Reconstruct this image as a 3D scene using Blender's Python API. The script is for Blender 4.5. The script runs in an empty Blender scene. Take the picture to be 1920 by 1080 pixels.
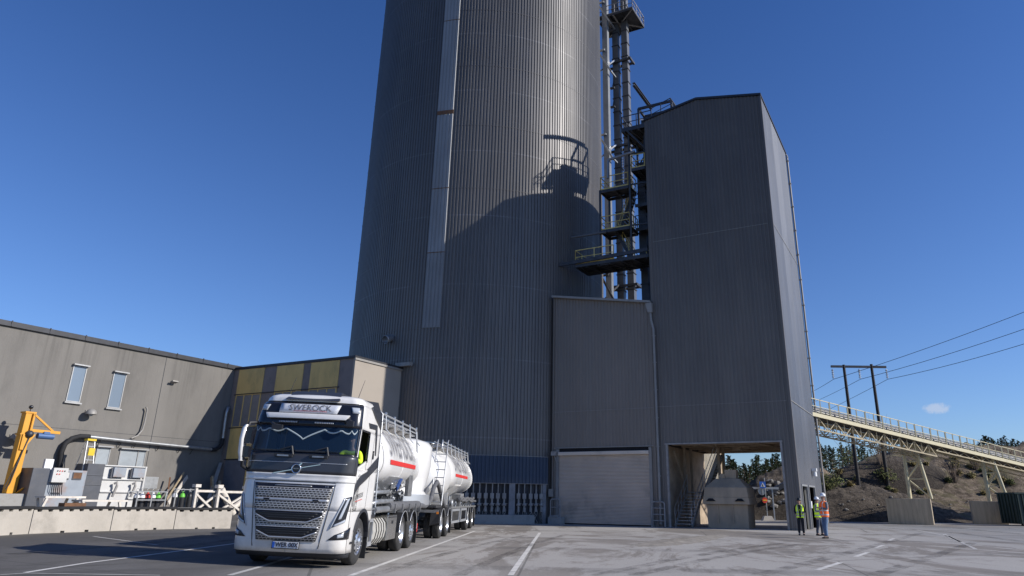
import bpy, bmesh, math, random
from mathutils import Matrix, Vector, noise
random.seed(7)
sc = bpy.context.scene
COL = sc.collection
PI = math.pi
# ------------------------------------------------------------------ camera model
FPX, CX, CY, PITCH, ROLL, ANG, TANG = 1330.9, 1031.7, 471.6, .3365, -.0118, -.4823, .0184
H = 1.5
cp, sp = math.cos(PITCH), math.sin(PITCH)
RC = Matrix(((1,0,0),(0,sp,cp),(0,-cp,sp))) @ Matrix(((math.cos(ROLL),-math.sin(ROLL),0),(math.sin(ROLL),math.cos(ROLL),0),(0,0,1)))
CAM = Vector((0,0,H))
A = Vector((math.cos(ANG), math.sin(ANG), 0)); B = Vector((-math.sin(ANG), math.cos(ANG), 0))
def ray(x, y): return RC @ Vector(((x-CX)/FPX, (y-CY)/FPX, 1))
def toab(p): return Vector((p.dot(A), p.dot(B), p.z))
def fromab(a, b, z=0): p = A*a+B*b; p.z = z; return p
def pw_a(x, y, a):            # pixel -> point of the wall plane a=const, in (a,b,z)
    d = ray(x, y); s = (a-CAM.dot(A))/d.dot(A); return toab(CAM+d*s)
def pw_b(x, y, b):
    d = ray(x, y); s = (b-CAM.dot(B))/d.dot(B); return toab(CAM+d*s)
def pY(x, y, Y):
    d = ray(x, y); return CAM+d*(Y/d.y)
def pG(x, y, z=0):
    d = ray(x, y); return CAM+d*((z-H)/d.z)
def gz(x, y=0):               # the yard falls gently towards the right
    return .03*max(0, min(14, -4.3-x))
# frames
F_W = Matrix.Identity(4)
F_AB = Matrix.Rotation(ANG, 4, 'Z')
_k = .032
_c = pG(672, 1060)
TX = Vector((math.cos(TANG)*math.cos(_k), -math.sin(TANG)*math.cos(_k), -math.sin(_k)))
TY = Vector((math.sin(TANG), math.cos(TANG), 0)); TZ = TX.cross(TY)
TO = _c - TX*1.3 - TY*1.45
F_T = Matrix(((TX.x,TY.x,TZ.x,TO.x),(TX.y,TY.y,TZ.y,TO.y),(TX.z,TY.z,TZ.z,TO.z),(0,0,0,1)))
# trailer stands almost level further back
_k2 = .03
TX2 = Vector((math.cos(TANG)*math.cos(_k2), -math.sin(TANG)*math.cos(_k2), -math.sin(_k2))); TZ2 = TX2.cross(TY)
F_T2 = Matrix(((TX2.x,TY.x,TZ2.x,TO.x),(TX2.y,TY.y,TZ2.y,TO.y),(TX2.z,TY.z,TZ2.z,TO.z-.012),(0,0,0,1)))
# ------------------------------------------------------------------ node materials
def new_mat(name):
    m = bpy.data.materials.new(name); m.use_nodes = True
    nt = m.node_tree; return m, nt, nt.nodes['Principled BSDF']
def N(nt, t, **k):
    n = nt.nodes.new(t)
    for a, v in k.items():
        if a.startswith('i_'):
            key = a[2:]; key = int(key) if key.isdigit() else key.replace('_', ' ')
            n.inputs[key].default_value = v
        else: setattr(n, a, v)
    return n
def lk(nt, a, b): nt.links.new(a, b)
def rgb(c): return (c[0], c[1], c[2], 1)
def mixc(nt, fac, c1, c2, blend='MIX'):
    m = N(nt, 'ShaderNodeMix', data_type='RGBA', blend_type=blend)
    for sock, v in ((m.inputs[0], fac), (m.inputs[6], c1), (m.inputs[7], c2)):
        if hasattr(v, 'is_output'): lk(nt, v, sock)
        elif isinstance(v, (int, float)): sock.default_value = v
        else: sock.default_value = rgb(v)
    return m.outputs[2]
def mapr(nt, v, a, b, c=0., d=1., smooth=False):
    m = N(nt, 'ShaderNodeMapRange', i_1=a, i_2=b, i_3=c, i_4=d)
    if smooth: m.interpolation_type = 'SMOOTHSTEP'
    lk(nt, v, m.inputs[0]); return m.outputs[0]
def mth(nt, op, a, b=0.):
    m = N(nt, 'ShaderNodeMath', operation=op)
    for i, v in ((0, a), (1, b)):
        if hasattr(v, 'is_output'): lk(nt, v, m.inputs[i])
        else: m.inputs[i].default_value = v
    return m.outputs[0]
def coords(nt, scale=(1,1,1), kind='Object'):
    tc = N(nt, 'ShaderNodeTexCoord'); mp = N(nt, 'ShaderNodeMapping'); mp.inputs['Scale'].default_value = scale
    lk(nt, tc.outputs[kind], mp.inputs[0]); return mp.outputs[0]
def wcoords(nt, scale=(1,1,1), rot=0):
    g = N(nt, 'ShaderNodeNewGeometry'); mp = N(nt, 'ShaderNodeMapping'); mp.inputs['Scale'].default_value = scale; mp.inputs['Rotation'].default_value = (0,0,rot)
    lk(nt, g.outputs['Position'], mp.inputs[0]); return mp.outputs[0]
def nz(nt, vec, scale=1., detail=5., rough=.6, dist=0.):
    n = N(nt, 'ShaderNodeTexNoise', i_Scale=scale, i_Detail=detail, i_Roughness=rough, i_Distortion=dist)
    lk(nt, vec, n.inputs['Vector']); return n.outputs['Fac']
def bump(nt, bs, h, strength=.3, dist=.02):
    b = N(nt, 'ShaderNodeBump', i_Strength=strength, i_Distance=dist); lk(nt, h, b.inputs['Height']); lk(nt, b.outputs[0], bs.inputs['Normal'])
def M(name, col, rough=.6, metal=0., var=.12, vs=3., bmp=0., bs_=20., dirt=None, dirt_amt=.5, dirt_scale=1.5, spec=.5, stretch=(1,1,1), coat=0.):
    m, nt, bs = new_mat(name)
    v = wcoords(nt, stretch)
    f = nz(nt, v, vs, 6)
    lo = tuple(c*(1-var) for c in col); hi = tuple(min(1, c*(1+var)) for c in col)
    c = mixc(nt, mapr(nt, f, .3, .7), lo, hi)
    if dirt:
        f2 = nz(nt, v, dirt_scale, 8, .7)
        c = mixc(nt, mapr(nt, f2, .5, .75, 0, dirt_amt), c, dirt)
    lk(nt, c, bs.inputs['Base Color'])
    bs.inputs['Roughness'].default_value = rough; bs.inputs['Metallic'].default_value = metal
    bs.inputs['Specular IOR Level'].default_value = spec
    if coat: bs.inputs['Coat Weight'].default_value = coat; bs.inputs['Coat Roughness'].default_value = .08
    if bmp: bump(nt, bs, nz(nt, v, bs_, 6, .7), bmp, .02)
    return m
# ------------------------------------------------------------------ mesh builder
OFF = {}
def tag(o, label=None, cat=None, group=None, kind=None):
    if label: o['label'] = label
    if cat: o['category'] = cat
    if group: o['group'] = group
    if kind: o['kind'] = kind
    return o
def place(o, frame, origin):
    o.matrix_world = frame @ Matrix.Translation(Vector(origin)); OFF[o.name] = Vector(origin)
def thing(name, label, cat, frame=F_W, origin=(0,0,0), group=None):
    o = bpy.data.objects.new(name, None); COL.objects.link(o); o.empty_display_size = .3
    place(o, frame, origin); return tag(o, label, cat, group)
SPLIT = {'cab_upper_side','air_deflector','strip_joint','sheet_lap','door_stripe','upper_stripe','cable_clip','stiffener','lifting_pocket','mud_flap','tray_bracket','tank_cradle','mirror_arm','clamp','ledge','rear_lamp','side_guard','elbow_pipe','roller','bearing_bracket'}
class MB:
    def __init__(s): s.v = []; s.f = []; s.sm = []
    def add(s, vs, fs, smooth=False):
        n = len(s.v); s.v += [Vector(q) for q in vs]; s.f += [[i+n for i in f] for f in fs]; s.sm += [smooth]*len(fs); return s
    def box(s, a, b):
        x0,y0,z0 = a; x1,y1,z1 = b
        x0,x1 = min(x0,x1),max(x0,x1); y0,y1 = min(y0,y1),max(y0,y1); z0,z1 = min(z0,z1),max(z0,z1)
        return s.add([(x0,y0,z0),(x1,y0,z0),(x1,y1,z0),(x0,y1,z0),(x0,y0,z1),(x1,y0,z1),(x1,y1,z1),(x0,y1,z1)],
            [(0,3,2,1),(4,5,6,7),(0,1,5,4),(1,2,6,5),(2,3,7,6),(3,0,4,7)])
    def cbox(s, c, d): return s.box([c[i]-d[i]/2 for i in range(3)], [c[i]+d[i]/2 for i in range(3)])
    def hexa(s, q): # 8 pts: bottom 4 ccw, top 4
        return s.add(q, [(0,3,2,1),(4,5,6,7),(0,1,5,4),(1,2,6,5),(2,3,7,6),(3,0,4,7)])
    def quad(s, *q): return s.add(q, [tuple(range(len(q)))])
    def bar(s, p, q, w, h=None, up=(0,0,1)): # rectangular bar p->q
        h = h or w; p = Vector(p); q = Vector(q); d = (q-p).normalized(); up = Vector(up)
        if abs(d.dot(up)) > .98: up = Vector((1,0,0))
        u = d.cross(up).normalized()*w/2; n = u.cross(d).normalized()*h/2
        return s.add([p-u-n,p+u-n,p+u+n,p-u+n,q-u-n,q+u-n,q+u+n,q-u+n], [(0,1,2,3),(7,6,5,4),(0,4,5,1),(1,5,6,2),(2,6,7,3),(3,7,4,0)])
    def cyl(s, p, q, r, r2=None, n=12, caps=True, smooth=True):
        p = Vector(p); q = Vector(q); r2 = r if r2 is None else r2
        d = (q-p).normalized(); u = d.orthogonal().normalized(); w = d.cross(u)
        vs = []
        for c, rr in ((p, r), (q, r2)):
            for i in range(n):
                t = 2*PI*i/n; vs.append(c+u*(rr*math.cos(t))+w*(rr*math.sin(t)))
        s.add(vs, [(i,(i+1)%n,n+(i+1)%n,n+i) for i in range(n)], smooth)
        if caps: s.add(vs[:n], [tuple(range(n))[::-1]]); s.add(vs[n:], [tuple(range(n))])
        return s
    def tube(s, pts, r, n=8, caps=True):
        pts = [Vector(p) for p in pts]; rs = r if isinstance(r, (list, tuple)) else [r]*len(pts)
        m = len(pts); vs = []; u = None
        for i, p in enumerate(pts):
            d = ((pts[min(i+1,m-1)]-p).normalized()+(p-pts[max(i-1,0)]).normalized())
            d = d.normalized() if d.length > 1e-6 else (pts[min(i+1,m-1)]-p).normalized()
            u = d.orthogonal().normalized() if u is None else (u-d*u.dot(d)).normalized()
            w = d.cross(u)
            for k in range(n):
                t = 2*PI*k/n; vs.append(p+u*(rs[i]*math.cos(t))+w*(rs[i]*math.sin(t)))
        s.add(vs, [(i*n+k,i*n+(k+1)%n,(i+1)*n+(k+1)%n,(i+1)*n+k) for i in range(m-1) for k in range(n)], True)
        if caps: s.add(vs[:n], [tuple(range(n))[::-1]]); s.add(vs[-n:], [tuple(range(n))])
        return s
    def lathe(s, c, axis, prof, n=32, smooth=True): # prof (r, h)
        c = Vector(c); d = Vector(axis).normalized(); u = d.orthogonal().normalized(); w = d.cross(u)
        vs = [c+d*h+(u*math.cos(2*PI*i/n)+w*math.sin(2*PI*i/n))*max(r,1e-4) for r, h in prof for i in range(n)]
        return s.add(vs, [(j*n+i,j*n+(i+1)%n,(j+1)*n+(i+1)%n,(j+1)*n+i) for j in range(len(prof)-1) for i in range(n)], smooth)
    def loft(s, rings, closed=True, caps=True, smooth=True):
        n = len(rings[0]); vs = [p for r in rings for p in r]; m = n if closed else n-1
        s.add(vs, [(j*n+i,j*n+(i+1)%n,(j+1)*n+(i+1)%n,(j+1)*n+i) for j in range(len(rings)-1) for i in range(m)], smooth)
        if caps and closed: s.add(rings[0], [tuple(range(n))[::-1]]); s.add(rings[-1], [tuple(range(n))])
        return s
    def sphere(s, c, r, n=10, sc3=(1,1,1)):
        c = Vector(c); rings = []
        for j in range(n+1):
            t = PI*j/n; rings.append([c+Vector((math.sin(t)*math.cos(2*PI*i/(2*n))*r*sc3[0], math.sin(t)*math.sin(2*PI*i/(2*n))*r*sc3[1], -math.cos(t)*r*sc3[2])) for i in range(2*n)])
        return s.loft(rings, caps=False)
    def prism(s, poly, z0, z1): # poly xy list
        n = len(poly); vs = [(x,y,z0) for x,y in poly]+[(x,y,z1) for x,y in poly]
        return s.add(vs, [tuple(range(n))[::-1], tuple(range(n,2*n))]+[(i,(i+1)%n,n+(i+1)%n,n+i) for i in range(n)])
    def extr(s, poly, vec): # planar 3d polygon extruded by vec
        n = len(poly); poly = [Vector(p) for p in poly]; vec = Vector(vec)
        return s.add(poly+[p+vec for p in poly], [tuple(range(n))[::-1], tuple(range(n,2*n))]+[(i,(i+1)%n,n+(i+1)%n,n+i) for i in range(n)])
    def xf(s, mtx):
        s.v = [mtx @ q for q in s.v]; return s
    def build(s, name, mat, parent=None, frame=F_W, origin=(0,0,0), bevel=0, fixn=True, mods=None, _sub=False):
        me = bpy.data.meshes.new(name)
        off = OFF[parent.name] if parent else Vector(origin)
        me.from_pydata([q-off for q in s.v], [], s.f)
        if fixn:
            bm = bmesh.new(); bm.from_mesh(me); bmesh.ops.recalc_face_normals(bm, faces=bm.faces); bm.to_mesh(me); bm.free()
        me.polygons.foreach_set('use_smooth', s.sm); me.update()
        if name in SPLIT and not _sub:
            par = list(range(len(s.v)))
            def find(i):
                while par[i] != i: par[i] = par[par[i]]; i = par[i]
                return i
            for f in s.f:
                r0 = find(f[0])
                for i in f[1:]: par[find(i)] = r0
            comps = {}
            for f, sm_ in zip(s.f, s.sm): comps.setdefault(find(f[0]), []).append((f, sm_))
            if len(comps) > 1:
                bpy.data.meshes.remove(me); first = None
                for fs in comps.values():
                    ids = sorted({i for f, _ in fs for i in f}); mp = {i: k for k, i in enumerate(ids)}; m2 = MB(); m2.v = [s.v[i] for i in ids]; m2.f = [[mp[i] for i in f] for f, _ in fs]; m2.sm = [q for _, q in fs]
                    oo = m2.build(name, mat, parent, frame, origin, bevel, fixn, mods, True); first = first or oo
                return first
        mats = mat if isinstance(mat, list) else [mat]
        for m in mats: me.materials.append(m)
        o = bpy.data.objects.new(name, me); COL.objects.link(o)
        if parent: o.parent = parent; OFF[o.name] = off
        else: place(o, frame, origin)
        if bevel:
            b = o.modifiers.new('bevel', 'BEVEL'); b.width = bevel; b.segments = 2; b.limit_method = 'ANGLE'; b.angle_limit = math.radians(40)
        return o
def copy_tree(o, parent=None):
    c = o.copy(); COL.objects.link(c); OFF[c.name] = OFF[o.name]
    if parent: c.parent = parent
    for ch in list(o.children): copy_tree(ch, c)
    return c
def struct(o): o['kind'] = 'structure'; return o
# corrugated sheet along p0->p1 (horizontal), bottom/top z functions of u in metres, outward normal n
def corr(mb, p0, p1, zb, zt, nrm, pitch=.25, depth=.04):
    p0 = Vector(p0); p1 = Vector(p1); L = (p1-p0).length; d = (p1-p0)/L; nrm = Vector(nrm)
    fz = lambda f, u: f(u) if callable(f) else f
    k = max(1, round(L/pitch)); P = L/k; prof = [(0,0),(.40,0),(.50,1),(.90,1),(1.,0)]
    us = []
    for i in range(k):
        for a, h in prof[:-1]: us.append(((i+a)*P, h*depth))
    us.append((L, 0))
    vs = []
    for u, h in us:
        q = p0+d*u+nrm*h; vs.append((q.x,q.y,fz(zb,u)))
    for u, h in us:
        q = p0+d*u+nrm*h; vs.append((q.x,q.y,fz(zt,u)))
    n = len(us); mb.add(vs, [(i,i+1,n+i+1,n+i) for i in range(n-1)]); return mb
def text_mesh(body, size, font_extrude=.004, align='CENTER', space=1., bold=0.):
    c = bpy.data.curves.new('t', 'FONT'); c.body = body; c.size = size; c.extrude = font_extrude; c.align_x = align; c.align_y = 'CENTER'; c.space_character = space; c.resolution_u = 3; c.offset = bold
    o = bpy.data.objects.new('t', c); COL.objects.link(o)
    bpy.context.view_layer.update()
    me = bpy.data.meshes.new_from_object(o.evaluated_get(bpy.context.evaluated_depsgraph_get()))
    vs = [v.co.copy() for v in me.vertices]; fs = [list(p.vertices) for p in me.polygons]
    bpy.data.objects.remove(o); bpy.data.curves.remove(c); bpy.data.meshes.remove(me)
    return vs, fs
# railing between points (frame coords), z offset
def rail(mb, pts, h=1.1, r=.025, post=1.2, mid=1, kick=.12):
    pts = [Vector(p) for p in pts]
    for p, q in zip(pts, pts[1:]):
        up = Vector((0,0,h)); mb.bar(p+up, q+up, r*2)
        for i in range(mid): z = Vector((0,0,h*(i+1)/(mid+1))); mb.bar(p+z, q+z, r*1.6)
        if kick: mb.bar(p+Vector((0,0,kick/2)), q+Vector((0,0,kick/2)), .012, kick)
        n = max(1, round((q-p).length/post))
        for i in range(n+1):
            c = p.lerp(q, i/n); mb.bar(c, c+up, r*2.2)
    return mb
# ------------------------------------------------------------------ camera, sky, sun
cam = bpy.data.cameras.new('camera'); camo = bpy.data.objects.new('camera', cam); COL.objects.link(camo)
cam.sensor_width = 36; cam.lens = FPX/1920*36; cam.shift_x = -(CX-960)/1920; cam.shift_y = (CY-540)/1920
cam.clip_start = .1; cam.clip_end = 5000
Rb = RC @ Matrix(((1,0,0),(0,-1,0),(0,0,-1)))
camo.matrix_world = Matrix.Translation(CAM) @ Rb.to_4x4(); sc.camera = camo
sun_ab = Vector((1.75, .50, 1.0))              # towards the sun
SUN = (A*sun_ab[0]+B*sun_ab[1]+Vector((0,0,1))).normalized()
elev = math.asin(SUN.z); azim = math.atan2(SUN.x, SUN.y)
W = bpy.data.worlds.new('World'); sc.world = W; W.use_nodes = True
nt = W.node_tree; bg = nt.nodes['Background']
sky = N(nt, 'ShaderNodeTexSky'); sky.sky_type = 'NISHITA'; sky.sun_disc = False; sky.sun_elevation = elev; sky.sun_rotation = azim
sky.air_density = 1.0; sky.dust_density = .35; sky.ozone_density = 2.2; sky.altitude = 100
# a single small puff of cloud low in the sky
tc = N(nt, 'ShaderNodeTexCoord')
cd = ray(1756, 766).normalized(); cr = cd.cross(Vector((0,0,1))).normalized(); cu = cr.cross(cd)
def dotn(v):
    d = N(nt, 'ShaderNodeVectorMath', operation='DOT_PRODUCT'); lk(nt, tc.outputs['Generated'], d.inputs[0]); d.inputs[1].default_value = v; return d.outputs['Value']
ex = mth(nt, 'MULTIPLY', dotn(cr), 1/.0185); ey = mth(nt, 'MULTIPLY', dotn(cu), 1/.0078)
r2 = mth(nt, 'ADD', mth(nt, 'MULTIPLY', ex, ex), mth(nt, 'MULTIPLY', ey, ey))
cn = nz(nt, tc.outputs['Generated'], 210, 6, .65)
front = mapr(nt, dotn(cd), .9, .95)
m1 = mapr(nt, mth(nt, 'SUBTRACT', mth(nt, 'ADD', mth(nt, 'MULTIPLY', cn, 1.5), .25), r2), .1, .9, 0, .5, True)
gz_ = N(nt, 'ShaderNodeSeparateXYZ'); lk(nt, tc.outputs['Generated'], gz_.inputs[0])
tcol = mixc(nt, mapr(nt, gz_.outputs[2], .02, .75), (.73, .925, 1.34), (.35, .66, 1.20))
tint = mixc(nt, 1.0, sky.outputs[0], tcol, 'MULTIPLY')
skyc = mixc(nt, mth(nt, 'MULTIPLY', m1, front), tint, (6.2, 6.6, 7.6))
lk(nt, skyc, bg.inputs[0]); bg.inputs[1].default_value = .102
sl = bpy.data.lights.new('sun', 'SUN'); sl.energy = 5.0; sl.angle = math.radians(.53); sl.color = (1, .955, .89)
so = bpy.data.objects.new('sun', sl); COL.objects.link(so); so.rotation_euler = SUN.to_track_quat('Z', 'Y').to_euler(); so.location = (20, -10, 60)
sc.view_settings.view_transform = 'Standard'; sc.view_settings.look = 'None'; sc.view_settings.exposure = 0; sc.view_settings.gamma = 1
sc.render.engine = 'CYCLES'; sc.cycles.transparent_max_bounces = 24
# ------------------------------------------------------------------ materials
def clad(name, base, metal=.35, rough=.42, dust=(.275,.245,.212), zband=2.7, top=14., lines=.35):
    m, nt, bs = new_mat(name)
    w = wcoords(nt)
    streak = nz(nt, wcoords(nt, (2.2,2.2,.05)), 1., 6, .65)
    blot = nz(nt, w, .18, 5, .6)
    c = mixc(nt, mapr(nt, blot, .3, .7), tuple(q*.86 for q in base), tuple(q*1.12 for q in base))
    c = mixc(nt, mapr(nt, streak, .45, .75, 0, .35), c, tuple(q*1.55 for q in base))
    pv = N(nt, 'ShaderNodeTexVoronoi', distance='CHEBYCHEV', i_Scale=1., i_Randomness=.55); lk(nt, wcoords(nt, (.9,.9,.19)), pv.inputs['Vector'])
    ps = N(nt, 'ShaderNodeSeparateColor'); lk(nt, pv.outputs['Color'], ps.inputs[0]); c = mixc(nt, mth(nt, 'MULTIPLY', ps.outputs[0], .38), c, tuple(q*.72 for q in base))
    rs = mapr(nt, nz(nt, wcoords(nt, (5,5,.10)), 1., 8, .7), .66, .74, 0, .22); c = mixc(nt, rs, c, (.17,.13,.10))
    sep = N(nt, 'ShaderNodeSeparateXYZ'); lk(nt, w, sep.inputs[0]); z = sep.outputs[2]
    dz = mapr(nt, z, 0, top, .75, 0)
    dn = mth(nt, 'MULTIPLY', dz, mapr(nt, nz(nt, wcoords(nt, (1.2,1.2,.12)), 1., 7, .7), .25, .7, .25, 1.))
    c = mixc(nt, dn, c, dust)
    # sheet laps: thin pale lines at regular heights
    fr = mth(nt, 'FRACT', mth(nt, 'DIVIDE', z, zband)); ln = mth(nt, 'LESS_THAN', fr, .018)
    ln = mth(nt, 'MULTIPLY', ln, mapr(nt, nz(nt, w, .5, 3, .5), .35, .65, 0, lines))
    c = mixc(nt, ln, c, tuple(min(1, q*3.2) for q in base))
    lk(nt, c, bs.inputs['Base Color']); bs.inputs['Metallic'].default_value = metal
    lk(nt, mapr(nt, streak, .3, .7, rough-.05, rough+.14), bs.inputs['Roughness'])
    bump(nt, bs, nz(nt, w, 3., 3, .5), .12, .02)
    return m
m_silo = clad('silo_cladding', (.118,.115,.116), .34, .48, zband=5.35, lines=.25, top=36)
m_tower = clad('tower_cladding', (.118,.106,.098), .16, .5, zband=60, top=24, lines=0)
m_side = clad('tower_side_cladding', (.115,.124,.148), .35, .42, zband=60, top=5, lines=0)
m_low = clad('low_block_cladding', (.205,.172,.145), .10, .5, zband=60, top=20, lines=0)
m_blue = clad('blue_cladding', (.045,.066,.105), .2, .5, zband=60, top=3, lines=0)
m_strip2 = M('pale_sheet_low', (.235,.235,.235), .55, .15, .14, .8, dirt=(.13,.12,.11), dirt_amt=.6, dirt_scale=.6, stretch=(1,1,.3))
m_strip = M('pale_sheet', (.27,.275,.28), .5, .1, .12, .8, dirt=(.2,.17,.14), dirt_amt=.5, dirt_scale=.6, stretch=(1,1,.3))
m_beigeclad = M('beige_sheet', (.42,.38,.31), .6, .1, .1, 1., dirt=(.2,.17,.13), dirt_amt=.6)
m_stucco = M('stucco', (.19,.178,.162), .92, 0, .14, .35, bmp=.5, bs_=14, dirt=(.09,.085,.08), dirt_amt=.65, dirt_scale=.3, stretch=(1,1,.45))
def add_streaks(m, zt, amt):
    nt = m.node_tree; bs = nt.nodes['Principled BSDF']; old = bs.inputs['Base Color'].links[0].from_socket
    s1 = mapr(nt, nz(nt, wcoords(nt, (2.6,2.6,.07)), 1., 8, .7), .52, .70, 0, 1)
    sep = N(nt, 'ShaderNodeSeparateXYZ'); lk(nt, wcoords(nt), sep.inputs[0])
    top = mapr(nt, sep.outputs[2], zt-5, zt, .25, 1); low = mapr(nt, sep.outputs[2], 3.2, .6, 0, .9)
    f = mth(nt, 'MULTIPLY', mth(nt, 'MULTIPLY', s1, top), amt)
    c = mixc(nt, f, old, (.07,.066,.06)); c = mixc(nt, mth(nt, 'MULTIPLY', low, mapr(nt, nz(nt, wcoords(nt), .9, 7, .7), .35, .7, .1, .7)), c, (.27,.24,.205))
    lk(nt, c, bs.inputs['Base Color'])
add_streaks(m_stucco, 10.2, .5)
m_stucco_b = M('beige_render', (.36,.315,.265), .92, 0, .10, .4, bmp=.4, bs_=14, dirt=(.25,.22,.19), dirt_amt=.45, dirt_scale=.4)
m_pier = M('pier_concrete', (.23,.195,.18), .9, 0, .12, .5, bmp=.3, dirt=(.09,.08,.08), dirt_amt=.4)
m_yel = M('yellow_panel', (.68,.47,.17), .75, 0, .16, .6, dirt=(.20,.17,.08), dirt_amt=.6, dirt_scale=.9, stretch=(1,1,.4))
m_trim = M('roof_trim', (.035,.037,.045), .5, .3, .2)
m_gutter = M('zinc_gutter', (.38,.38,.38), .45, .6, .15, dirt=(.12,.11,.1), dirt_amt=.4)
m_drain = M('drain_pipe', (.30,.285,.265), .6, .2, .15, dirt=(.14,.12,.1))
m_roller = M('roller_shutter', (.66,.56,.46), .5, .35, .08, .6, dirt=(.16,.14,.12), dirt_amt=.75, dirt_scale=.35)
m_steel = M('dark_steel', (.055,.058,.066), .5, .35, .25, 2., dirt=(.14,.09,.06), dirt_amt=.3, dirt_scale=2)
m_duct = M('painted_duct', (.13,.135,.145), .45, .35, .18, 1.2, dirt=(.22,.2,.17), dirt_amt=.35)
m_ductl = M('light_duct', (.27,.285,.31), .4, .4, .15, 1.)
m_galv = M('galvanised_steel', (.42,.43,.44), .42, .7, .15, 4., dirt=(.2,.19,.18), dirt_amt=.4)
m_dusty = M('dusty_steel', (.34,.32,.30), .7, .2, .25, 3., dirt=(.33,.3,.26), dirt_amt=.5, dirt_scale=3)
m_yrail = M('yellow_rail', (.68,.54,.18), .55, 0, .2, 3., dirt=(.2,.17,.1), dirt_amt=.4)
m_ysteel = M('pale_yellow_steel', (.60,.53,.34), .5, 0, .14, 2., dirt=(.3,.22,.1), dirt_amt=.45, dirt_scale=2)
m_truss = M('truss_steel', (.42,.35,.22), .6, 0, .2, 2., dirt=(.2,.15,.09), dirt_amt=.6, dirt_scale=2)
m_conc = M('concrete', (.46,.42,.365), .9, 0, .12, .8, bmp=.45, bs_=10, dirt=(.22,.2,.17), dirt_amt=.6, dirt_scale=1.2)
m_concr = M('rough_concrete', (.33,.32,.30), .92, 0, .2, 2, bmp=.7, bs_=9, dirt=(.17,.15,.13), dirt_amt=.7, dirt_scale=2)
m_board = M('board_marked_concrete', (.50,.41,.29), .9, 0, .16, 1.5, bmp=.5, bs_=6, dirt=(.16,.13,.1), dirt_amt=.55, dirt_scale=1.6, stretch=(3,3,.25))
m_black = M('black_rubber', (.018,.018,.02), .8, 0, .3)
m_dark = M('dark_recess', (.012,.012,.014), .9, 0, .2)
m_rust = M('rusty_steel', (.17,.085,.045), .85, .1, .3, 4, dirt=(.08,.04,.03), dirt_amt=.6)
m_wood = M('weathered_wood', (.36,.28,.18), .85, 0, .25, 3, stretch=(1,1,6))
m_white = M('white_paint', (.78,.78,.77), .4, 0, .04, 1, dirt=(.5,.48,.45), dirt_amt=.3)
m_wsteel = M('white_steel', (.66,.61,.54), .6, 0, .1, 3, dirt=(.35,.2,.12), dirt_amt=.45, dirt_scale=4)
m_orange = M('crane_orange', (.72,.33,.025), .45, 0, .08, 1.5, dirt=(.3,.18,.06), dirt_amt=.3, dirt_scale=2)
m_hop = M('hopper_dusty', (.46,.36,.25), .85, .05, .16, .9, dirt=(.24,.215,.175), dirt_amt=.6, dirt_scale=1.3, stretch=(1,1,.4))
m_brown = M('dusty_interior', (.40,.31,.22), .85, 0, .25, 1.2, dirt=(.11,.09,.07), dirt_amt=.5)
def glassm(name, col=(.02,.03,.04), rough=.06, trans=.0):
    m, nt, bs = new_mat(name); bs.inputs['Base Color'].default_value = rgb(col); bs.inputs['Roughness'].default_value = rough
    bs.inputs['Specular IOR Level'].default_value = .8
    bump(nt, bs, nz(nt, wcoords(nt), 1.2, 2, .5), .06, .05)
    if trans:
        out = nt.nodes['Material Output']; tr = N(nt, 'ShaderNodeBsdfTransparent'); tr.inputs[0].default_value = (.55,.62,.7,1)
        mx = N(nt, 'ShaderNodeMixShader'); mx.inputs[0].default_value = trans
        lk(nt, bs.outputs[0], mx.inputs[1]); lk(nt, tr.outputs[0], mx.inputs[2]); lk(nt, mx.outputs[0], out.inputs[0])
    return m
m_glass = glassm('window_glass', (.20,.25,.31), .15)
m_frost = M('frosted_pane', (.33,.36,.38), .35, 0, .12, 1.2, dirt=(.2,.2,.2), dirt_amt=.4)
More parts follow.
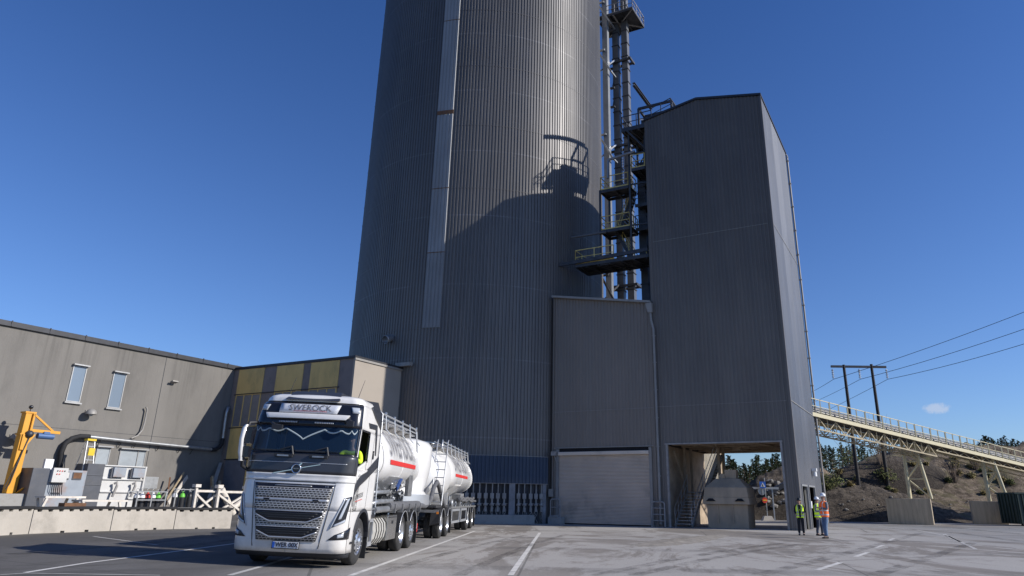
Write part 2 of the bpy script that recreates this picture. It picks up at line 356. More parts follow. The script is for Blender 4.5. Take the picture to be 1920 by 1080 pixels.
# ------------------------------------------------------------------ ground
def ground_mat():
    m, nt, bs = new_mat('asphalt'); w = wcoords(nt)
    big = nz(nt, w, .07, 5, .6, .6); med = nz(nt, wcoords(nt, (.42,.16,1), .1), 1., 11, .78, .8); fine = nz(nt, w, 26, 3, .8)
    strk = nz(nt, wcoords(nt, (.21,.075,1), .12), 1., 11, .74, 1.2)
    sep = N(nt, 'ShaderNodeSeparateXYZ'); lk(nt, w, sep.inputs[0])
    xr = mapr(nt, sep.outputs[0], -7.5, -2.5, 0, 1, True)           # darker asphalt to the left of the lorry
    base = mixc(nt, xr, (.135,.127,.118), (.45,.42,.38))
    far = mapr(nt, sep.outputs[0], 14, 24, 0, 1, True)
    base = mixc(nt, far, base, (.265,.262,.255))
    c = base
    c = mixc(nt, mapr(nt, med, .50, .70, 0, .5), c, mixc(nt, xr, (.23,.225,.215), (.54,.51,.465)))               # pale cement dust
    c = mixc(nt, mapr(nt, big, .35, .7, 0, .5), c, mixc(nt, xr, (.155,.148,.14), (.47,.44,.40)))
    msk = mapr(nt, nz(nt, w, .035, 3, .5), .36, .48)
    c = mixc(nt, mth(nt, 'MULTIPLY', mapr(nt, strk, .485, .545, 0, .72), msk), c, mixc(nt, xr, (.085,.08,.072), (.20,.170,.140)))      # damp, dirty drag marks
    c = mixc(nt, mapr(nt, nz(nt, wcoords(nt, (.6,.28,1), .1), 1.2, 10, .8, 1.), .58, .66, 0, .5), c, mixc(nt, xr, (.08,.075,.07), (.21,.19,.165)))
    c = mixc(nt, mapr(nt, fine, .35, .7, 0, .42), c, (.07,.065,.06))
    tv = N(nt, 'ShaderNodeTexWave', i_Scale=.055, i_Distortion=2.2, i_Detail=3.); tv.wave_type = 'RINGS'; lk(nt, wcoords(nt, (1,.8,1)), tv.inputs['Vector'])
    c = mixc(nt, mth(nt, 'MULTIPLY', mapr(nt, tv.outputs['Fac'], .90, .97, 0, .45), mapr(nt, med, .4, .6)), c, (.10,.095,.09))
    vor = N(nt, 'ShaderNodeTexVoronoi', feature='DISTANCE_TO_EDGE', i_Scale=.11); lk(nt, wcoords(nt), vor.inputs['Vector'])
    crk = N(nt, 'ShaderNodeMath', operation='LESS_THAN'); lk(nt, vor.outputs['Distance'], crk.inputs[0]); crk.inputs[1].default_value = .0025
    c = mixc(nt, mth(nt, 'MULTIPLY', crk.outputs[0], .5), c, (.05,.048,.045))
    lk(nt, c, bs.inputs['Base Color']); bs.inputs['Roughness'].default_value = .88; bs.inputs['Specular IOR Level'].default_value = .3
    bump(nt, bs, mth(nt, 'ADD', nz(nt, w, 40, 4, .8), mth(nt, 'MULTIPLY', med, 1.5)), .45, .012)
    return m
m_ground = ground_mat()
def grid_ground():
    xs = [-3000,-600,-200,-90,-60,-40,-30,-25]+[-18.3+i*1.0 for i in range(0,15)]+[-3,0,10,20,40,80,200,600,3000]
    xs = sorted(set(xs)); ys = [-600,-100,-20,0,10,20,30,40,50,60,80,120,300,1000,3000]
    vs = [(x,y,gz(x,y)) for y in ys for x in xs]; n = len(xs)
    fs = [(j*n+i,j*n+i+1,(j+1)*n+i+1,(j+1)*n+i) for j in range(len(ys)-1) for i in range(n-1)]
    mb = MB(); mb.add(vs, fs, True); return mb.build('ground', m_ground)
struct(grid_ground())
m_line = M('road_paint', (.66,.63,.58), .8, 0, .1, 3, dirt=(.24,.23,.21), dirt_amt=.85, dirt_scale=1.6)
m_line2 = M('worn_road_paint', (.5,.48,.44), .8, 0, .1, 3, dirt=(.2,.19,.17), dirt_amt=1., dirt_scale=1.3)
def gpt(x, y):
    q = pG(x, y)
    for i in range(25): q = pG(x, y, gz(q.x))
    return q
def stripe(pxs, w=.12, mat=None, lift=.005):
    pts = [gpt(*p) for p in pxs]; dense = []
    for p, q in zip(pts, pts[1:]):
        k = max(1, int((q-p).length/.5)); dense += [p.lerp(q, i/k) for i in range(k)]
    dense.append(pts[-1]); L = []; R_ = []
    for i, p in enumerate(dense):
        d = dense[min(i+1, len(dense)-1)]-dense[max(i-1,0)]; nrm = Vector((-d.y, d.x, 0)).normalized()*w/2
        for lst, q in ((L, p+nrm), (R_, p-nrm)): lst.append((q.x, q.y, gz(q.x)+lift))
    n = len(L); mb = MB(); mb.add(L+R_, [(i,i+1,n+i+1,n+i) for i in range(n-1)])
    o = mb.build('road_marking', mat or m_line); return struct(o)
def mark_mat():
    m, nt, bs = new_mat('tyre_mark'); bs.inputs['Base Color'].default_value = (.07,.062,.055,1); bs.inputs['Roughness'].default_value = .8
    tr = N(nt, 'ShaderNodeBsdfTransparent'); mx = N(nt, 'ShaderNodeMixShader')
    lk(nt, mapr(nt, nz(nt, wcoords(nt, (1,.5,1)), 1.2, 9, .8), .42, .68, 0, .55), mx.inputs[0]); lk(nt, tr.outputs[0], mx.inputs[1]); lk(nt, bs.outputs[0], mx.inputs[2]); lk(nt, mx.outputs[0], nt.nodes['Material Output'].inputs[0]); return m
m_mark = mark_mat()
for pts, w in (([(1120,1079),(1250,1052),(1360,1033),(1470,1018)],.38), ([(1190,1079),(1310,1052),(1410,1034),(1500,1021)],.34), ([(1560,982),(1680,985),(1790,990),(1919,1002)],.7), ([(1580,988),(1700,992),(1800,1000),(1919,1016)],.5),
               ([(700,1079),(800,1048),(900,1022),(985,1004)],.3), ([(860,1079),(935,1046),(1000,1020),(1060,1003)],.3), ([(1420,1079),(1560,1045),(1660,1018),(1725,1000)],.4), ([(1640,1079),(1760,1040),(1830,1016)],.4), ([(120,1046),(300,1031),(440,1012)],.35), ([(20,1040),(200,1026),(400,1006)],.35)):
    o = stripe(pts, w, m_mark, .009); o.name = 'tyre_mark'
stripe([(1012,999),(957,1079)], .13)
stripe([(890,996),(656,1080)], .13)
stripe([(47,1074),(160,1056),(270,1042),(443,1019)], .10)
stripe([(175,1006),(295,1022)], .10, m_line2)
stripe([(430,1079),(495,1061),(560,1040)], .12, m_line2)
stripe([(0,1078),(50,1075),(300,1079)], .08, m_line2)
for p in ([(1531,1069),(1576,1055)], [(1604,1044),(1627,1036)], [(1642,1027),(1657,1022)], [(1667,1014),(1676,1010)]): stripe(p, .15)
stripe([(1770,1002),(1790,1012),(1800,1016)], .18, m_line2)
stripe([(1560,984),(1640,986),(1720,994),(1780,1006),(1830,1030)], .13, m_line2)
# ------------------------------------------------------------------ SILO
SCX, SCY, SR = -5.92, 59.51, 10.51
SIL = (SCX, SCY, 0); SH = 58.
silo = thing('silo', 'giant cylindrical silo clad in dark grey ribbed sheet behind the white tanker lorry', 'silo', F_W, SIL)
def cylp(ang, r, z): return Vector((SCX+r*math.sin(ang), SCY-r*math.cos(ang), z))     # ang 0 faces the camera, + to the right
def cpix(x, y, rr=SR):
    d = ray(x, y); o = CAM-Vector(SIL); a_ = d.x**2+d.y**2; b_ = 2*(o.x*d.x+o.y*d.y); c_ = o.x**2+o.y**2-rr**2
    s = (-b_-math.sqrt(max(0, b_*b_-4*a_*c_)))/2/a_; p = CAM+d*s
    return math.atan2(p.x-SCX, -(p.y-SCY)), p.z
def ribbed_ring(mb, a0, a1, R, z0, z1, pitch=.25, depth=.045, prof=((0,0),(.30,0),(.42,1),(.88,1)), closed=False):
    L = abs(a1-a0)*R; k = max(1, round(L/pitch)); us = []
    for i in range(k):
        for t, h in prof: us.append((a0+(a1-a0)*(i+t)/k, R+h*depth))
    if not closed: us.append((a1, R))
    n = len(us); zs = z0 if isinstance(z0, list) else [z0, z1]
    vs = [cylp(a, r, z) for z in zs for a, r in us]; m = n if closed else n-1
    return mb.add(vs, [(j*n+i,j*n+(i+1)%n,(j+1)*n+(i+1)%n,(j+1)*n+i) for j in range(len(zs)-1) for i in range(m)])
mb = MB(); ribbed_ring(mb, -PI, PI, SR, 0, SH, .25, .06, closed=True); mb.build('wall', m_silo, silo, fixn=True)
mb = MB(); mb.lathe((SCX,SCY,0), (0,0,1), [(SR+.2,SH),(SR+.2,SH+.4),(.3,SH+3.5),(0,SH+3.6)], 64); mb.build('roof', m_trim, silo)
# lap rings (thin raised beads)
mb = MB()
for z in (7.4, 12.9, 18.3, 23.65, 29.0, 34.4, 39.8, 45.):
    mb.lathe((SCX,SCY,0), (0,0,1), [(SR+.055,z-.02),(SR+.063,z-.015),(SR+.063,z+.015),(SR+.055,z+.02)], 160)
mb.build('sheet_lap', m_silo, silo)
a0, _ = cpix(814.5, 300); a1, _ = cpix(845.5, 300)
prof2 = ((0,0),(.12,0),(.2,1),(.8,1),(.88,0))
_, zb = cpix(800, 615); _, zj1 = cpix(829, 209); _, zj2 = cpix(822, 355); _, zj3 = cpix(812, 475); _, zj0 = cpix(845,40)
for z0, z1 in ((zb, zj3), (zj3+.06, zj2), (zj2+.06, zj1-.35), (zj1, zj0), (zj0+.06, SH-1)):
    mb = MB(); ribbed_ring(mb, a0, a1, SR+.065, z0, z1, .28, .04, prof2); mb.build('pale_strip', m_strip2 if z0 == zb else m_strip, silo)
mb = MB()
for z, h in ((zj3,.06),(zj2,.06),(zj1-.35,.35),(zj0,.06)): ribbed_ring(mb, a0, a1, SR+.11, z, z+h, .28, .01)
mb.build('strip_joint', m_rust, silo)
m_tie = m_galv
mb = MB()   # cable clips down the left edge of the silo
for i in range(24):
    z = 12+i*1.7; mb.cbox(cylp(-1.42, SR+.1, z), (.12,.12,.07))
mb.build('cable_clip', m_steel, silo)
# ventilation hood
va, vz = cpix(735, 634); c = cylp(va, SR, vz); nrm = Vector((math.sin(va), -math.cos(va), 0))
vh = thing('vent_hood', 'round grey vent hood sticking out of the ribbed silo wall above the beige annexe', 'vent', F_W, tuple(c))
dn = (nrm+Vector((0,0,-.35))).normalized()
mb = MB(); mb.lathe(c, dn, [(.27,-.1),(.27,.55),(.30,.58),(.30,.72),(.27,.72),(.26,.62),(0,.62)], 20); mb.build('hood', m_gutter, vh)
mb = MB()
for i in range(5): mb.cbox(c+dn*.73+Vector((0,0,-.2+i*.1)), (.46,.02,.035))
mb.build('louvre', m_steel, vh)
# ------------------------------------------------------------------ loading bay at the silo foot
ca, cz1 = cpix(880, 851, SR+.35); cb, _ = cpix(1028, 862, SR+.35); _, cz0 = cpix(960, 906, SR+.35)
_, cz1 = cpix(958, 855, SR+.35)
bay = thing('loading_bay', 'filling point at the silo foot under a dark blue ribbed canopy', 'loading bay', F_W, tuple(cylp((ca+cb)/2, SR, 0)))
caL = ca-.14
mb = MB(); ribbed_ring(mb, caL, cb, SR+.33, cz0, cz1, .25, .05); mb.build('canopy', m_blue, bay)
mb = MB()
for z in (cz0-.03, cz1): # top and bottom strips plus end
    k = 24; vs = [cylp(caL+(cb-caL)*i/k, r, z+dz) for dz in (0, .03) for r in (SR, SR+.37) for i in range(k+1)]
    n = k+1; mb.add(vs, [(i,i+1,n+i+1,n+i) for i in range(k)]+[(2*n+i,2*n+i+1,3*n+i+1,3*n+i) for i in range(k)]+[(n+i,n+i+1,3*n+i+1,3*n+i) for i in range(k)])
mb.quad(cylp(cb,SR,cz0),cylp(cb,SR+.35,cz0),cylp(cb,SR+.35,cz1),cylp(cb,SR,cz1))
mb.build('canopy_trim', m_dusty, bay)
mb = MB(); k = 30
vs = [cylp(caL+(cb-.05-caL)*i/k, SR+.07, z) for z in (.05, cz0-.05) for i in range(k+1)]; mb.add(vs, [(i,i+1,k+2+i,k+1+i) for i in range(k)])
mb.build('recess_shade', M('bay_shade', (.035,.035,.042), .7, .1, .4, 2., dirt=(.12,.115,.11), dirt_amt=.8, dirt_scale=1.4, stretch=(2,2,.3)), bay)  # dark curved sheet stands in for the shaded recess under the canopy
m_silowhite = M('dusty_white_pillar', (.27,.27,.28), .8, 0, .2, 2, dirt=(.12,.11,.1), dirt_amt=.6)
pa, _ = cpix(961, 930, SR+.3)
mb = MB(); p = cylp(pa, SR+.18, 0); mb.box((p.x-.2,p.y-.15,0),(p.x+.2,p.y+.12,cz0-.02)); mb.build('pillar', m_silowhite, bay, bevel=.01)
pa2, _ = cpix(1022, 930, SR+.3)
mb = MB(); p = cylp(pa2, SR+.18, 0); mb.box((p.x-.12,p.y-.15,0),(p.x+.12,p.y+.12,cz0-.02)); mb.build('pillar', m_silowhite, bay, bevel=.01)
xs = [863,875,887,899,911,923,934,946,973,984,996,1006,1016]
for i, x in enumerate(xs):
    an, _ = cpix(x, 930, SR+.3); p = cylp(an, SR+.22, 0); mb = MB(); z1 = cz0-.02
    q = lambda z: (p.x, p.y, z)
    mb.cyl(q(z1-.62), q(z1), .045, n=8); mb.cbox(q(z1-.78), (.24,.2,.34)); mb.cyl(q(z1-1.15), q(z1-.94), .07, n=8)
    mb.lathe(p+Vector((0,0,z1-1.3)), (0,0,1), [(.06,-.1),(.15,-.08),(.15,.02),(.07,.08),(.06,.2)], 10)
    mb.cyl(q(z1-1.75), q(z1-1.4), .10, .07, n=8); mb.bar(q(z1-1.22), (p.x+.22,p.y-.05,z1-1.26), .03)
    mb.build('filling_spout', m_dusty, bay)
    mb = MB()
    for k in range(3):
        dx = random.uniform(-.12,.12); zz = z1-1.5; pts = [(p.x+dx, p.y, zz)]
        for j in range(4): zz -= random.uniform(.12,.3); pts.append((p.x+dx+random.uniform(-.1,.1), p.y-.02, zz))
        mb.tube(pts, .018, 5)
    mb.build('chain', m_dusty, bay)
ka, _ = cpix(884, 975, SR+1.0); kb, _ = cpix(1003, 975, SR+1.0)
mb = MB(); k = 16; rings = []
for i in range(k+1):
    an = ka-.12+(kb-ka+.12)*i/k; rings.append([cylp(an, SR+.05, 0), cylp(an, SR+.95, 0), cylp(an, SR+.95, .55), cylp(an, SR+.05, .55)])
mb.loft(rings, smooth=False)
kerb = mb.build('concrete_kerb', m_concr, frame=F_W, origin=tuple(cylp((ka+kb)/2, SR+.9, 0)), bevel=.02)
tag(kerb, 'long low concrete kerb in front of the filling spouts', 'kerb')
# ------------------------------------------------------------------ TOWER + LOW BLOCK
FB = 45.0; TL, TR, TBK = -15.68, -7.164, 54.6
tower = thing('tower_building', 'tall dark grey ribbed metal tower with a drive-through opening at its foot', 'building', F_AB, (TR, FB, 0))
def ztop(a):
    return 28.44+(29.19-28.44)*(a-TL)/(-11.68-TL) if a < -11.68 else 29.19+(28.31-29.19)*(a+11.68)/(TR+11.68)
OL, OR_, OZ = -15.03, -7.88, 4.9
nf = (0,-1,0)
mb = MB()
corr(mb, (TL,FB,0), (OL,FB,0), 0, lambda u: ztop(TL+u), nf)
corr(mb, (OR_,FB,0), (TR,FB,0), 0, lambda u: ztop(OR_+u), nf)
# header split at the ridge
corr(mb, (OL,FB,0), (-11.68,FB,0), OZ, lambda u: ztop(OL+u), nf); corr(mb, (-11.68,FB,0), (OR_,FB,0), OZ, lambda u: ztop(-11.68+u), nf)
mb.build('front_wall', m_tower, tower)
mb = MB()
dz1, dz0 = 2.44, 0
DBA = [(45.95, 47.85), (48.55, 50.9)]
def side(b0, b1, z0, z1): corr(mb, (TR,b0,0), (TR,b1,0), z0, z1, (1,0,0), .25, .025)
side(FB, DBA[0][0], 0, 28.31); side(DBA[0][0], DBA[0][1], dz1, 28.3); side(DBA[0][1], DBA[1][0], 0, 28.3); side(*DBA[1], dz1, 28.25); side(DBA[1][1], TBK, 0, 28.2)
mb.build('side_wall', m_side, tower)
mb = MB(); corr(mb, (TL,TBK,0), (TL,FB,0), 0, 28.4, (-1,0,0)); corr(mb, (TR,TBK,0), (-8.2,TBK,0), 0, 28.2, (0,1,0)); corr(mb, (-8.2,TBK,0), (TL,TBK,0), OZ, 28.3, (0,1,0))
mb.build('rear_wall', m_tower, tower)
mb = MB() # interior passage shell: side walls and soffit
mb.box((TL+.12,FB+.1,.0),(OL-.25,TBK-.1,OZ)); mb.box((OR_+.02,FB+.12,0),(OR_+.06,TBK-.1,OZ))
mb.build('passage_wall', m_brown, tower)
mb = MB(); mb.box((TL+.1,FB+.12,OZ+.35),(TR-.1,TBK-.1,OZ+.42)); mb.build('soffit', m_brown, tower)
for b in (46.2, 48.2, 50.2, 52.2, 54.2):
    mb = MB(); mb.box((OL,b,OZ+.05),(OR_,b+.18,OZ+.34)); mb.box((OL,b-.06,OZ+.03),(OR_,b+.24,OZ+.06)); mb.build('ceiling_beam', m_brown, tower)
mb = MB()
mb.bar((-9.4,FB+.4,OZ+.02),(-8.1,TBK-2,OZ+.02),.1); mb.bar((-13,FB+.5,OZ+.02),(-10.6,TBK-1,OZ+.02),.1); mb.bar((-12,FB+.5,OZ+.02),(-14,TBK-1,OZ+.02),.1)
mb.cyl((-11.5,49,OZ-.15),(-11.5,49,OZ+.3),.35,.5,12); mb.bar((-12.3,49,OZ+.05),(-10.7,49,OZ+.05),.25,.12)
mb.build('ceiling_brace', m_brown, tower)
# frame of the opening
mb = MB(); mb.box((OL-.02,FB-.07,0),(OL+.1,FB+.12,OZ)); mb.box((OR_-.1,FB-.07,.0),(OR_+.02,FB+.12,OZ)); mb.box((OL-.1,FB-.09,OZ),(OR_+.05,FB+.13,OZ+.09))
mb.build('opening_frame', m_dusty, tower)
mb = MB() # roof sheet and trims
for x0, x1 in ((TL-.05,-11.68),(-11.68,TR+.08)):
    z0, z1 = ztop(max(TL,x0))+.02, ztop(min(TR,x1))+.02
    mb.hexa([(x0,FB-.12,z0),(x1,FB-.12,z1),(x1,TBK+.1,z1-.15),(x0,TBK+.1,z0-.15),(x0,FB-.12,z0+.16),(x1,FB-.12,z1+.16),(x1,TBK+.1,z1+.02),(x0,TBK+.1,z0+.02)])
mb.build('roof', m_trim, tower)
mb = MB(); mb.box((TR-.08,FB-.085,0),(TR+.06,FB-.0,28.3)); mb.box((TR+.02,FB-.08,0),(TR+.05,FB+.1,28.3)); mb.build('corner_flashing', m_tower, tower)
mb = MB(); mb.bar((TR-.3,FB-.065,18.78),(TL+.3,FB-.065,18.72),.012,.03); mb.bar((TR-.2,FB-.065,7.3),(TL,FB-.065,7.3),.012,.025)
mb.bar((TR+.055,FB+.1,18.75),(TR+.055,TBK-.1,18.7),.012,.04); mb.bar((TR+.055,FB+.1,7.32),(TR+.055,TBK-.1,7.3),.012,.04)
mb.build('sheet_lap', m_drain, tower)
mb = MB(); mb.tube([(TR+.12,TBK-.06,27.9),(TR+.16,TBK-.06,.2)], .07, 8); mb.tube([(TR+.02,TBK-.1,28.1),(TR+.1,TBK-.06,28.05),(TR+.16,TBK-.06,27.8)], .06)
for i in range(14): mb.cbox((TR+.13,TBK-.06,1.5+i*2), (.2,.2,.06))
mb.build('downpipe', m_drain, tower)
for b0, b1 in DBA:
    mb = MB(); mb.box((TR-.04,b0-.1,0),(TR+.07,b0,dz1+.1)); mb.box((TR-.04,b1,0),(TR+.07,b1+.1,dz1+.1)); mb.box((TR-.04,b0,dz1),(TR+.07,b1,dz1+.1)); d = mb.build('door_frame', m_gutter, tower)
    mb = MB(); mb.box((TR-.3,b0,0.02),(TR-.25,b1,dz1)); mb.build('door_shade', M('door_shadow', (.06,.058,.05), .7, .1, .2), tower)  # dark sheet painted as the shade inside the open doorway
mb = MB(); lz = pw_a(1521, 884, TR); mb.cbox((TR+.2,lz.y,lz.z+.1),(.3,.35,.18)); mb.cyl((TR+.2,lz.y,lz.z-.3),(TR+.2,lz.y,lz.z+.05),.14,.12,10); mb.build('wall_lamp', m_white, tower)
mb = MB(); mb.box((TR+.06,48.05,1.2),(TR+.16,48.4,1.6)); mb.build('switch_box', m_white, tower)
# low block
LL = -23.15
low = thing('low_building', 'lower dark ribbed metal block between the silo and the tower, roof sloping right', 'building', F_AB, (-19, FB, 0))
zl = lambda a: 15.64+(14.37-15.64)*(a-LL)/(TL-LL)
DL, DR, DZ = -22.65, -16.2, 4.68
mb = MB()
corr(mb, (LL,FB,0),(DL-.25,FB,0), 0, lambda u: zl(LL+u), nf); corr(mb, (DL-.25,FB,0),(DR+.2,FB,0), DZ+.15, lambda u: zl(DL+u), nf); corr(mb, (DR+.2,FB,0),(TL-.02,FB,0), 0, lambda u: zl(DR+u), nf)
mb.build('front_wall', m_low, low)
mb = MB(); mb.quad((LL,FB,0),(LL,FB+6,0),(LL,FB+6,15.4),(LL,FB,15.64)); mb.quad((LL,FB+.3,0),(TL,FB+.3,0),(TL,FB+.3,DZ+.1),(LL,FB+.3,DZ+.1)); mb.build('inner_wall', m_dark, low)
mb = MB(); mb.hexa([(LL-.05,FB-.1,zl(LL)),(TL,FB-.1,zl(TL)),(TL,FB+7,zl(TL)),(LL-.05,FB+7,zl(LL)),(LL-.05,FB-.1,zl(LL)+.1),(TL,FB-.1,zl(TL)+.1),(TL,FB+7,zl(TL)+.1),(LL-.05,FB+7,zl(LL)+.1)]); mb.build('roof', m_trim, low)
mb = MB(); mb.bar((LL-.1,FB-.2,zl(LL)),(TL,FB-.2,zl(TL)),.2,.15); mb.build('gutter', m_drain, low)
ga = TL+.02
mb = MB(); mb.hexa([(ga-.2,FB-.3,zl(TL)-.75),(ga+.1,FB-.3,zl(TL)-.75),(ga+.1,FB-.08,zl(TL)-.75),(ga-.2,FB-.08,zl(TL)-.75),(ga-.35,FB-.34,zl(TL)-.1),(ga+.1,FB-.34,zl(TL)-.1),(ga+.1,FB-.06,zl(TL)-.1),(ga-.35,FB-.06,zl(TL)-.1)])
mb.tube([(ga-.05,FB-.18,zl(TL)-.7),(ga-.02,FB-.18,zl(TL)-1.3),(ga+.12,FB-.18,zl(TL)-1.9),(ga+.12,FB-.18,.15)], .085, 10)
for i in range(7): mb.cbox((ga+.12,FB-.14,1.2+i*1.8), (.24,.16,.05))
mb.build('downpipe', m_drain, low)
mb = MB(); mb.box((LL-.03,FB-.085,0),(LL+.05,FB+.1,15.6)); mb.build('corner_flashing', m_low, low)
mb = MB(); mb.bar((LL,FB-.065,7.27),(TL-.1,FB-.065,7.27),.012,.03); mb.build('sheet_lap', m_drain, low)
# roller door: curved slats as real profile
door = None
mb = MB(); z = .06; prof = []
while z < DZ-.32:
    prof += [(FB-.02,z),(FB-.055,z+.02),(FB-.062,z+.045),(FB-.055,z+.07)]; z += .085
n = len(prof)
mb.add([(a,b,zz) for b,zz in prof for a in (DL,DR)], [(2*i,2*i+1,2*i+3,2*i+2) for i in range(n-1)]); door = mb.build('roller_door', m_roller, low)
mb = MB(); mb.box((DL-.03,FB-.22,DZ-.34),(DR+.03,FB+.1,DZ-.1)); mb.build('roller_box', m_roller, door, bevel=.03)
mb = MB(); mb.box((DL,FB-.07,.0),(DR,FB-.01,.06)); mb.build('bottom_rail', m_dark, door)
mb = MB(); mb.box((DL,FB-.02,DZ-.12),(DR,FB+.1,DZ+.14)); mb.build('lintel_gap', m_dark, low)
mb = MB(); mb.box((DL-.22,FB-.12,0),(DL-.01,FB+.1,DZ+.1)); mb.box((DR+.01,FB-.12,0),(DR+.2,FB+.1,DZ+.1)); mb.box((DL-.4,FB-.1,DZ+.14),(DR+.35,FB-.0,DZ+.2)); mb.build('door_frame', m_drain, low)
mb = MB(); mb.cbox((DL-.3,FB-.25,DZ-.2),(.35,.3,.28)); mb.bar((DL-.3,FB-.2,DZ-.3),(DL-.05,FB-.2,DZ-.9),.07); mb.build('door_motor', m_dusty, low)
mb = MB(); mb.cbox((DL-.55,FB-.16,1.95),(.32,.16,.5)); mb.bar((DL-.5,FB-.1,2.2),(DL-.5,FB-.1,3.4),.03); mb.build('switch_box', m_drain, low)
# hoop barriers either side of the roller door
def hoop(name, label, a, w, h, rungs):
    t = thing(name, label, 'guard rail', F_AB, (a, FB-.45, 0), 'tubular guards beside the roller door')
    mb = MB(); x0, x1 = a-w/2, a+w/2; y = FB-.45; pts = [(x0,y,0),(x0,y,h-.15)]+[(x0+.15-.15*math.cos(k*PI/8),y,h-.15+.15*math.sin(k*PI/8)) for k in range(1,5)]
    pts += [(x1-.15+.15*math.cos((4-k)*PI/8),y,h-.15+.15*math.sin((4-k)*PI/8)) for k in range(0,5)]+[(x1,y,0)]
    mb.tube(pts, .045, 8); mb.build('frame', m_dusty, t)
    for k in range(rungs): mb = MB(); z = h*(k+1)/(rungs+1); mb.tube([(x0,y,z),(x1,y,z)], .035, 8); mb.build('rung', m_dusty, t)
pL = pw_b(1041, 945, FB-.45); pR = pw_b(1234, 965, FB-.45)
hoop('guard_rail', 'tubular guard hoop left of the roller door beside the filling point', pL.x, .7, 1.55, 2)
hoop('guard_rail', 'tubular guard hoop right of the roller door beside the steel stairs', pR.x, .85, 1.45, 3)
mb = MB(); mb.box((pL.x-.4,FB-.75,0),(pL.x+.55,FB-.1,.42)); mb.box((pL.x-.3,FB-.8,.42),(pL.x+.3,FB-.2,.5))
tag(mb.build('cable_box', m_concr, frame=F_AB, origin=(pL.x,FB-.4,0), bevel=.03), 'low dusty concrete box at the foot of the left guard hoop', 'box')
# ------------------------------------------------------------------ stairs in the passage
st = thing('steel_staircase', 'dusty open steel staircase inside the drive-through opening', 'staircase', F_AB, (-14.1, 45.6, 0))
s0 = pw_b(1270, 985, 45.6); sx0, sx1 = -14.75, -13.75
# lower flight rises away from the camera
nst = 11
for i in range(nst):
    mb = MB(); mb.box((sx0,45.5+i*.26,.19*(i+1)-.03),(sx1,45.5+i*.26+.25,.19*(i+1)+.01)); mb.build('tread', m_gutter, st)
mb = MB()
for x in (sx0-.03, sx1+.03): mb.bar((x,45.35,.05),(x,45.5+nst*.26,.19*nst+.05),.05,.24)
mb.build('stringer', m_dusty, st)
mb = MB(); mb.box((sx0-.1,45.5+nst*.26,.19*nst-.06),(sx1+1.2,45.5+nst*.26+1.2,.19*nst+.01)); mb.build('landing', m_dusty, st)
# upper flight
yb = 45.5+nst*.26+.6
for i in range(12):
    mb = MB(); mb.box((sx1+.1+i*.075,yb-.5,.19*(nst+i+1)-.03),(sx1+.1+i*.075+.25,yb+.4,.19*(nst+i+1)+.01)); mb.build('tread', m_gutter, st)
mb = MB()
for y in (yb-.53, yb+.43): mb.bar((sx1+.1,y,.19*nst+.05),(sx1+.15+12*.075+.1,y,.19*(nst+12)+.1),.05,.24)
mb.build('stringer', m_dusty, st)
mb = MB()
for x in (sx0-.03, sx1+.03):
    for hh in (.55, 1.05): mb.bar((x,45.35,.05+hh),(x,45.5+nst*.26,.19*nst+.05+hh),.04)
    for i in range(5): f = i/4; y = 45.4+f*nst*.26; z = .05+f*.19*nst; mb.bar((x,y,z),(x,y,z+1.05),.04)
for y in (yb-.53,):
    for hh in (.55, 1.05): mb.bar((sx1+.1,y,.19*nst+.05+hh),(sx1+.15+12*.075+.1,y,.19*(nst+12)+.1+hh),.04)
rail(mb, [(sx1+1.2,yb+.6,.19*nst),(sx1+1.2,yb-.6,.19*nst)], 1.05)
mb.build('handrail', m_gutter, st)
mb = MB()
for x, y in ((sx0-.1,yb+.7),(sx1+1.15,yb-.55),(sx1+1.15,yb+.7),(sx0-.15,45.5+nst*.26)): mb.bar((x,y,0),(x,y,OZ+.2),.16)
mb.bar((sx0-.1,yb-.5,2.2),(sx0-.2,46.2,4.6),.1); mb.bar((sx1+1.1,yb,.1),(sx1+.3,yb,1.9),.12)
mb.build('support_post', m_brown, st)
# inverted hopper
hp = thing('hopper', 'big dusty grey steel hopper with sloping shoulders standing in the drive-through', 'hopper', F_AB, (-10.7, 46.6, 0))
q0, q1 = pw_b(1325, 960, 45.5), pw_b(1404, 960, 45.5); hx0, hx1 = q0.x, q1.x; zs = lambda y: pw_b(1378, y, 45.5).z
zsh, zlip, ztp, znk = zs(946), zs(937), zs(897), zs(880)
mb = MB(); w = hx1-hx0; cxh = (hx0+hx1)/2
mb.box((hx0+.05,45.5,0),(hx1-.05,47.3,zsh)); mb.build('lower_body', m_hop, hp, bevel=.02)
mb = MB(); mb.hexa([(hx0-.18,45.32,zsh),(hx1+.12,45.32,zsh),(hx1+.12,47.5,zsh),(hx0-.18,47.5,zsh),(hx0-.1,45.35,zsh+.42),(hx1+.06,45.35,zsh+.42),(hx1+.06,47.45,zsh+.42),(hx0-.1,47.45,zsh+.42)]); mb.build('shoulder', m_hop, hp, bevel=.03)
mb = MB(); zz = zs(914)
mb.hexa([(hx0-.1,45.35,zsh+.42),(hx1+.06,45.35,zsh+.42),(hx1+.06,47.45,zsh+.42),(hx0-.1,47.45,zsh+.42),(hx0-.02,45.4,zz),(hx1-.02,45.4,zz),(hx1-.02,47.4,zz),(hx0-.02,47.4,zz)])
mb.hexa([(hx0-.02,45.4,zz),(hx1-.02,45.4,zz),(hx1-.02,47.4,zz),(hx0-.02,47.4,zz),(cxh-.75,46.0,ztp),(cxh+.72,46.0,ztp),(cxh+.72,46.9,ztp),(cxh-.75,46.9,ztp)]); mb.build('sloping_top', m_hop, hp, bevel=.02)
